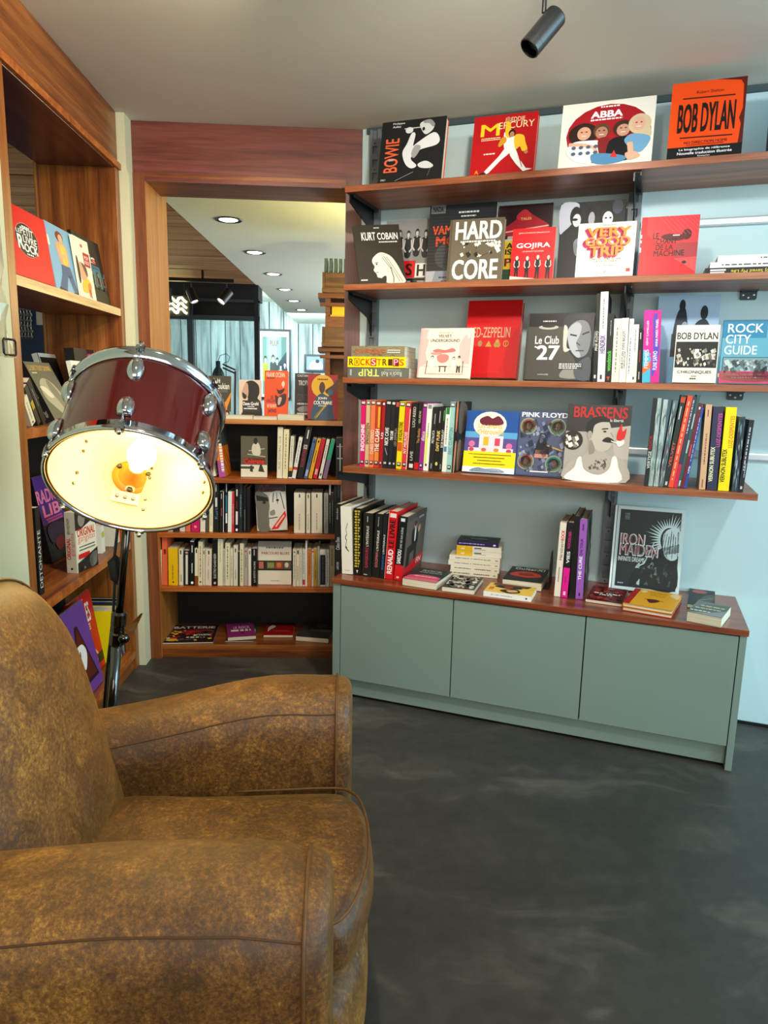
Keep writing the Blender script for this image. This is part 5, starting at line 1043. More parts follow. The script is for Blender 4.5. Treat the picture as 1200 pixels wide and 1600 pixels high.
# ---------------------------------------------------------------- books on the cabinet
z = .4985
row(RW, z, 2.515, .19, [
    (523, 533, 787, 0, '#1c1b1a', [T_('Céline Dion', 48, 66, '#cfcac0', 20, 80, 0), T_('LAROUSSE', 84, 95, '#bbb', 30, 65, 0), T_('Denis Boyle', 6, 22, '#bbb', 30, 60, 0)], {'n': 'black', 'd': .23}),
    (534.5, 551.6, 791, -2.5, '#f0ebdc', [('l', [(55, 62), (40, 58), (52, 50), (38, 46), (55, 40), (46, 34), (60, 26), (64, 24)], 2.4, '#3c3830'), ('l', [(38, 60), (70, 66)], 2, '#3c3830'), ('r', 25, 94, 75, 95, '#b8b09c')], {'n': 'white box-like', 'd': .25}),
    (552.4, 564.8, 794, 0, '#191814', [('r', 14+(k % 2)*6, 3+k*4.1, 84-(k % 3)*8, 5.6+k*4.1, '#c8b03a') for k in range(21)]+[('r', 50, 3, 58, 88, '#191814'), ('p', [(38, 92), (62, 92), (50, 97)], '#e8e4da')], {'n': 'black with gold lettering', 'd': .26}),
    (565.3, 580, 801, 3, '#201e1b', [T_("GAINSBOURG", 54, 86, '#b8304a', 30, 62, 1), T_("L'INTÉGRALE", 20, 52, '#e8e4da', 30, 62, 1), ('d', 40, 5, 50, 14, '#aaa'), ('d', 20, 96, 60, 97.5, '#ccc')], {'d': .24}),
    (581, 593.3, 802, 6, '#1c1b1a', [T_("GOLDMAN", 60, 84, '#d8707a', 30, 64, 1), T_("L'INTÉGRALE", 26, 58, '#e8e4da', 30, 64, 1), ('d', 40, 5, 50, 20, '#aaa')], {'d': .24}),
    (593.7, 600, 802, 6, '#181c20', [T_("RENAUD", 64, 86, '#2a6ab0', 20, 70, 1), T_("L'INTÉGRALE", 32, 62, '#e8e4da', 20, 70, 1)], {'d': .24}),
    (600.5, 614.3, 798, 8, '#d01420', [T_("RENAUD", 56, 92, '#f8f4ee', 22, 80, 2), T_("LE LIVRE", 12, 53, '#1c1412', 22, 80, 2), ('r', 14, 3, 86, 9, '#f0dcd0'), ('r', 0, 0, 4, 100, '#e8b0a8')], {'d': .25}),
    (615.2, 628.3, 806, 9.6, '#12161c', [('r', 0, 76, 100, 100, '#d81820'), T_("SARDOU", 52, 74, '#f4f4f0', 15, 62, 2), T_("UNE VIE SUR SCÈNE", 17, 50, '#ccc', 30, 60, 1), ('r', 20, 3, 70, 8, '#ddd'), ('r', 30, 94, 60, 97, '#f0c0c0')],
     {'d': .25, 'cov': '#5e544c', 'n': 'black and red', 'art': [('r', 0, 0, 100, 8, '#4a423c'), ('b', [(30, 28), (44, 24), (60, 30), (64, 48), (52, 56), (34, 50)], '#14161a'), ('e', 46, 20, 7, 6, '#c8987c'), ('e', 46, 17, 7, 4.5, '#3a2a20'), ('b', [(44, 26), (50, 26), (50, 44), (44, 44)], '#e6e0da'), ('b', [(60, 26), (70, 22), (72, 30), (62, 34)], '#c8987c'), ('p', [(12, 50), (58, 46), (62, 92), (50, 92), (48, 60), (26, 62), (24, 98), (10, 98)], '#1c2220'), ('p', [(0, 84), (70, 74), (100, 72), (100, 88), (60, 92), (0, 99)], '#cf2028'), ('t', 'FIN', 64, 77, 88, 86, '#f0dcd8', 1), ('d', 60, 8, 86, 11, '#ccc')]})],
    'the left cabinet row', 'upright books on the left of the cabinet', hard=True)
def flat4(z, t, FL, FR, BR, col, art, label, mode='foot', **kw):
    A = onz(*FL, z+.0004); B = onz(*FR, z+.0004); x = (B-A).normalized(); yi = UP.cross(x)
    D_ = onz(*BR, z+t); dep = (D_-B).dot(yi)
    return flat(RW, z, None, None, dep, t, col, art, label, mode, pts=(A, B), **kw), A, B, dep
flat4(z, .028, (628.4, 914.3), (681.5, 922.2), (704, 893), '#2a2f2e', [('b', [(4, 66), (40, 54), (80, 58), (97, 72), (80, 92), (30, 94), (6, 86)], '#d8506c'), ('r', 0, 84, 100, 100, '#d86a80'), ('t', 'ROCK', 20, 14, 80, 26, '#aab0ac', 1), ('d', 18, 32, 84, 38, '#8a908c'), ('d', 20, 66, 84, 71, '#f0c8d0')], 'thick paperback with a dark and pink cover lying beside the tall row on the cabinet')
flat4(z, .018, (690.2, 923.7), (740.4, 929.5), (757.8, 903), '#3c3a34', speckle(4, 4, 96, 96, 90, ['#c9c4b6', '#7c776a', '#1e1c19', '#e4dfd2', '#a49e90'], 8), 'small black-and-white photo paperback lying in front of the book pile')
# the pile of seven
def pil(n, xl, xr, yb, t, col, lab, sart, dep=.125, art=(), **kw):
    global zp
    A = RW.at(xl, cp, zp); B = RW.at(xr, cp+.02, zp)
    flat(RW, zp, None, None, dep, t, col, list(art), lab, 'spine', pts=(A, B), sart=sart, group='pile of seven paperbacks on the cabinet', spine=kw.pop('spine', col), **kw); zp += t+.0006
cp = 2.692; zp = z+.0004
crm = '#e9e2cb'
for i, (xl, xr, t) in enumerate([(703, 777, .0205), (704, 779.5, .0195), (700.5, 780.5, .0200), (702, 781, .0205)]):
    pil(i, xl, xr, 0, t, crm, ['lowest cream paperback in the pile of seven on the cabinet', 'second cream paperback from the bottom of the pile of seven', 'third cream paperback from the bottom of the pile of seven', 'uppermost cream paperback, just under the yellow-ended books in the pile'][i],
        [('tu', 'ROBERT GORDON', 38, 60, 62, 88, '#3a362c', 1), ('tu', 'MEMPHIS BLUES', 38, 18, 62, 52, '#3a362c', 1), ('e', 50, 56, 9, 1, '#555'), ('d', 40, 4, 60, 9, '#777')] if i > 1 else [('d', 42, 58, 60, 92, '#55503f'), ('d', 42, 16, 60, 50, '#55503f'), ('d', 40, 4, 60, 9, '#777')], .13)
cp = 2.70
pil(4, 713, 783, 0, .0205, '#ebe6d6', 'lower of the two white books with yellow spine ends in the pile', [('r', 0, 64, 100, 100, '#e8b61c'), ('d', 30, 34, 45, 62, '#777'), ('d', 55, 40, 75, 62, '#333')], .13, cov='x' if False else None) if False else None
def pil2(lab, xl, xr, t, col, sart, dep, art=()):
    global zp
    A = RW.at(xl, cp, zp); B = RW.at(xr, cp+.02, zp)
    flat(RW, zp, None, None, dep, t, col, list(art), lab, 'spine', pts=(A, B), sart=sart, group='pile of seven paperbacks on the cabinet', spine=col); zp += t+.0006
pil2('lower of the two white books with yellow spine ends in the pile', 713, 783, .0200, '#ebe6d6', [('r', 0, 64, 100, 100, '#e8b61c'), ('d', 30, 34, 42, 60, '#777'), ('d', 55, 44, 75, 60, '#333'), ('d', 30, 82, 60, 90, '#f4e8c0')], .12)
pil2('upper of the two white books with yellow spine ends in the pile', 713.5, 783, .0200, '#ebe6d6', [('r', 0, 64, 100, 100, '#e8b61c'), ('d', 30, 34, 42, 60, '#777'), ('d', 55, 44, 75, 60, '#333'), ('d', 30, 82, 60, 90, '#f4e8c0')], .12)
pil2('dark purple paperback on top of the pile on the cabinet', 714, 779, .0165, '#2c1c56', [('d', 45, 34, 65, 96, '#b8b0d8'), ('e', 50, 10, 22, 3.4, '#e8e4f0')], .115, [('r', 0, 0, 100, 100, '#14161c')]+speckle(10, 10, 90, 90, 26, ['#2c4a6a', '#3a2438', '#6a3040', '#27404e'], 9)+[('d', 40, 30, 60, 70, '#8aa0b8')])
flat(RW, z, None, None, .215, .032, '#1b1b1c', [('b', [(20, 40), (50, 30), (80, 40), (90, 60), (60, 72), (30, 70), (8, 60)], '#c8321f'), ('b', [(30, 48), (60, 42), (70, 56), (40, 62)], '#7c1c14'), ('t', 'Gu!tarX!', 12, 4, 92, 20, '#e8e4dc', 1)], 'thick black book with a red shape on its cover, behind the yellow-covered paperback', mode='foot', pts=(RW.P(-.470, 2.60, z+.0004), RW.P(-.322, 2.60, z+.0004)))
flat4(z, .020, (755.2, 931.2), (829.6, 940.8), (838.5, 918.5), '#e9b93a', [('r', 0, 0, 62, 100, '#ecc04a'), ('b', [(4, 50), (24, 30), (46, 46), (50, 66), (24, 74), (10, 66)], '#2a1c16'), ('b', [(16, 52), (34, 44), (42, 62), (26, 68)], '#e8a878'), ('e', 66, 44, 17, 30, '#1a1715'), ('e', 66, 44, 6, 10, '#c83a30'), ('p', [(78, 8), (97, 10), (96, 90), (72, 84)], '#2a1a20'), ('l', [(82, 14), (90, 80)], 4, '#c86a4a'), ('d', 26, 6, 52, 16, '#c8501c')], 'yellow-covered white paperback lying at the front edge of the cabinet', mode='spine', spine='#f2f0ea', sart=[('tu' if False else 'tu', 'BLUES WOMEN', 40, 40, 60, 84, '#555', 0), ('e', 50, 10, 16, 2.4, '#444')])
row(RW, z, 2.56, .20, [
    (865.5, 875.6, 816, 10, '#eadccb', [T_('ROCK', 10, 24, '#d0342c', 35, 85, 2), T_('Héroïnes', 28, 50, '#3a302c', 30, 80, 0), T_('de', 24.5, 27.5, '#3a302c', 40, 70, 0), ('d', 40, 60, 55, 80, '#777')], {'n': 'cream'}),
    (876.4, 886.6, 816, 11, '#1a181a', [('r', 0, 60, 100, 100, '#e01a8a'), T_('ROCKEUSES', 12, 34, '#e0308a', 30, 70, 1), T_('VIES', 38, 54, '#e8e4e4', 30, 80, 2), ('d', 40, 72, 55, 80, '#8a1050'), ('r', 30, 92, 65, 97, '#f0c8e0')], {'n': 'black-and-pink'}),
    (888.6, 898.2, 806, 9, '#141214', [], {'n': 'plain black', 'd': .22}),
    (899, 910.8, 811, 7.6, '#9a5ab4', [T_('THE CURE', 46, 76, '#f0ecf4', 18, 60, 2), T_('ON TOUR', 24, 45, '#2c1a3c', 24, 60, 1), ('d', 40, 6, 60, 14, '#4a2a60'), ('r', 40, 92, 60, 96, '#3a2050')], {'n': 'purple', 'd': .24, 'cov': '#3c3a36', 'art': speckle(4, 4, 96, 96, 40, ['#55524c', '#24221f', '#6e6a62'], 9)})],
    'the middle cabinet row', 'upright books in the middle of the cabinet', hard=True)
# black metal book end beside them
t_ = empty('bookend', mat=frmat(RW, RW.at(866, 2.70, z).dot(RW.lx)-.016, 2.64, z), label='black metal bookend left of the upright cream book on the cabinet', cat='bookend')
bb = MB(); bb.box(-.08, 0, 0, 0, .10, .001); bb.prism([(0, 0), (.10, 0), (.10, .09), (.07, .14), (.03, .14), (0, .10)], 0, .0012, ax='x'); bb.v = bb.v; bb.build('plate', M_BLK, t_)
im = [('r', 0, 0, 100, 100, '#cfe0e0'), ('r', 5, 4, 100, 97, '#cfe0e0'), ('r', 8, 4, 95, 96, '#1d2b2c'), ('r', 0, 0, 3, 100, '#eef4f2'), ('r', 3, 0, 4, 100, '#34484a'), ('r', 15, 8, 22, 16, '#9ab0b0'), ('d', 15, 8, 22, 16, '#1d2b2c')]
r_ = random.Random(4)
hair = []
for k in range(26):
    a = radians(140+k*9.0); r1 = r_.uniform(25, 34); cx_, cy_ = 80, 36; hair.append(('p', [(min(95, cx_+12*cos(a-.1)), max(4, cy_+14*sin(a-.1))), (min(95, cx_+r1*cos(a)), max(5, cy_+r1*.95*sin(a))), (min(95, cx_+12*cos(a+.1)), max(4, cy_+14*sin(a+.1)))], '#cfe4e4'))
im += hair+[('b', [(72, 30), (84, 22), (95, 26), (95, 54), (84, 60), (74, 52)], '#cfe4e4'), ('b', [(60, 60), (74, 50), (84, 60), (94, 64), (94, 95), (56, 95), (40, 90), (30, 94), (34, 78), (46, 68)], '#16201f')]
for k in range(22):
    x = r_.uniform(34, 88); y_ = r_.uniform(66, 92); im.append(('p', [(x, y_), (x+r_.uniform(2, 5), y_-r_.uniform(3, 8)), (x+r_.uniform(4, 7), y_+1)], '#bcd4d4'))
im += [('l', [(74+3*k, 26+k%3*3), (70+4*k, 58-k%2*6)], 1.3, '#16201f') for k in range(7)]+[('p', [(72, 46), (95, 40), (95, 50), (76, 54)], '#16201f')]
im += [('l', [(60, 40), (48, 66), (36, 72)], 1.4, '#bcd4d4'), ('l', [(64, 46), (56, 70)], 1.2, '#bcd4d4')]
for s, y0, y1, x1 in (('IRON', 33, 45, 46), ('MAIDEN', 45, 58, 66)): im += [('t', s, 11, y0-.6, x1+.7, y1+.6, '#dfe9ea', 2), ('t', s, 12, y0+.3, x1-.3, y1-.3, '#a82c3c', 1)]
im += [('t', 'INFINITE DREAMS', 10, 60, 48, 65.5, '#dfe9ea', 1), ('d', 12, 91, 20, 92.5, '#9ab')]
face(RW, z, 2.745, 951, 1060, 789, '#cfe0e0', im, 'large teal-black book with spiky white artwork leaning on the wall above the cabinet', t=.03, lean=9)
flat4(z, .011, (914.4, 940.2), (971.8, 948.4), (982.5, 922), '#5a1210', speckle(5, 5, 95, 95, 40, ['#8a1c18', '#2c0a0a', '#731a14', '#a02c24'], 9)+[('d', 14, 50, 86, 56, '#f0dcd0'), ('d', 30, 60, 66, 65, '#f0dcd0')], 'small dark red paperback lying between the purple spine and the yellow books')
_, A, B, dp = flat4(z, .0145, (972.2, 953.5), (1049.5, 967.0), (1072.3, 937), '#b83a1c', [('r', 0, 0, 100, 100, '#d89a1c')], 'lower of two stacked books, just under the yellow-orange cover', hard=True)
flat(RW, z+.015, None, None, dp*.99, .0135, '#dc9a14', [('r', 0, 0, 13, 100, '#a81614'), ('r', 13, 0, 100, 100, '#e0a01c'), ('t', 'Hellfest', 38, 8, 72, 20, '#a86a14', 0), ('t', 'Metal', 40, 24, 70, 36, '#a86a14', 0), ('b', [(84, 4), (98, 10), (97, 34), (88, 28), (78, 18)], '#e8c890'), ('b', [(20, 6), (30, 10), (26, 22), (16, 18)], '#e8c890'), ('b', [(40, 58), (56, 54), (66, 60), (60, 72), (50, 78), (44, 70)], '#5a1c10'), ('l', [(34, 58), (74, 60)], 2, '#5a1c10')], 'yellow-orange book with a red spine strip and dark emblem, on top of its twin', 'foot', hard=True, pts=(A+UP*.015, B+UP*.015))
flat4(z, .013, (1073.3, 949), (1116, 955), (1138, 927), '#1a1e20', [('e', 40, 16, 30, 12, '#a04a48'), ('b', [(60, 40), (96, 30), (97, 60), (60, 90), (30, 96)], '#4a5048'), ('l', [(40, 70), (90, 50)], 3, '#8a8c74')], 'thin black book with a dull red oval behind the thick white block')
flat4(z, .0335, (1072.3, 970.4), (1126.4, 981.2), (1147, 948.5), '#6f7474', [('p', [(0, 100), (0, 70), (30, 20), (100, 5), (100, 40), (60, 80)], '#5c6358'), ('p', [(0, 100), (60, 80), (100, 50), (100, 100)], '#8a8f90'), ('d', 20, 30, 90, 38, '#b8bca0'), ('d', 10, 52, 84, 58, '#c8ccb0'), ('d', 2, 76, 60, 82, '#e4e6d8')], 'thick paperback with grey cover and white page edge at the right end of the cabinet')

# ---------------------------------------------------------------- bookcase in the doorway
z = BZ[0]+.0005
def fface(z, c, xl, xr, yt, col, art, label, **kw): return face(FW, z, c, xl, xr, yt, col, art, label, **kw)
def fflat(z, c, xl, xr, dep, t, col, label, art=(), **kw):
    A = FW.at(xl, c, z); B = FW.at(xr, c, z); return flat(FW, z, None, None, dep, t, col, list(art), label, 'foot', pts=(A, B), **kw)
fflat(z, 3.104, 347, 395, .075, .016, '#dcd2b4', 'cream-edged book lying flat on top of the low bookcase, nearest the drum lamp')
fflat(z, 3.104, 396, 433, .075, .013, '#e4dcc4', 'thin cream-edged book lying flat below the orange book')
fflat(z, 3.103, 434, 475, .085, .023, '#e6dcc0', 'thick cream-edged book lying flat right of the orange book')
fface(z, 3.20, 326, 361, 587, '#4a463a', [('t', 'André', 20, 5, 52, 17, '#f0ece0', 1), ('t', 'Manoukian', 8, 17, 92, 32, '#f0ece0', 1), ('t', 'ET LES FEMMES', 20, 34, 86, 40, '#8a8676', 0), ('t', 'JAZZ', 22, 44, 62, 56, '#6c6a60', 1), ('b', [(60, 72), (78, 60), (99, 40), (96, 56), (82, 78), (86, 88), (58, 92), (52, 78)], '#e88a28'), ('e', 66, 68, 12, 6, '#f0a040'), ('e', 66, 68, 7, 3, '#4a2a18'), ('r', 40, 86, 100, 100, '#6ab0ac'), ('e', 80, 90, 14, 8, '#5a1c1c'), ('e', 82, 93, 7, 5, '#e0c8b0')], 'dark book with white handwritten style title and an orange saxophone, atop the low bookcase', t=.014, lean=6, hard=False)
fface(z, 3.19, 373.5, 408, 593, '#dfc9b4', [('b', [(30, 8), (60, 2), (88, 14), (92, 34), (84, 48), (98, 60), (99, 100), (12, 100), (18, 80), (16, 62), (40, 52), (30, 30)], '#2c2622'), ('b', [(16, 26), (28, 10), (40, 12), (42, 40), (30, 48), (18, 46), (20, 38), (12, 36)], '#c8a08a'), ('b', [(14, 34), (24, 36), (34, 42), (30, 50), (18, 48)], '#3a2a22'), ('r', 16, 54, 94, 84, '#3a3430'), ('t', 'Dave Grohl', 18, 58, 88, 67, '#f4f0ea', 2), ('d', 38, 69, 70, 71.5, '#ddd'), ('d', 22, 74, 82, 77, '#eee')], 'book with a bearded profile on a pale cover, atop the low bookcase', t=.014, lean=5, hard=False)
fface(z, 3.20, 412.5, 449.5, 578.5, '#e4500e', [('t', 'FRANK OCEAN', 8, 4, 86, 14, '#f4e4c8', 1), ('d', 10, 15, 44, 17.5, '#7c2808'), ('b', [(52, 38), (62, 42), (86, 38), (76, 48), (64, 50), (56, 46)], '#3c1420'), ('b', [(72, 28), (80, 22), (86, 28), (80, 36), (76, 34)], '#f0d0b8'), ('b', [(46, 52), (58, 56), (70, 52), (92, 50), (88, 70), (60, 78), (50, 70)], '#3a1c28'), ('b', [(60, 58), (74, 58), (66, 72), (58, 72)], '#c8a89a'), ('t', 'LES', 28, 54, 38, 60, '#4a1030'), ('t', 'GARÇONS', 8, 61, 48, 70, '#8a1850'), ('t', 'NE PLEURENT', 12, 72, 52, 79, '#f4d8c0'), ('t', 'JAMAIS', 16, 82, 52, 92, '#4a1030')], 'orange book with a bird and figures standing on the low bookcase', t=.03, lean=10, hard=False)
fface(z, 3.24, 460, 500, 583, '#1d1719', [('t', 'CAETANO', 10, 3, 60, 8, '#ccc'), ('t', 'TROPICAL', 14, 16, 74, 27, '#d8d4d0', 1), ('t', 'CELINE DION', 10, 46, 70, 62, '#4a3c40', 1), ('d', 10, 66, 66, 70, '#bbb'), ('b', [(12, 78), (40, 72), (66, 76), (60, 84), (20, 86)], '#8a8488'), ('d', 10, 88, 80, 92, '#ddd')], 'black book with white lettering partly behind the red saxophone player book', t=.012, lean=10, hard=False)
fface(z, 3.16, 480.5, 527, 585, '#a8101a', [('e', 50, 26, 38, 26, '#e8b41c'), ('b', [(30, 50), (44, 42), (56, 44), (80, 56), (86, 84), (84, 100), (12, 100), (18, 70)], '#33506a'), ('e', 48, 29, 10, 13, '#4a2a22'), ('b', [(60, 34), (84, 22), (99, 10), (99, 30), (84, 44), (78, 52), (68, 44), (60, 40)], '#4a2a22'), ('e', 76, 40, 9, 7, '#3a5a70'), ('l', [(70, 60), (24, 98)], 7, '#8a7224'), ('l', [(66, 62), (30, 96)], 2, '#c8a83c'), ('t', 'JOHN', 34, 50, 64, 57, '#f8f4ee', 2), ('t', 'COLTRANE', 20, 59, 82, 67, '#f8f4ee', 2), ('d', 36, 69, 62, 71, '#ddd'), ('d', 32, 9, 68, 12, '#7c1c14')], 'red book with a saxophone player on a yellow disc, atop the low bookcase', t=.026, lean=7)
z = BZ[1]+.0005
S_ = "the low bookcase's upper shelf"
row(FW, z, 3.13, .13, [(324, 329.5, 735, -3, '#c8285c', [], {'n': 'crimson', 'label': 'crimson book spine beside the leaning white spine, just right of the drum lamp'}), (330, 338.5, 716, -9, '#e6e0cc', [('r', 30, 70, 70, 80, '#222'), ('d', 35, 20, 60, 40, '#333')], {'label': 'white book spine leaning left just right of the drum lamp'})], S_, 'left-leaning books on the upper shelf of the low bookcase')
row(FW, z, 3.125, .14, [(342.5, 353.5, 664, -10, '#3a3a3c', [('r', 0, 40, 100, 72, '#e87a1c'), ('r', 0, 68, 100, 100, '#b0509a'), ('d', 50, 36, 90, 90, '#f4ece0'), ('e', 40, 28, 30, 5, '#e8c8b0')], {'cov': '#4c4a46', 'art': [('r', 0, 42, 100, 100, '#ee7c14'), ('l', [(10, 50), (90, 96)], 3, '#5a2408'), ('l', [(20, 44), (95, 80)], 3, '#5a2408'), ('l', [(5, 70), (60, 98)], 3, '#5a2408')], 'label': 'orange and grey comic leaning left against the end of the upper shelf'})], S_, 'left-leaning books on the upper shelf of the low bookcase')
fface(z, 3.15, 376.5, 417.5, 681, '#5f5a48', [('r', 0, 70, 100, 100, '#e4dfc8'), ('r', 0, 74, 50, 80, '#4a4638'), ('p', [(36, 70), (44, 70), (46, 88), (34, 86)], '#3a372c'), ('p', [(72, 70), (80, 70), (90, 88), (66, 86)], '#3a372c'), ('b', [(44, 22), (60, 14), (72, 24), (74, 44), (56, 48), (42, 40)], '#d8d2bc'), ('e', 56, 12, 8, 8, '#2a2822'), ('l', [(30, 36), (90, 30)], 1.6, '#d8d2bc'), ('l', [(24, 44), (94, 50)], 1.6, '#d8d2bc'), ('r', 12, 54, 92, 68, '#6c2a1c'), ('t', 'Coltrane', 12, 55, 90, 68, '#e03424', 2), ('d', 14, 70, 60, 72, '#eee')], 'small olive book with a seated musician and red title on the upper shelf', t=.012, lean=4, hard=False)
def tt(c='#888', a=15, b=80, u0=38, u1=58): return ('d', u0, a, u1, b, c)
row(FW, z, 3.125, .13, [
    (432.5, 441, 667, 1.6, '#ece6cc', [T_('MUSIC FOOTBALL CLUB', 18, 82, '#8a7c60', 25, 65, 0)]), (441.4, 449.6, 670.5, 2.3, '#ece4b8', [tt('#9a9068', 10, 80)]),
    (450.5, 456, 681.5, 4, '#e4dfcc', [('r', 0, 74, 100, 82, '#e0a020'), ('r', 0, 82, 100, 97, '#2a2420'), tt('#999', 6, 60)]), (456, 462, 683, 11.5, '#e8e6e0', [('r', 0, 72, 100, 79, '#d8281c'), tt('#777', 8, 62)]),
    (464, 473.6, 667, 15, '#1c1a18', [T_('ROLLING STONES', 42, 78, '#b83a54', 20, 75, 1), T_('BOB', 34, 42, '#e8e4dc', 15, 80, 1), ('d', 40, 5, 60, 22, '#ddd')]), (474.7, 480.5, 684.5, 15, '#4a6898', [tt('#1c2a48', 30, 60), ('d', 20, 78, 80, 94, '#c8d4e4'), ('e', 50, 8, 24, 3, '#14203c')]),
    (481.5, 487.5, 685, 15, '#e8a81c', [tt('#5a3c08', 30, 60), ('e', 50, 7, 24, 3, '#3a2408')]), (489, 495.6, 685, 14, '#c81420', [('d', 20, 76, 80, 90, '#f0c8c0'), tt('#8a0c14', 30, 60)]), (497.5, 502.5, 686, 13.5, '#e8e4da', [tt('#333', 14, 50), ('r', 25, 86, 70, 92, '#333')]),
    (504, 510.5, 686, 14, '#2c9a74', [('r', 0, 52, 100, 100, '#84688c')], {'n': 'green-purple'}), (525, 537.5, 684, 0, '#141314', [('r', 46, 14, 60, 96, '#b8b8b8'), ('r', 10, 20, 92, 22, '#9a9a9a'), ('r', 14, 48, 88, 51, '#a8a8a8'), ('r', 2, 2, 4, 98, '#555')], {'n': 'sword-marked black'})],
    S_, 'books on the right of the upper shelf of the low bookcase')
z = BZ[2]+.0005; S_ = "the low bookcase's middle shelf, left group"
row(FW, z, 3.125, .13, [
    (262, 270, 772, 0, '#d8d0bc', []), (271, 280, 768, 0, '#2a2826', []), (281, 289.5, 770, 0, '#d0c8b0', []), (290.5, 297.6, 768, 0, '#e0684c', []), (299, 312, 766, 0, '#c8145c', [('e', 50, 88, 18, 3, '#e8a080')]), (313, 321, 766, .5, '#e4dcc4', [T_('JAZZ', 60, 74, '#444', 25, 70)]), (321.6, 326, 765, .5, '#5a4a3c', []),
    (327, 332.6, 767, .5, '#ece0b4', [('r', 30, 2, 70, 12, '#333'), tt('#aaa', 55, 85)]), (334, 342, 752, 0, '#1e1c19', [T_('Kurt', 52, 74, '#5a8aa8', 20, 80, 0), ('d', 30, 32, 70, 50, '#ddd'), ('d', 40, 6, 60, 20, '#ddd')]), (343, 350, 768, 0, '#1a1817', [('r', 86, 0, 100, 100, '#d8d8d8'), tt('#b84040', 40, 60), tt('#ccc', 5, 18)]), (351.8, 355.8, 753, 0, '#1a1b1c', [('r', 20, 26, 80, 60, '#2a7898'), ('r', 20, 62, 80, 82, '#e8e8e8'), ('d', 40, 4, 60, 20, '#ddd')], {'n': 'blue-black'}),
    (356, 362, 768, .6, '#ece8dc', []), (362.3, 366, 769, .3, '#c8343c', [tt('#f0c8c0', 30, 80)]), (367.2, 372.6, 757, .5, '#161514', [('r', 30, 10, 70, 24, '#d8d8d8'), ('r', 20, 56, 80, 84, '#e8e8e8'), ('e', 50, 95, 34, 3, '#fff'), tt('#8a2c2c', 34, 50)]), (373.4, 378.6, 752, .5, '#262c32', [tt('#8aa0b4', 26, 70)]), (380, 385, 760, 0, '#141414', [('r', 40, 50, 60, 96, '#777')]), (386, 390.5, 762, 0, '#1a1616', [])],
    S_, 'books on the left of the middle shelf of the low bookcase')
S_ = "the low bookcase's middle shelf, right group"
fface(z, 3.15, 402, 449, 756, '#c9c5bb', [('r', 0, 0, 100, 18, '#1c1416'), ('t', 'LE 19', 14, 2, 46, 8, '#7a2030'), ('t', 'KURT COBAIN', 10, 9, 92, 17, '#7a2030', 1), ('b', [(0, 18), (34, 22), (46, 40), (40, 70), (44, 99), (6, 99), (2, 60)], '#6e6a60'), ('p', [(2, 24), (40, 30), (42, 38), (4, 36)], '#1c1a19'), ('b', [(48, 22), (92, 20), (99, 60), (96, 95), (44, 96), (46, 60)], '#dcd8ce'), ('l', [(60, 20), (56, 40)], 2.6, '#24211f'), ('l', [(70, 20), (72, 44)], 2, '#2a2725'), ('l', [(82, 20), (94, 56)], 2.6, '#2a2725'), ('e', 72, 36, 5, 2.4, '#1c1a19'), ('e', 28, 40, 6, 3, '#1c1a19'), ('b', [(46, 60), (60, 56), (62, 66), (48, 68)], '#8d887c'), ('l', [(40, 74), (70, 72)], 2, '#3a3632'), ('p', [(46, 98), (96, 58), (99, 70), (70, 97)], '#dc1a1c'), ('l', [(62, 92), (92, 68)], 4, '#f0c8c0')], 'black-and-white close-up portrait book with a red corner band on the middle shelf', t=.018, lean=5, tilt=-3, hard=False)
row(FW, z, 3.125, .13, [
    (459.5, 477, 770, 0, '#e8e2cc', [('r', 44, 3, 56, 12, '#333'), tt('#a89880', 52, 92, 44, 54)]), (478.6, 484.8, 771, 0, '#e8e2cc', [('r', 40, 3, 66, 12, '#333'), tt('#998', 52, 92)]), (486.6, 504, 770, 0, '#e4decb', [('r', 44, 3, 56, 12, '#333'), tt('#a89880', 50, 92, 44, 54)]),
    (506, 513, 771.5, 0, '#8f8f8c', [('d', 40, 6, 60, 90, '#666')]), (513.6, 517.6, 754, 0, '#1c1c1c', [('r', 20, 2, 80, 24, '#b8b8b4'), tt('#aaa', 40, 80)]), (517.8, 521.5, 770, 0, '#202022', [tt('#888', 20, 80)]), (521.8, 526.5, 760, 0, '#141414', []), (526.7, 531.5, 752, 0, '#101012', [tt('#666', 8, 30)]), (532, 537.5, 757, 0, '#a8a8a4', [('d', 40, 10, 60, 60, '#666')])],
    S_, 'books on the right of the middle shelf of the low bookcase')
z = BZ[3]+.0005; S_ = "the low bookcase's lowest row"
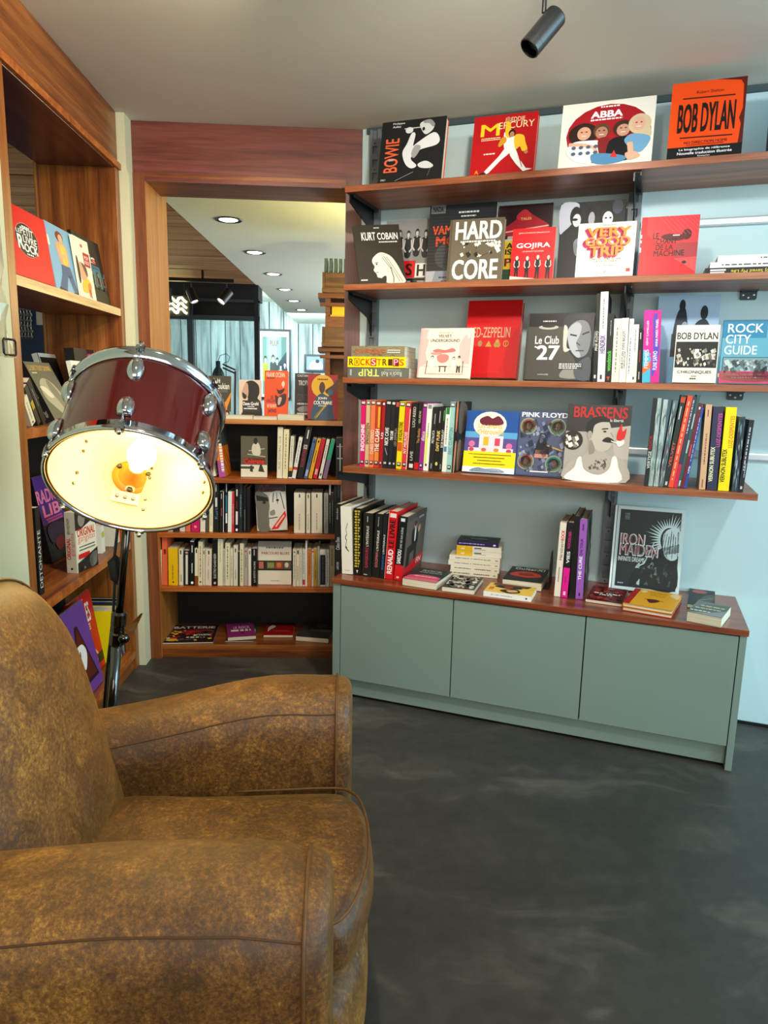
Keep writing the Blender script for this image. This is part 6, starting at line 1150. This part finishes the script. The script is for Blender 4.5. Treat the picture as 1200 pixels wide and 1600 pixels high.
row(FW, z, 3.125, .13, [
    (248, 253.6, 859, -1, '#e0dccc', [('e', 50, 6, 30, 3, '#d05050')]), (254, 262, 838, -1, '#e0623c', [('r', 30, 26, 80, 36, '#8a2010')], {'n': 'salmon'}), (263.6, 278.6, 856, -1, '#e8b40c', [T_('HOUSE MUSIC', 44, 84, '#4a3808', 38, 54, 1), ('e', 50, 91, 9, 2.6, '#332408')]), (280, 286.6, 858, -.5, '#e0d4b8', [('r', 30, 3, 60, 14, '#333'), tt('#8a7c68', 70, 90)]), (287.6, 296, 860, 0, '#201e1c', [('r', 30, 12, 72, 97, '#ddd8c8'), ('e', 50, 6, 26, 3, '#d8a0a0')], {'n': 'white-striped black'}),
    (296.8, 304, 845, 0, '#171513', [('r', 10, 0, 90, 2, '#eee'), tt('#ddd', 10, 26), tt('#eee', 50, 72), ('e', 50, 94, 30, 3, '#fff')]), (304.4, 309.6, 857, 0, '#e6dcb4', [('r', 0, 74, 100, 100, '#8a4410'), ('r', 30, 2, 70, 12, '#333')]), (310, 316.6, 846, 0, '#e4d4b0', [tt('#7c6848', 10, 80), ('e', 50, 92, 20, 2, '#444')]), (317, 320.6, 858, 0, '#d8ccb0', [('r', 30, 4, 70, 14, '#444')]), (321, 330.6, 858, .5, '#e2cfba', [('r', 40, 4, 62, 14, '#222'), ('d', 44, 20, 58, 46, '#c88a5a'), tt('#8a7c68', 56, 84, 44, 54)]),
    (332, 339.8, 843, 0, '#141312', [T_('GARNIER', 30, 60, '#d8d4cc', 25, 75, 0), T_('ELECTRO', 62, 84, '#d8d4cc', 25, 75, 0), ('r', 30, 92, 70, 97, '#ccc')]), (340.4, 348.4, 842, 0, '#e6debb', [tt('#b8ad8c', 6, 50)]), (348.8, 351.6, 858, 0, '#c8c0ac', [tt('#666', 4, 90)]), (352, 359.6, 848, 0, '#e4dab4', [tt('#7c7458', 8, 84)]), (360, 364.4, 857, 0, '#dcd2b8', [tt('#8a8270', 20, 80)]), (365, 371.6, 852, 0, '#ddd6c0', [('r', 34, 8, 60, 17, '#333'), tt('#8a8270', 60, 84)]), (371.8, 374.4, 862, 0, '#2a2622', []), (374.8, 380.8, 849, 0, '#e2d8b6', [tt('#7c7458', 14, 90)]),
    (381.4, 387.4, 858, 0, '#b4a898', [('e', 50, 6, 24, 3, '#b84a40'), tt('#6a6058', 16, 50)]), (388, 392.4, 858, 0, '#e6e2d2', [('r', 30, 4, 70, 14, '#333')]), (393, 402, 857, 0, '#141313', [T_('LA BOÎTE NOIRE', 34, 90, '#dcd8cc', 30, 70, 0), tt('#aaa', 3, 18)])],
    S_+', left group', 'books on the left of the lowest row of the low bookcase')
fface(z, 3.15, 403.5, 455, 846, '#e6e0cc', [('r', 0, 0, 100, 12, '#a3a29a'), ('d', 24, 12, 76, 16, '#777'), ('t', 'PARCOURS BLUES', 10, 24, 94, 30, '#9a2a1c', 1), ('r', 0, 44, 100, 67, '#2a2826'), ('r', 2, 47, 16, 63, '#c86a5a'), ('r', 26, 47, 50, 63, '#5c5c34'), ('r', 28, 49, 48, 61, '#8a9050'), ('r', 52, 47, 75, 63, '#a8401c'), ('e', 63, 54, 7, 6, '#d07a4a'), ('r', 77, 47, 98, 63, '#6c5a48'), ('e', 86, 54, 6, 6, '#d8d0b0'), ('d', 38, 90, 64, 91.4, '#888')], 'cream book with a band of four small pictures in the lowest row', t=.014, lean=4, hard=False)
row(FW, z, 3.125, .13, [
    (457.6, 462.6, 858, 0, '#dedacc', [('e', 50, 8, 24, 2, '#444'), tt('#8a8678', 16, 80)]), (463, 467.8, 858, 0, '#e6dfc0', [('r', 30, 3, 80, 13, '#222'), tt('#a06040', 46, 84)]), (468.2, 472, 858, 0, '#e2ddd0', [tt('#8a8678', 10, 80)]), (472.4, 477, 858, .4, '#d8d8cc', [('r', 10, 82, 90, 96, '#c8202c'), tt('#678', 10, 66)]), (477.3, 480, 845, 0, '#ecebe6', []), (480.4, 486.6, 858, 0, '#c8742c', [tt('#8a4410', 14, 70)]), (487, 490.2, 859, 0, '#d4ccc8', [('e', 50, 5, 40, 3, '#c02040'), tt('#888', 14, 80)], {'n': 'pale'}),
    (490.5, 495.6, 857, 0, '#c49a28', [tt('#4a3808', 6, 46), tt('#7a5a10', 56, 80)]), (496, 499.6, 854, 0, '#a8a89c', []), (500, 509, 859, 0, '#dcdcd8', [('r', 4, 14, 96, 96, '#1c2034'), tt('#8088a0', 20, 88, 48, 54)], {'n': 'white-navy'}), (509.4, 514.4, 859, 0, '#c2c4c2', [tt('#556', 8, 90)]), (515, 523, 852, 0, '#a3967c', [tt('#5a5040', 8, 50)]), (524, 531, 850, 0, '#4a4034', [])],
    S_+', right group', 'books on the right of the lowest row of the low bookcase')
z = BZ[4]+.0005
def fl4(z, t, FL, FR, BR, col, art, label, **kw):
    A = onz(*FL, z+.0004); B = onz(*FR, z+.0004); x = (B-A).normalized(); yi = UP.cross(x); dep = max(.08, min(.24, (onz(*BR, z+t)-B).dot(yi)))
    return flat(FW, z, None, None, dep, t, col, art, label, 'foot', pts=(A, B), **kw)
fl4(z, .006, (252, 1006.5), (333, 1005), (347, 973), '#281c1c', [('r', 0, 0, 100, 20, '#3a1416'), ('t', 'Debutant', 24, 1, 64, 9, '#9a8a84', 0), ('t', 'BATTERIE', 10, 9, 94, 22, '#e4dfd8', 2), ('b', [(10, 36), (40, 28), (80, 26), (94, 40), (50, 50), (14, 48)], '#8a2020')]+speckle(4, 34, 96, 94, 60, ['#b82c24', '#4c4a44', '#c8c0ac', '#2c2a28', '#7c1c1c', '#e0a83c'], 6)+[('e', 18, 88, 12, 7, '#d8a83c'), ('t', 'ACOUSTIC', 56, 58, 92, 66, '#f0ece0', 1), ('d', 44, 72, 80, 78, '#d8d4c8')], 'drum magazine with a dark red busy cover lying in the bottom of the low bookcase', hard=False, name='magazine', cat='magazine')
fl4(z, .004, (351.5, 1003), (396, 1003), (410, 978), '#2e4a34', [('b', [(70, 30), (90, 20), (96, 50), (80, 60)], '#c8c4b4'), ('e', 80, 60, 8, 10, '#b03030')], 'thin green-covered book under the magenta one in the bottom compartment', hard=False)
fl4(z+.0045, .017, (356, 1001.5), (400, 998.5), (396, 972), '#8a2a6a', [('t', 'LE ROCK', 24, 26, 84, 44, '#ecd8e4', 1), ('d', 14, 50, 86, 62, '#ecd8e4'), ('e', 54, 74, 6, 5, '#5a1444')], 'magenta paperback lying in the bottom of the low bookcase', hard=False)
fl4(z, .012, (411.6, 996), (457.5, 996), (459, 974), '#9c0f18', [('b', [(10, 40), (22, 14), (34, 30), (20, 52), (12, 70)], '#e8dcd4'), ('t', 'Nanou', 28, 52, 84, 72, '#e04a48', 0), ('r', 0, 0, 100, 14, '#1c1414')], 'red paperback with a white figure in the bottom of the low bookcase', hard=False)
fl4(z, .022, (462, 1001), (513, 1005), (514, 974), '#3a3a38', [('t', 'ROCK ENGLISH', 30, 44, 94, 60, '#76746c', 1), ('b', [(40, 10), (70, 14), (60, 34), (44, 30)], '#5a504a')], 'thick dark grey paperback at the right of the bottom compartment', hard=False)

# ---------------------------------------------------------------- books on the left wall unit
z = 1.5305
face(LW, z, .932, 25.5, 87, 310, '#d8060c', [('e', 42, 45, 28.5, 24, '#e0a090'), ('e', 42, 45, 28, 23.5, '#120c0c'), ('d', 34, 25, 52, 27.5, '#eee'), ('t', 'LE', 18, 32, 28, 38, '#f4efe6', 1), ('t', 'PETIT', 29, 28, 60, 38, '#f4efe6', 1), ('t', 'LIVRE', 32, 39, 66, 49, '#f4efe6', 1), ('t', 'R', 18, 40, 32, 60, '#f4efe6', 2), ('t', 'OCK', 32, 50, 66, 62, '#f4efe6', 2), ('d', 36, 64, 52, 66, '#eee')], 'bright red book with a round black emblem, leftmost in the wall unit', t=.03, lean=7)
face(LW, z, .933, 128.7, 151.4, 366, '#ece2c8', [('e', 50, 12, 8, 3, '#c8503c'), ('r', 52, 22, 94, 45, '#b01820'), ('t', 'POP', 60, 27, 86, 33, '#f4e4d8'), ('t', 'ROCK', 58, 35, 88, 41, '#f4e4d8'), ('b', [(14, 44), (40, 42), (58, 52), (54, 70), (40, 76), (20, 70)], '#d89a78'), ('b', [(30, 42), (58, 46), (64, 58), (56, 62)], '#5a4030'), ('b', [(20, 74), (60, 66), (80, 78), (50, 90), (16, 90)], '#e8b830'), ('b', [(54, 76), (74, 74), (70, 92), (56, 96)], '#e07a48'), ('l', [(60, 84), (70, 98)], 4, '#2a2220'), ('b', [(0, 36), (10, 38), (12, 70), (0, 76)], '#1c1a1c')], 'narrow cream book between the light blue and black covers in the wall unit', t=.01, lean=7, hard=False)
face(LW, z, .945, 89, 129.5, 343, '#7ba6c2', [('e', 46, 15, 14, 8, '#7a2418'), ('e', 49, 17.5, 8, 6.5, '#dca488'), ('b', [(28, 26), (62, 26), (68, 44), (64, 58), (40, 58), (32, 48)], '#dc9a66'), ('b', [(42, 28), (60, 30), (62, 54), (46, 56)], '#e0b84c'), ('l', [(32, 32), (40, 46), (58, 42)], 6, '#e0a482'), ('p', [(36, 58), (68, 58), (84, 96), (70, 98), (54, 72), (40, 98), (16, 94), (32, 74)], '#44587c'), ('l', [(66, 66), (76, 92)], 2, '#2a3850'), ('e', 60, 74, 6, 2, '#242c3c'), ('b', [(16, 94), (40, 97), (34, 100), (14, 99)], '#3c2a26'), ('b', [(66, 97), (90, 96), (92, 100), (68, 100)], '#26201e'), ('e', 2, 28, 4, 8, '#e8dcc8')], 'light blue book with a standing figure in flared jeans, wall unit', t=.012, lean=8)
face(LW, z, .957, 132, 172.5, 358, '#1d1a16', [('t', 'is', 48, 24, 72, 38, '#e0d8d0', 2), ('t', 's', 58, 30, 72, 38, '#c83030', 2), ('r', 46, 40, 84, 48, '#3a7ca0'), ('t', 'LOOK BACK', 49, 41.5, 81, 46.5, '#122028', 1), ('r', 46, 48, 99, 74, '#4a7472'), ('d', 4, 8, 26, 9.6, '#ddd')]+crowd(40, 100, 48, 3, .46, [('#141414', '#a08a78', '#191a18', '#1c1c1a')])+[('r', 30, 78, 100, 100, '#24231e')], 'black book with men in dark clothes, rightmost beside the wall unit side panel', t=.012, lean=9)
z = 1.1055
face(LW, z, 1.012, 128, 160, 543, '#1d1c1c', [('e', 68, 36, 24, 30, '#d81884'), ('t', 'VINYL GUIDE', 52, 28, 85, 38, '#f4dcea', 1), ('d', 54, 18, 82, 22, '#f0c0dc'), ('d', 56, 44, 82, 48, '#f0c0dc'), ('d', 58, 52, 80, 56, '#f0c0dc'), ('r', 93, 0, 96, 100, '#8a8a80')], 'black box set with a round pink sticker at the back of the middle shelf', t=.035, lean=4)
face(LW, z, 1.07, 92, 118, 551, '#d6d2c8', [('r', 8, 6, 100, 100, '#17161a'), ('r', 0, 0, 4, 100, '#3a3836')], 'black square book with a pale border behind the golden record cover', t=.02, lean=16)
face(LW, z, .943, 131, 158, 563, '#e6e2d2', [('r', 6, 8, 94, 100, '#3a3410'), ('e', 50, 62, 44, 40, '#7c741c'), ('p', [(30, 8), (46, 8), (54, 50), (46, 52)], '#f0dc3c'), ('p', [(6, 50), (10, 40), (46, 56), (44, 62)], '#d8c42c'), ('p', [(94, 20), (94, 44), (58, 58), (56, 52)], '#3c7c48'), ('e', 52, 62, 20, 17, '#15140f'), ('t', 'T', 44, 62, 60, 74, '#e8e4d8', 2), ('d', 12, 10, 34, 13, '#c89a60'), ('d', 60, 10, 88, 13, '#c89a60')], 'white-framed golden record cover on the middle shelf of the wall unit', t=.016, lean=10)
face(LW, z, .945, 86, 122, 564.5, '#6e6a58', [('r', 0, 0, 100, 100, '#5c5848'), ('t', 'LS ONT TOUT DONNE', 6, 6, 92, 15, '#c89a3c', 1), ('d', 10, 18, 28, 20, '#d8c8a0'), ('b', [(16, 38), (40, 28), (70, 40), (88, 70), (96, 98), (60, 98), (30, 80), (10, 60)], '#a39a80'), ('b', [(46, 32), (60, 36), (74, 56), (84, 92), (70, 94), (56, 70), (44, 50)], '#77715c'), ('b', [(10, 44), (30, 44), (46, 60), (30, 62)], '#cfc6a8')], 'grey-brown photo book with gold title leaning on the middle shelf of the wall unit', t=.030, lean=26, spine='#1c1a17', sart=[T_('LS ONT TOUT DONNE', 30, 60, '#c8c0ac', 30, 60, 0), T_('MUSIC', 82, 92, '#c8c0ac', 30, 60, 0)])
row(LW, z, .955, .12, [(50, 58, 624, -14, '#e0d4b0', [tt('#a8946c', 20, 80), ('r', 30, 88, 60, 94, '#444')], {'label': 'cream book spine leaning in the left corner of the middle shelf, wall unit'}), (60, 66, 606, -22, '#3a342a', [('r', 10, 40, 90, 60, '#b8942c')], {'label': 'dark book spine with a yellow patch beside the leaning cream spine, wall unit'}), (68, 75, 598, -26, '#23211e', [tt('#888', 20, 60)], {'label': 'black book spine squeezed left of the grey-brown photo book, wall unit'})], 'x', 'leaning books in the left corner of the middle shelf, wall unit')
z = .5735
row(LW, z, .965, .13, [(63, 70, 794, -9, '#191817', [('tu', 'DETONANTE', 20, 26, 80, 92, '#d8d4c8', 0)], {'label': 'thin black book with white spine lettering beside the post of the wall unit'})], 'x', 'single')
face(LW, z, 1.09, 82, 116, 747, '#17131c', [('r', 0, 0, 100, 56, '#4a2a7c'), ('t', 'RADIO', 0, 16, 88, 32, '#ee7c98', 2), ('t', 'LIB', 12, 34, 84, 48, '#ee7c98', 2), ('d', 18, 50, 84, 52, '#c85a8a'), ('d', 20, 53, 84, 55, '#c85a8a'), ('b', [(10, 62), (40, 56), (90, 64), (94, 80), (50, 76), (20, 80)], '#2c2440'), ('b', [(30, 78), (60, 74), (70, 84), (40, 90)], '#7c1420')], 'purple and black book with pink block letters in the left unit', t=.02, lean=10, hard=False)
K = onz(121, 896, z); S1 = onz(102.5, 897, z); x_ = onz(153, 881.5, z)-K; wd_ = x_.length; x_.normalize(); y_ = UP.cross(x_); tk = (S1-K).length
h_ = solve_h(S1, UP, 802)
book(m4(x_, y_, UP, K), max(wd_, .10), tk, h_, '#d8ccb4', [('r', 0, 0, 100, 30, '#2c2824'), ('e', 30, 14, 16, 12, '#8a8070'), ('b', [(70, 6), (90, 10), (94, 26), (76, 24)], '#d8d0c0'), ('p', [(4, 34), (96, 16), (98, 70), (6, 84)], '#e4d8bc'), ('t', 'ORIGINAL', 8, 28, 92, 42, '#c8281c', 2), ('t', 'gangstas', 10, 42, 92, 54, '#d8685a', 0), ('d', 14, 58, 88, 60, '#555'), ('d', 14, 63, 88, 65, '#555'), ('r', 8, 70, 60, 78, '#c81c1c'), ('p', [(4, 84), (98, 68), (99, 100), (4, 100)], '#23211f'), ('e', 26, 95, 12, 4, '#c8c4b8'), ('b', [(60, 80), (94, 74), (92, 94), (66, 98)], '#c8c0b0')], sart=[('tu', 'ORIGINAL', 8, 42, 48, 78, '#c8281c', 2), ('tu', 'gangstas', 54, 34, 92, 72, '#d8685a', 0), ('tu', 'BEN WESTHOFF', 20, 10, 50, 36, '#3c342c', 0), ('e', 50, 93, 12, 2, '#333')], spine='#cfc4ae', hard=False, label='thick cream paperback with red title standing on the third shelf under the drum lamp')
row(LW, z, .965, .08, [(146, 152, 824, -4, '#dccf90', [], {'label': 'pale yellow book spine just right of the thick cream paperback, wall unit'}), (160, 165, 822, -3, '#e8e4d4', [('r', 10, 24, 90, 44, '#b8c832')], {'label': 'white book spine with a green patch behind the lamp cord, wall unit'}), (177, 181.5, 812, -2, '#d8d0b8', [], {'label': 'beige book spine just right of the lamp pole, third shelf of the wall unit'}), (182, 187, 812, -2, '#e2d8bc', [], {'label': 'cream book spine left of the orange one, third shelf of the wall unit'}), (187.5, 197, 812, -2, '#e8641c', [], {'label': 'orange book spine at the right end of the third shelf, wall unit'})], 'x', 'book spines behind the lamp pole in the wall unit')
z = .0855
face(LW, z, .952, 128, 162.5, 967, '#6a3c8c', [('p', [(44, 22), (56, 22), (90, 88), (8, 88)], '#2a1620'), ('p', [(48, 26), (54, 26), (84, 84), (14, 84)], '#5c2014'), ('b', [(30, 46), (56, 44), (66, 56), (48, 72), (34, 62)], '#ece4dc'), ('l', [(44, 50), (38, 60)], 3, '#222')], 'purple cover with a triangular picture at the bottom of the wall unit', t=.012, lean=12, hard=False)
face(LW, z, 1.0, 134, 165, 946, '#c81a12', [('t', 'COLERES', 2, 12, 82, 36, '#f0e6d4', 1), ('t', 'SECRETES', 30, 38, 72, 46, '#f0e6d4', 1), ('d', 14, 5, 60, 7, '#f0d0c0'), ('l', [(56, 60), (58, 76), (70, 74), (80, 82)], 4, '#e0a860'), ('r', 74, 80, 99, 92, '#1c1614'), ('e', 66, 86, 6, 5, '#f0e6d4'), ('e', 66, 94, 7, 5, '#f0e6d4')], 'red cover with white capitals behind the purple cover in the wall unit', t=.012, lean=9, hard=False)
# the block of upright books near the end panel
def lwbook(c, y0, dy, w, h, col, label, spinecol=None, sart=(), rz=0):
    M = m4((1, 0, 0) if False else -LW.ly, LW.lx, UP, LW.P(y0, c+w, z)) if False else m4(LW.ly, -LW.lx, UP, LW.P(y0+dy, c, z))
    return book(M, w, dy, h, col, (), spine=spinecol or col, sart=sart, hard=True, label=label, group='upright books at the bottom of the wall unit')
yq = lambda px_, c: LW.at(px_, c, z).dot(LW.lx)
y0 = yq(182, .965); 
lwbook(.962, y0-.015, .075, .16, .225, '#e8d40c', 'bright yellow thick book behind the lamp clamp', '#f0dc10', [('d', 70, 40, 78, 60, '#a86a10'), ('r', 86, 0, 88, 100, '#b8a808')])
lwbook(.960, y0+.061, .022, .17, .240, '#1c2440', 'dark blue book with pink spine lettering right of the yellow one', '#20284a', [T_('ROCK FICTION', 10, 60, '#c83050', 20, 80, 1), ('d', 20, 64, 40, 92, '#c8c8d8')])
lwbook(.962, y0+.084, .010, .17, .235, '#e0d8bc', 'thin cream book between the blue and black books in the wall unit')
lwbook(.964, y0+.096, .022, .17, .243, '#141312', 'black book at the far right end of the bottom of the wall unit')
A = LW.P(y0-.22, 1.00, z+.0004); B = LW.P(y0-.04, 1.00, z+.0004)
o_ = book(m4(LW.lx, -LW.ly*-1, UP, LW.P(y0-.24, 1.085, z)), .19, .045, .262, '#c81c1c', (), hard=True, label='thick red hardback with cream page edges at the back of the bottom shelf, wall unit')

# ================================================================ THINGS IN THE BACK ROOM
def bx_(t, name, mat, x0, y0, z0, x1, y1, z1, bev=0):
    bb = MB(); bb.box(x0, y0, z0, x1, y1, z1); return bb.build(name, mat, t, bevel=bev)
def poster(name, x0, x1, z0, z1, Y, frame, mat_, art, label):
    t = empty(name, (x0, Y, z0), label=label, cat='picture'); w = x1-x0; h = z1-z0; f = .035
    bb = MB(); bb.box(0, -.02, 0, w, 0, f); bb.box(0, -.02, h-f, w, 0, h); bb.box(0, -.02, f, f, 0, h-f); bb.box(w-f, -.02, f, w, 0, h-f); bb.build('frame', frame, t)
    bb = MB(); bb.quad((f, -.008, f), (w-f, -.008, f), (w-f, -.008, h-f), (f, -.008, h-f), '#dfeaea'); add_art(bb, art, lambda u, v: Vector((f+(w-2*f)*u/100, -.008, f+(h-2*f)*(1-v/100))), Vector((0, -1, 0)), .001, .0006); bb.build('print', M_COV, t)
    bx_(t, 'backing', M_DARK, .005, -.006, .005, w-.005, 0, h-.005)
pr = [('r', 10, 8, 92, 96, '#8fb4a4'), ('p', [(30, 8), (60, 8), (56, 96), (34, 96)], '#a8c8b4'), ('r', 10, 8, 24, 96, '#6c9488'), ('r', 74, 8, 92, 60, '#5a8078'), ('p', [(60, 50), (92, 30), (92, 90), (62, 90)], '#203a40'), ('t', 'PULP', 36, 14, 64, 22, '#8a5a4a', 1)]
for cx_, s_, top_, sh in ((20, .62, 38, '#a8c83c'), (46, .66, 36, '#3c4438'), (60, .6, 40, '#2c3c3c'), (72, .5, 50, '#8cb89c'), (86, .56, 46, '#24343a')): pr += fig(cx_, top_, s_, '#141a1c', '#d8e0d4', sh, None, False, 1.3)
poster('framed_poster', -1.605, -1.03, .98, 2.165, 12.47, M_BLK, M_COV, pr, 'tall framed greenish music poster on the far whitewashed plank wall')
poster('framed_picture', -.80, -.44, 1.46, 1.76, 12.47, M_BLK, M_COV, [('r', 0, 0, 100, 100, '#8ea4c0'), ('b', [(30, 40), (60, 30), (90, 44), (94, 90), (20, 90)], '#d8dfe6'), ('e', 66, 36, 12, 14, '#2c3038')], 'small black-framed picture to the right of the tall poster')
t = empty('ceiling_lamp', (-1.75, 11.6, 2.52), label='bright white rectangular lamp high on the far left of the back room', cat='lamp')
bx_(t, 'housing', M_ALU, -.3, -.1, .04, .26, .1, .098); bx_(t, 'diffuser', M_EMW, -.29, -.09, 0, .25, .09, .04)
# desk with desk lamp
Yd = 6.2
p0 = FW.on(367, 650, Yd); zt = .90
t = empty('counter', (p0.x-.35, Yd, 0), label='dark counter in the back room carrying a black desk lamp', cat='counter')
bx_(t, 'top', M_BEAM, -.3, -.2, zt-.03, .95, .4, zt); bx_(t, 'body', M_DARK, -.27, -.15, 0, .92, .37, zt-.03)
pb = FW.on(367, 645, Yd); pe = FW.on(368, 580, Yd); pj_ = FW.on(348, 569, Yd); hd = FW.on(345, 566, Yd); hz = FW.on(341, 583, Yd)
t = empty('desk_lamp', (pb.x, Yd, zt), label='black articulated desk lamp seen above the dark book on the low bookcase', cat='desk lamp')
o0 = Vector((pb.x, Yd, zt))
def rel(p): return Vector(p)-o0
bb = MB(); bb.lathe([(0, .0), (.09, .0), (.09, .015), (.02, .03), (0, .03)], 20); bb.build('base', M_BLK, t)
bb = MB(); bb.tube([Vector((0, 0, .02)), rel(pe)], .011, 8); bb.build('lower_arm', M_BLK, t)
bb = MB(); bb.tube([rel(pe)+Vector((0, 0, .01)), rel(pj_)], .007, 8); bb.tube([rel(pe)-Vector((0, 0, .02)), rel(pj_)-Vector((0, 0, .03))], .007, 8); bb.build('upper_arm', M_BLK, t)
bb = MB(); M = Matrix.Translation(rel(hz)); bb.lathe([(.055, -.035), (.050, 0), (.035, .03), (.020, .05), (.020, .10), (0, .105)], 20, M); bb.build('shade', plain('dark_teal_enamel', '#10303a', .3), t, smooth=True)
bb = MB(); bb.tube([rel(hz)+Vector((0, 0, .10)), rel(hz)+Vector((.02, 0, .15)), rel(hz)+Vector((.07, 0, .165)), rel(hz)+Vector((.10, 0, .14)), rel(hz)+Vector((.09, 0, .10)), rel(hz)+Vector((.05, 0, .085))], .003, 6); bb.build('cord', M_BLK, t)
# shelving with wooden crates seen beside the door jamb
Ys = 5.0; M_CRT = wood('crate_wood', '#3a2418', '#5c3b28', '#7a543c', 'x', .6); M_CRL = wood('shelf_dark_wood', '#4a2412', '#6c3a1e', '#84502e', 'x', .5)
xs = FW.on(508, 500, Ys).x
t = empty('record_shelving', (xs, Ys, 0), label='dark wooden shelving behind the right door jamb holding crates', cat='shelving')
def zy(py): return FW.on(520, py, Ys).z
for py in (461, 545): bx_(t, 'shelf', M_CRL, -.05, 0, zy(py)-.02, .95, .35, zy(py)+.012)
for py in (470, 552): bx_(t, 'shelf_rail', M_CRL, -.035, .01, zy(py)-.035, .95, .04, zy(py)-.012)
bx_(t, 'upright', M_CRL, 0, .02, 0, .035, .34, zy(461)); bx_(t, 'upright', M_CRL, .9, .02, 0, .935, .34, zy(461)); bx_(t, 'shelf', M_CRL, -.04, 0, .30, .95, .35, .32)
bx_(t, 'back_board', M_CRL, .035, .33, .32, .9, .345, zy(461)-.03)
def crate(z0, z1, x0, lab):
    c = empty('wooden_crate', (xs+x0, Ys-.02, z0), label=lab, cat='crate', group='wooden crates on the back room shelving'); h = z1-z0
    bx_(c, 'end_board', M_CRT, 0, 0, 0, .015, .3, h, .002); bx_(c, 'end_board', M_CRT, .5, 0, 0, .515, .3, h, .002)
    bx_(c, 'front_board', M_CRT, .016, .0, .004, .499, .012, h-.002, .002); bx_(c, 'back_board', M_CRT, .016, .288, .004, .499, .3, h-.002); bx_(c, 'base_board', M_CRT, .016, .013, .0, .499, .287, .01); bx_(c, 'edge_batten', M_CRT, -.002, -.012, .0, .517, -.001, .03, .002)
crate(zy(461)+.0125, zy(426), -.02, 'dark wooden crate with grey record sleeves on top of the back room shelving')
crate(zy(545)+.0125, zy(511), -.02, 'lower dark wooden crate on the back room shelving')
for i in range(7):
    z0 = zy(461)+.0235; o = empty('record_sleeve', (xs-.012+i*.033, Ys+.02, z0), label=ORD[i]+' grey record sleeve from the left in the upper wooden crate', cat='record', group='records in the upper crate')
    bb = MB(); bb.prism([(0, 0), (.022, 0), (.026, zy(403)-z0), (.004, zy(403)-z0)], 0, .2); bb.build('sleeve', plain('grey_sleeve', '#4b5a60', .5, var=.25, vscale=12) if i == 0 else M_SLV, o)
    if i == 0: M_SLV = bpy.data.materials['grey_sleeve']
t = empty('yellow_box', (xs+.045, Ys+.04, zy(494)), label='bright yellow lit box on the back room shelving between the crates', cat='box')
bx_(t, 'box', plain('yellow_card', '#f0b81c', .5), 0, 0, .012, .5, .2, zy(476)-zy(494)); bx_(t, 'base', plain('orange_card', '#e8981c', .5), -.02, -.02, 0, .52, .22, .011)
bx_(empty('crate_riser', (xs+.03, Ys+.03, zy(511)+.001), label='dark board carrying the yellow box above the lower crate', cat='board'), 'board', M_CRL, 0, 0, 0, .6, .25, zy(494)-zy(511)-.0015)
# clutter seen through the open back of the wall unit
def thr(px_, py_, Y): return FW.on(px_, py_, Y)
Yc = 4.3
a_ = thr(30, 540, Yc); b_ = thr(80, 470, Yc)
t = empty('display_panel', (a_.x-.35, Yc, 0), label='blue display panel with a white paper seen through the gap in the wall unit', cat='display panel')
wpn = b_.x-a_.x
bx_(t, 'panel', plain('blue_panel', '#2c4a78', .6), 0, 0, .05, wpn+.6, .03, 2.1); bx_(t, 'foot', M_BLK, 0, -.15, 0, wpn+.6, .18, .05)
bx_(t, 'paper', plain('white_paper', '#e8ecec', .7), .35+wpn*.55, -.004, a_.z+.12, .35+wpn*.9, -.001, b_.z+.02)
for i in range(5):
    o = empty('necklace', (a_.x+wpn*(.08+.09*i), Yc-.03, a_.z+.05), label=ORD[i]+' beaded chain from the left hanging on the blue display panel', cat='necklace', group='chains on the display panel')
    bb = MB(); hh = (b_.z-a_.z)*.95
    for k in range(9): bb.lathe([(0, -.012), (.010, 0), (0, .012)], 6, Matrix.Translation((.004*sin(k*2), 0, hh*k/8)))
    bb.tube([(0, 0, 0), (0, 0, hh+.02)], .002, 4)
    bb.build('beads', plain('silver_beads', '#b8c4cc', .25, metal=.6) if i == 0 else bpy.data.materials['silver_beads'], o)
t = empty('orange_holder', (LX-LD-LX-.0, 2.10, 1.1055), label='orange-red paper holder behind the leaning books at the left post', cat='paper holder')
t.location = (-1.165, 2.16, 1.1055); bb = MB(); hh = .29
bb.prism([(0, .10), (.03, .0), (.07, 0), (.12, hh), (-.02, hh)], 0, .012, ax='x'); bb.build('sheet', plain('orange_red_card', '#e8401a', .5), t)
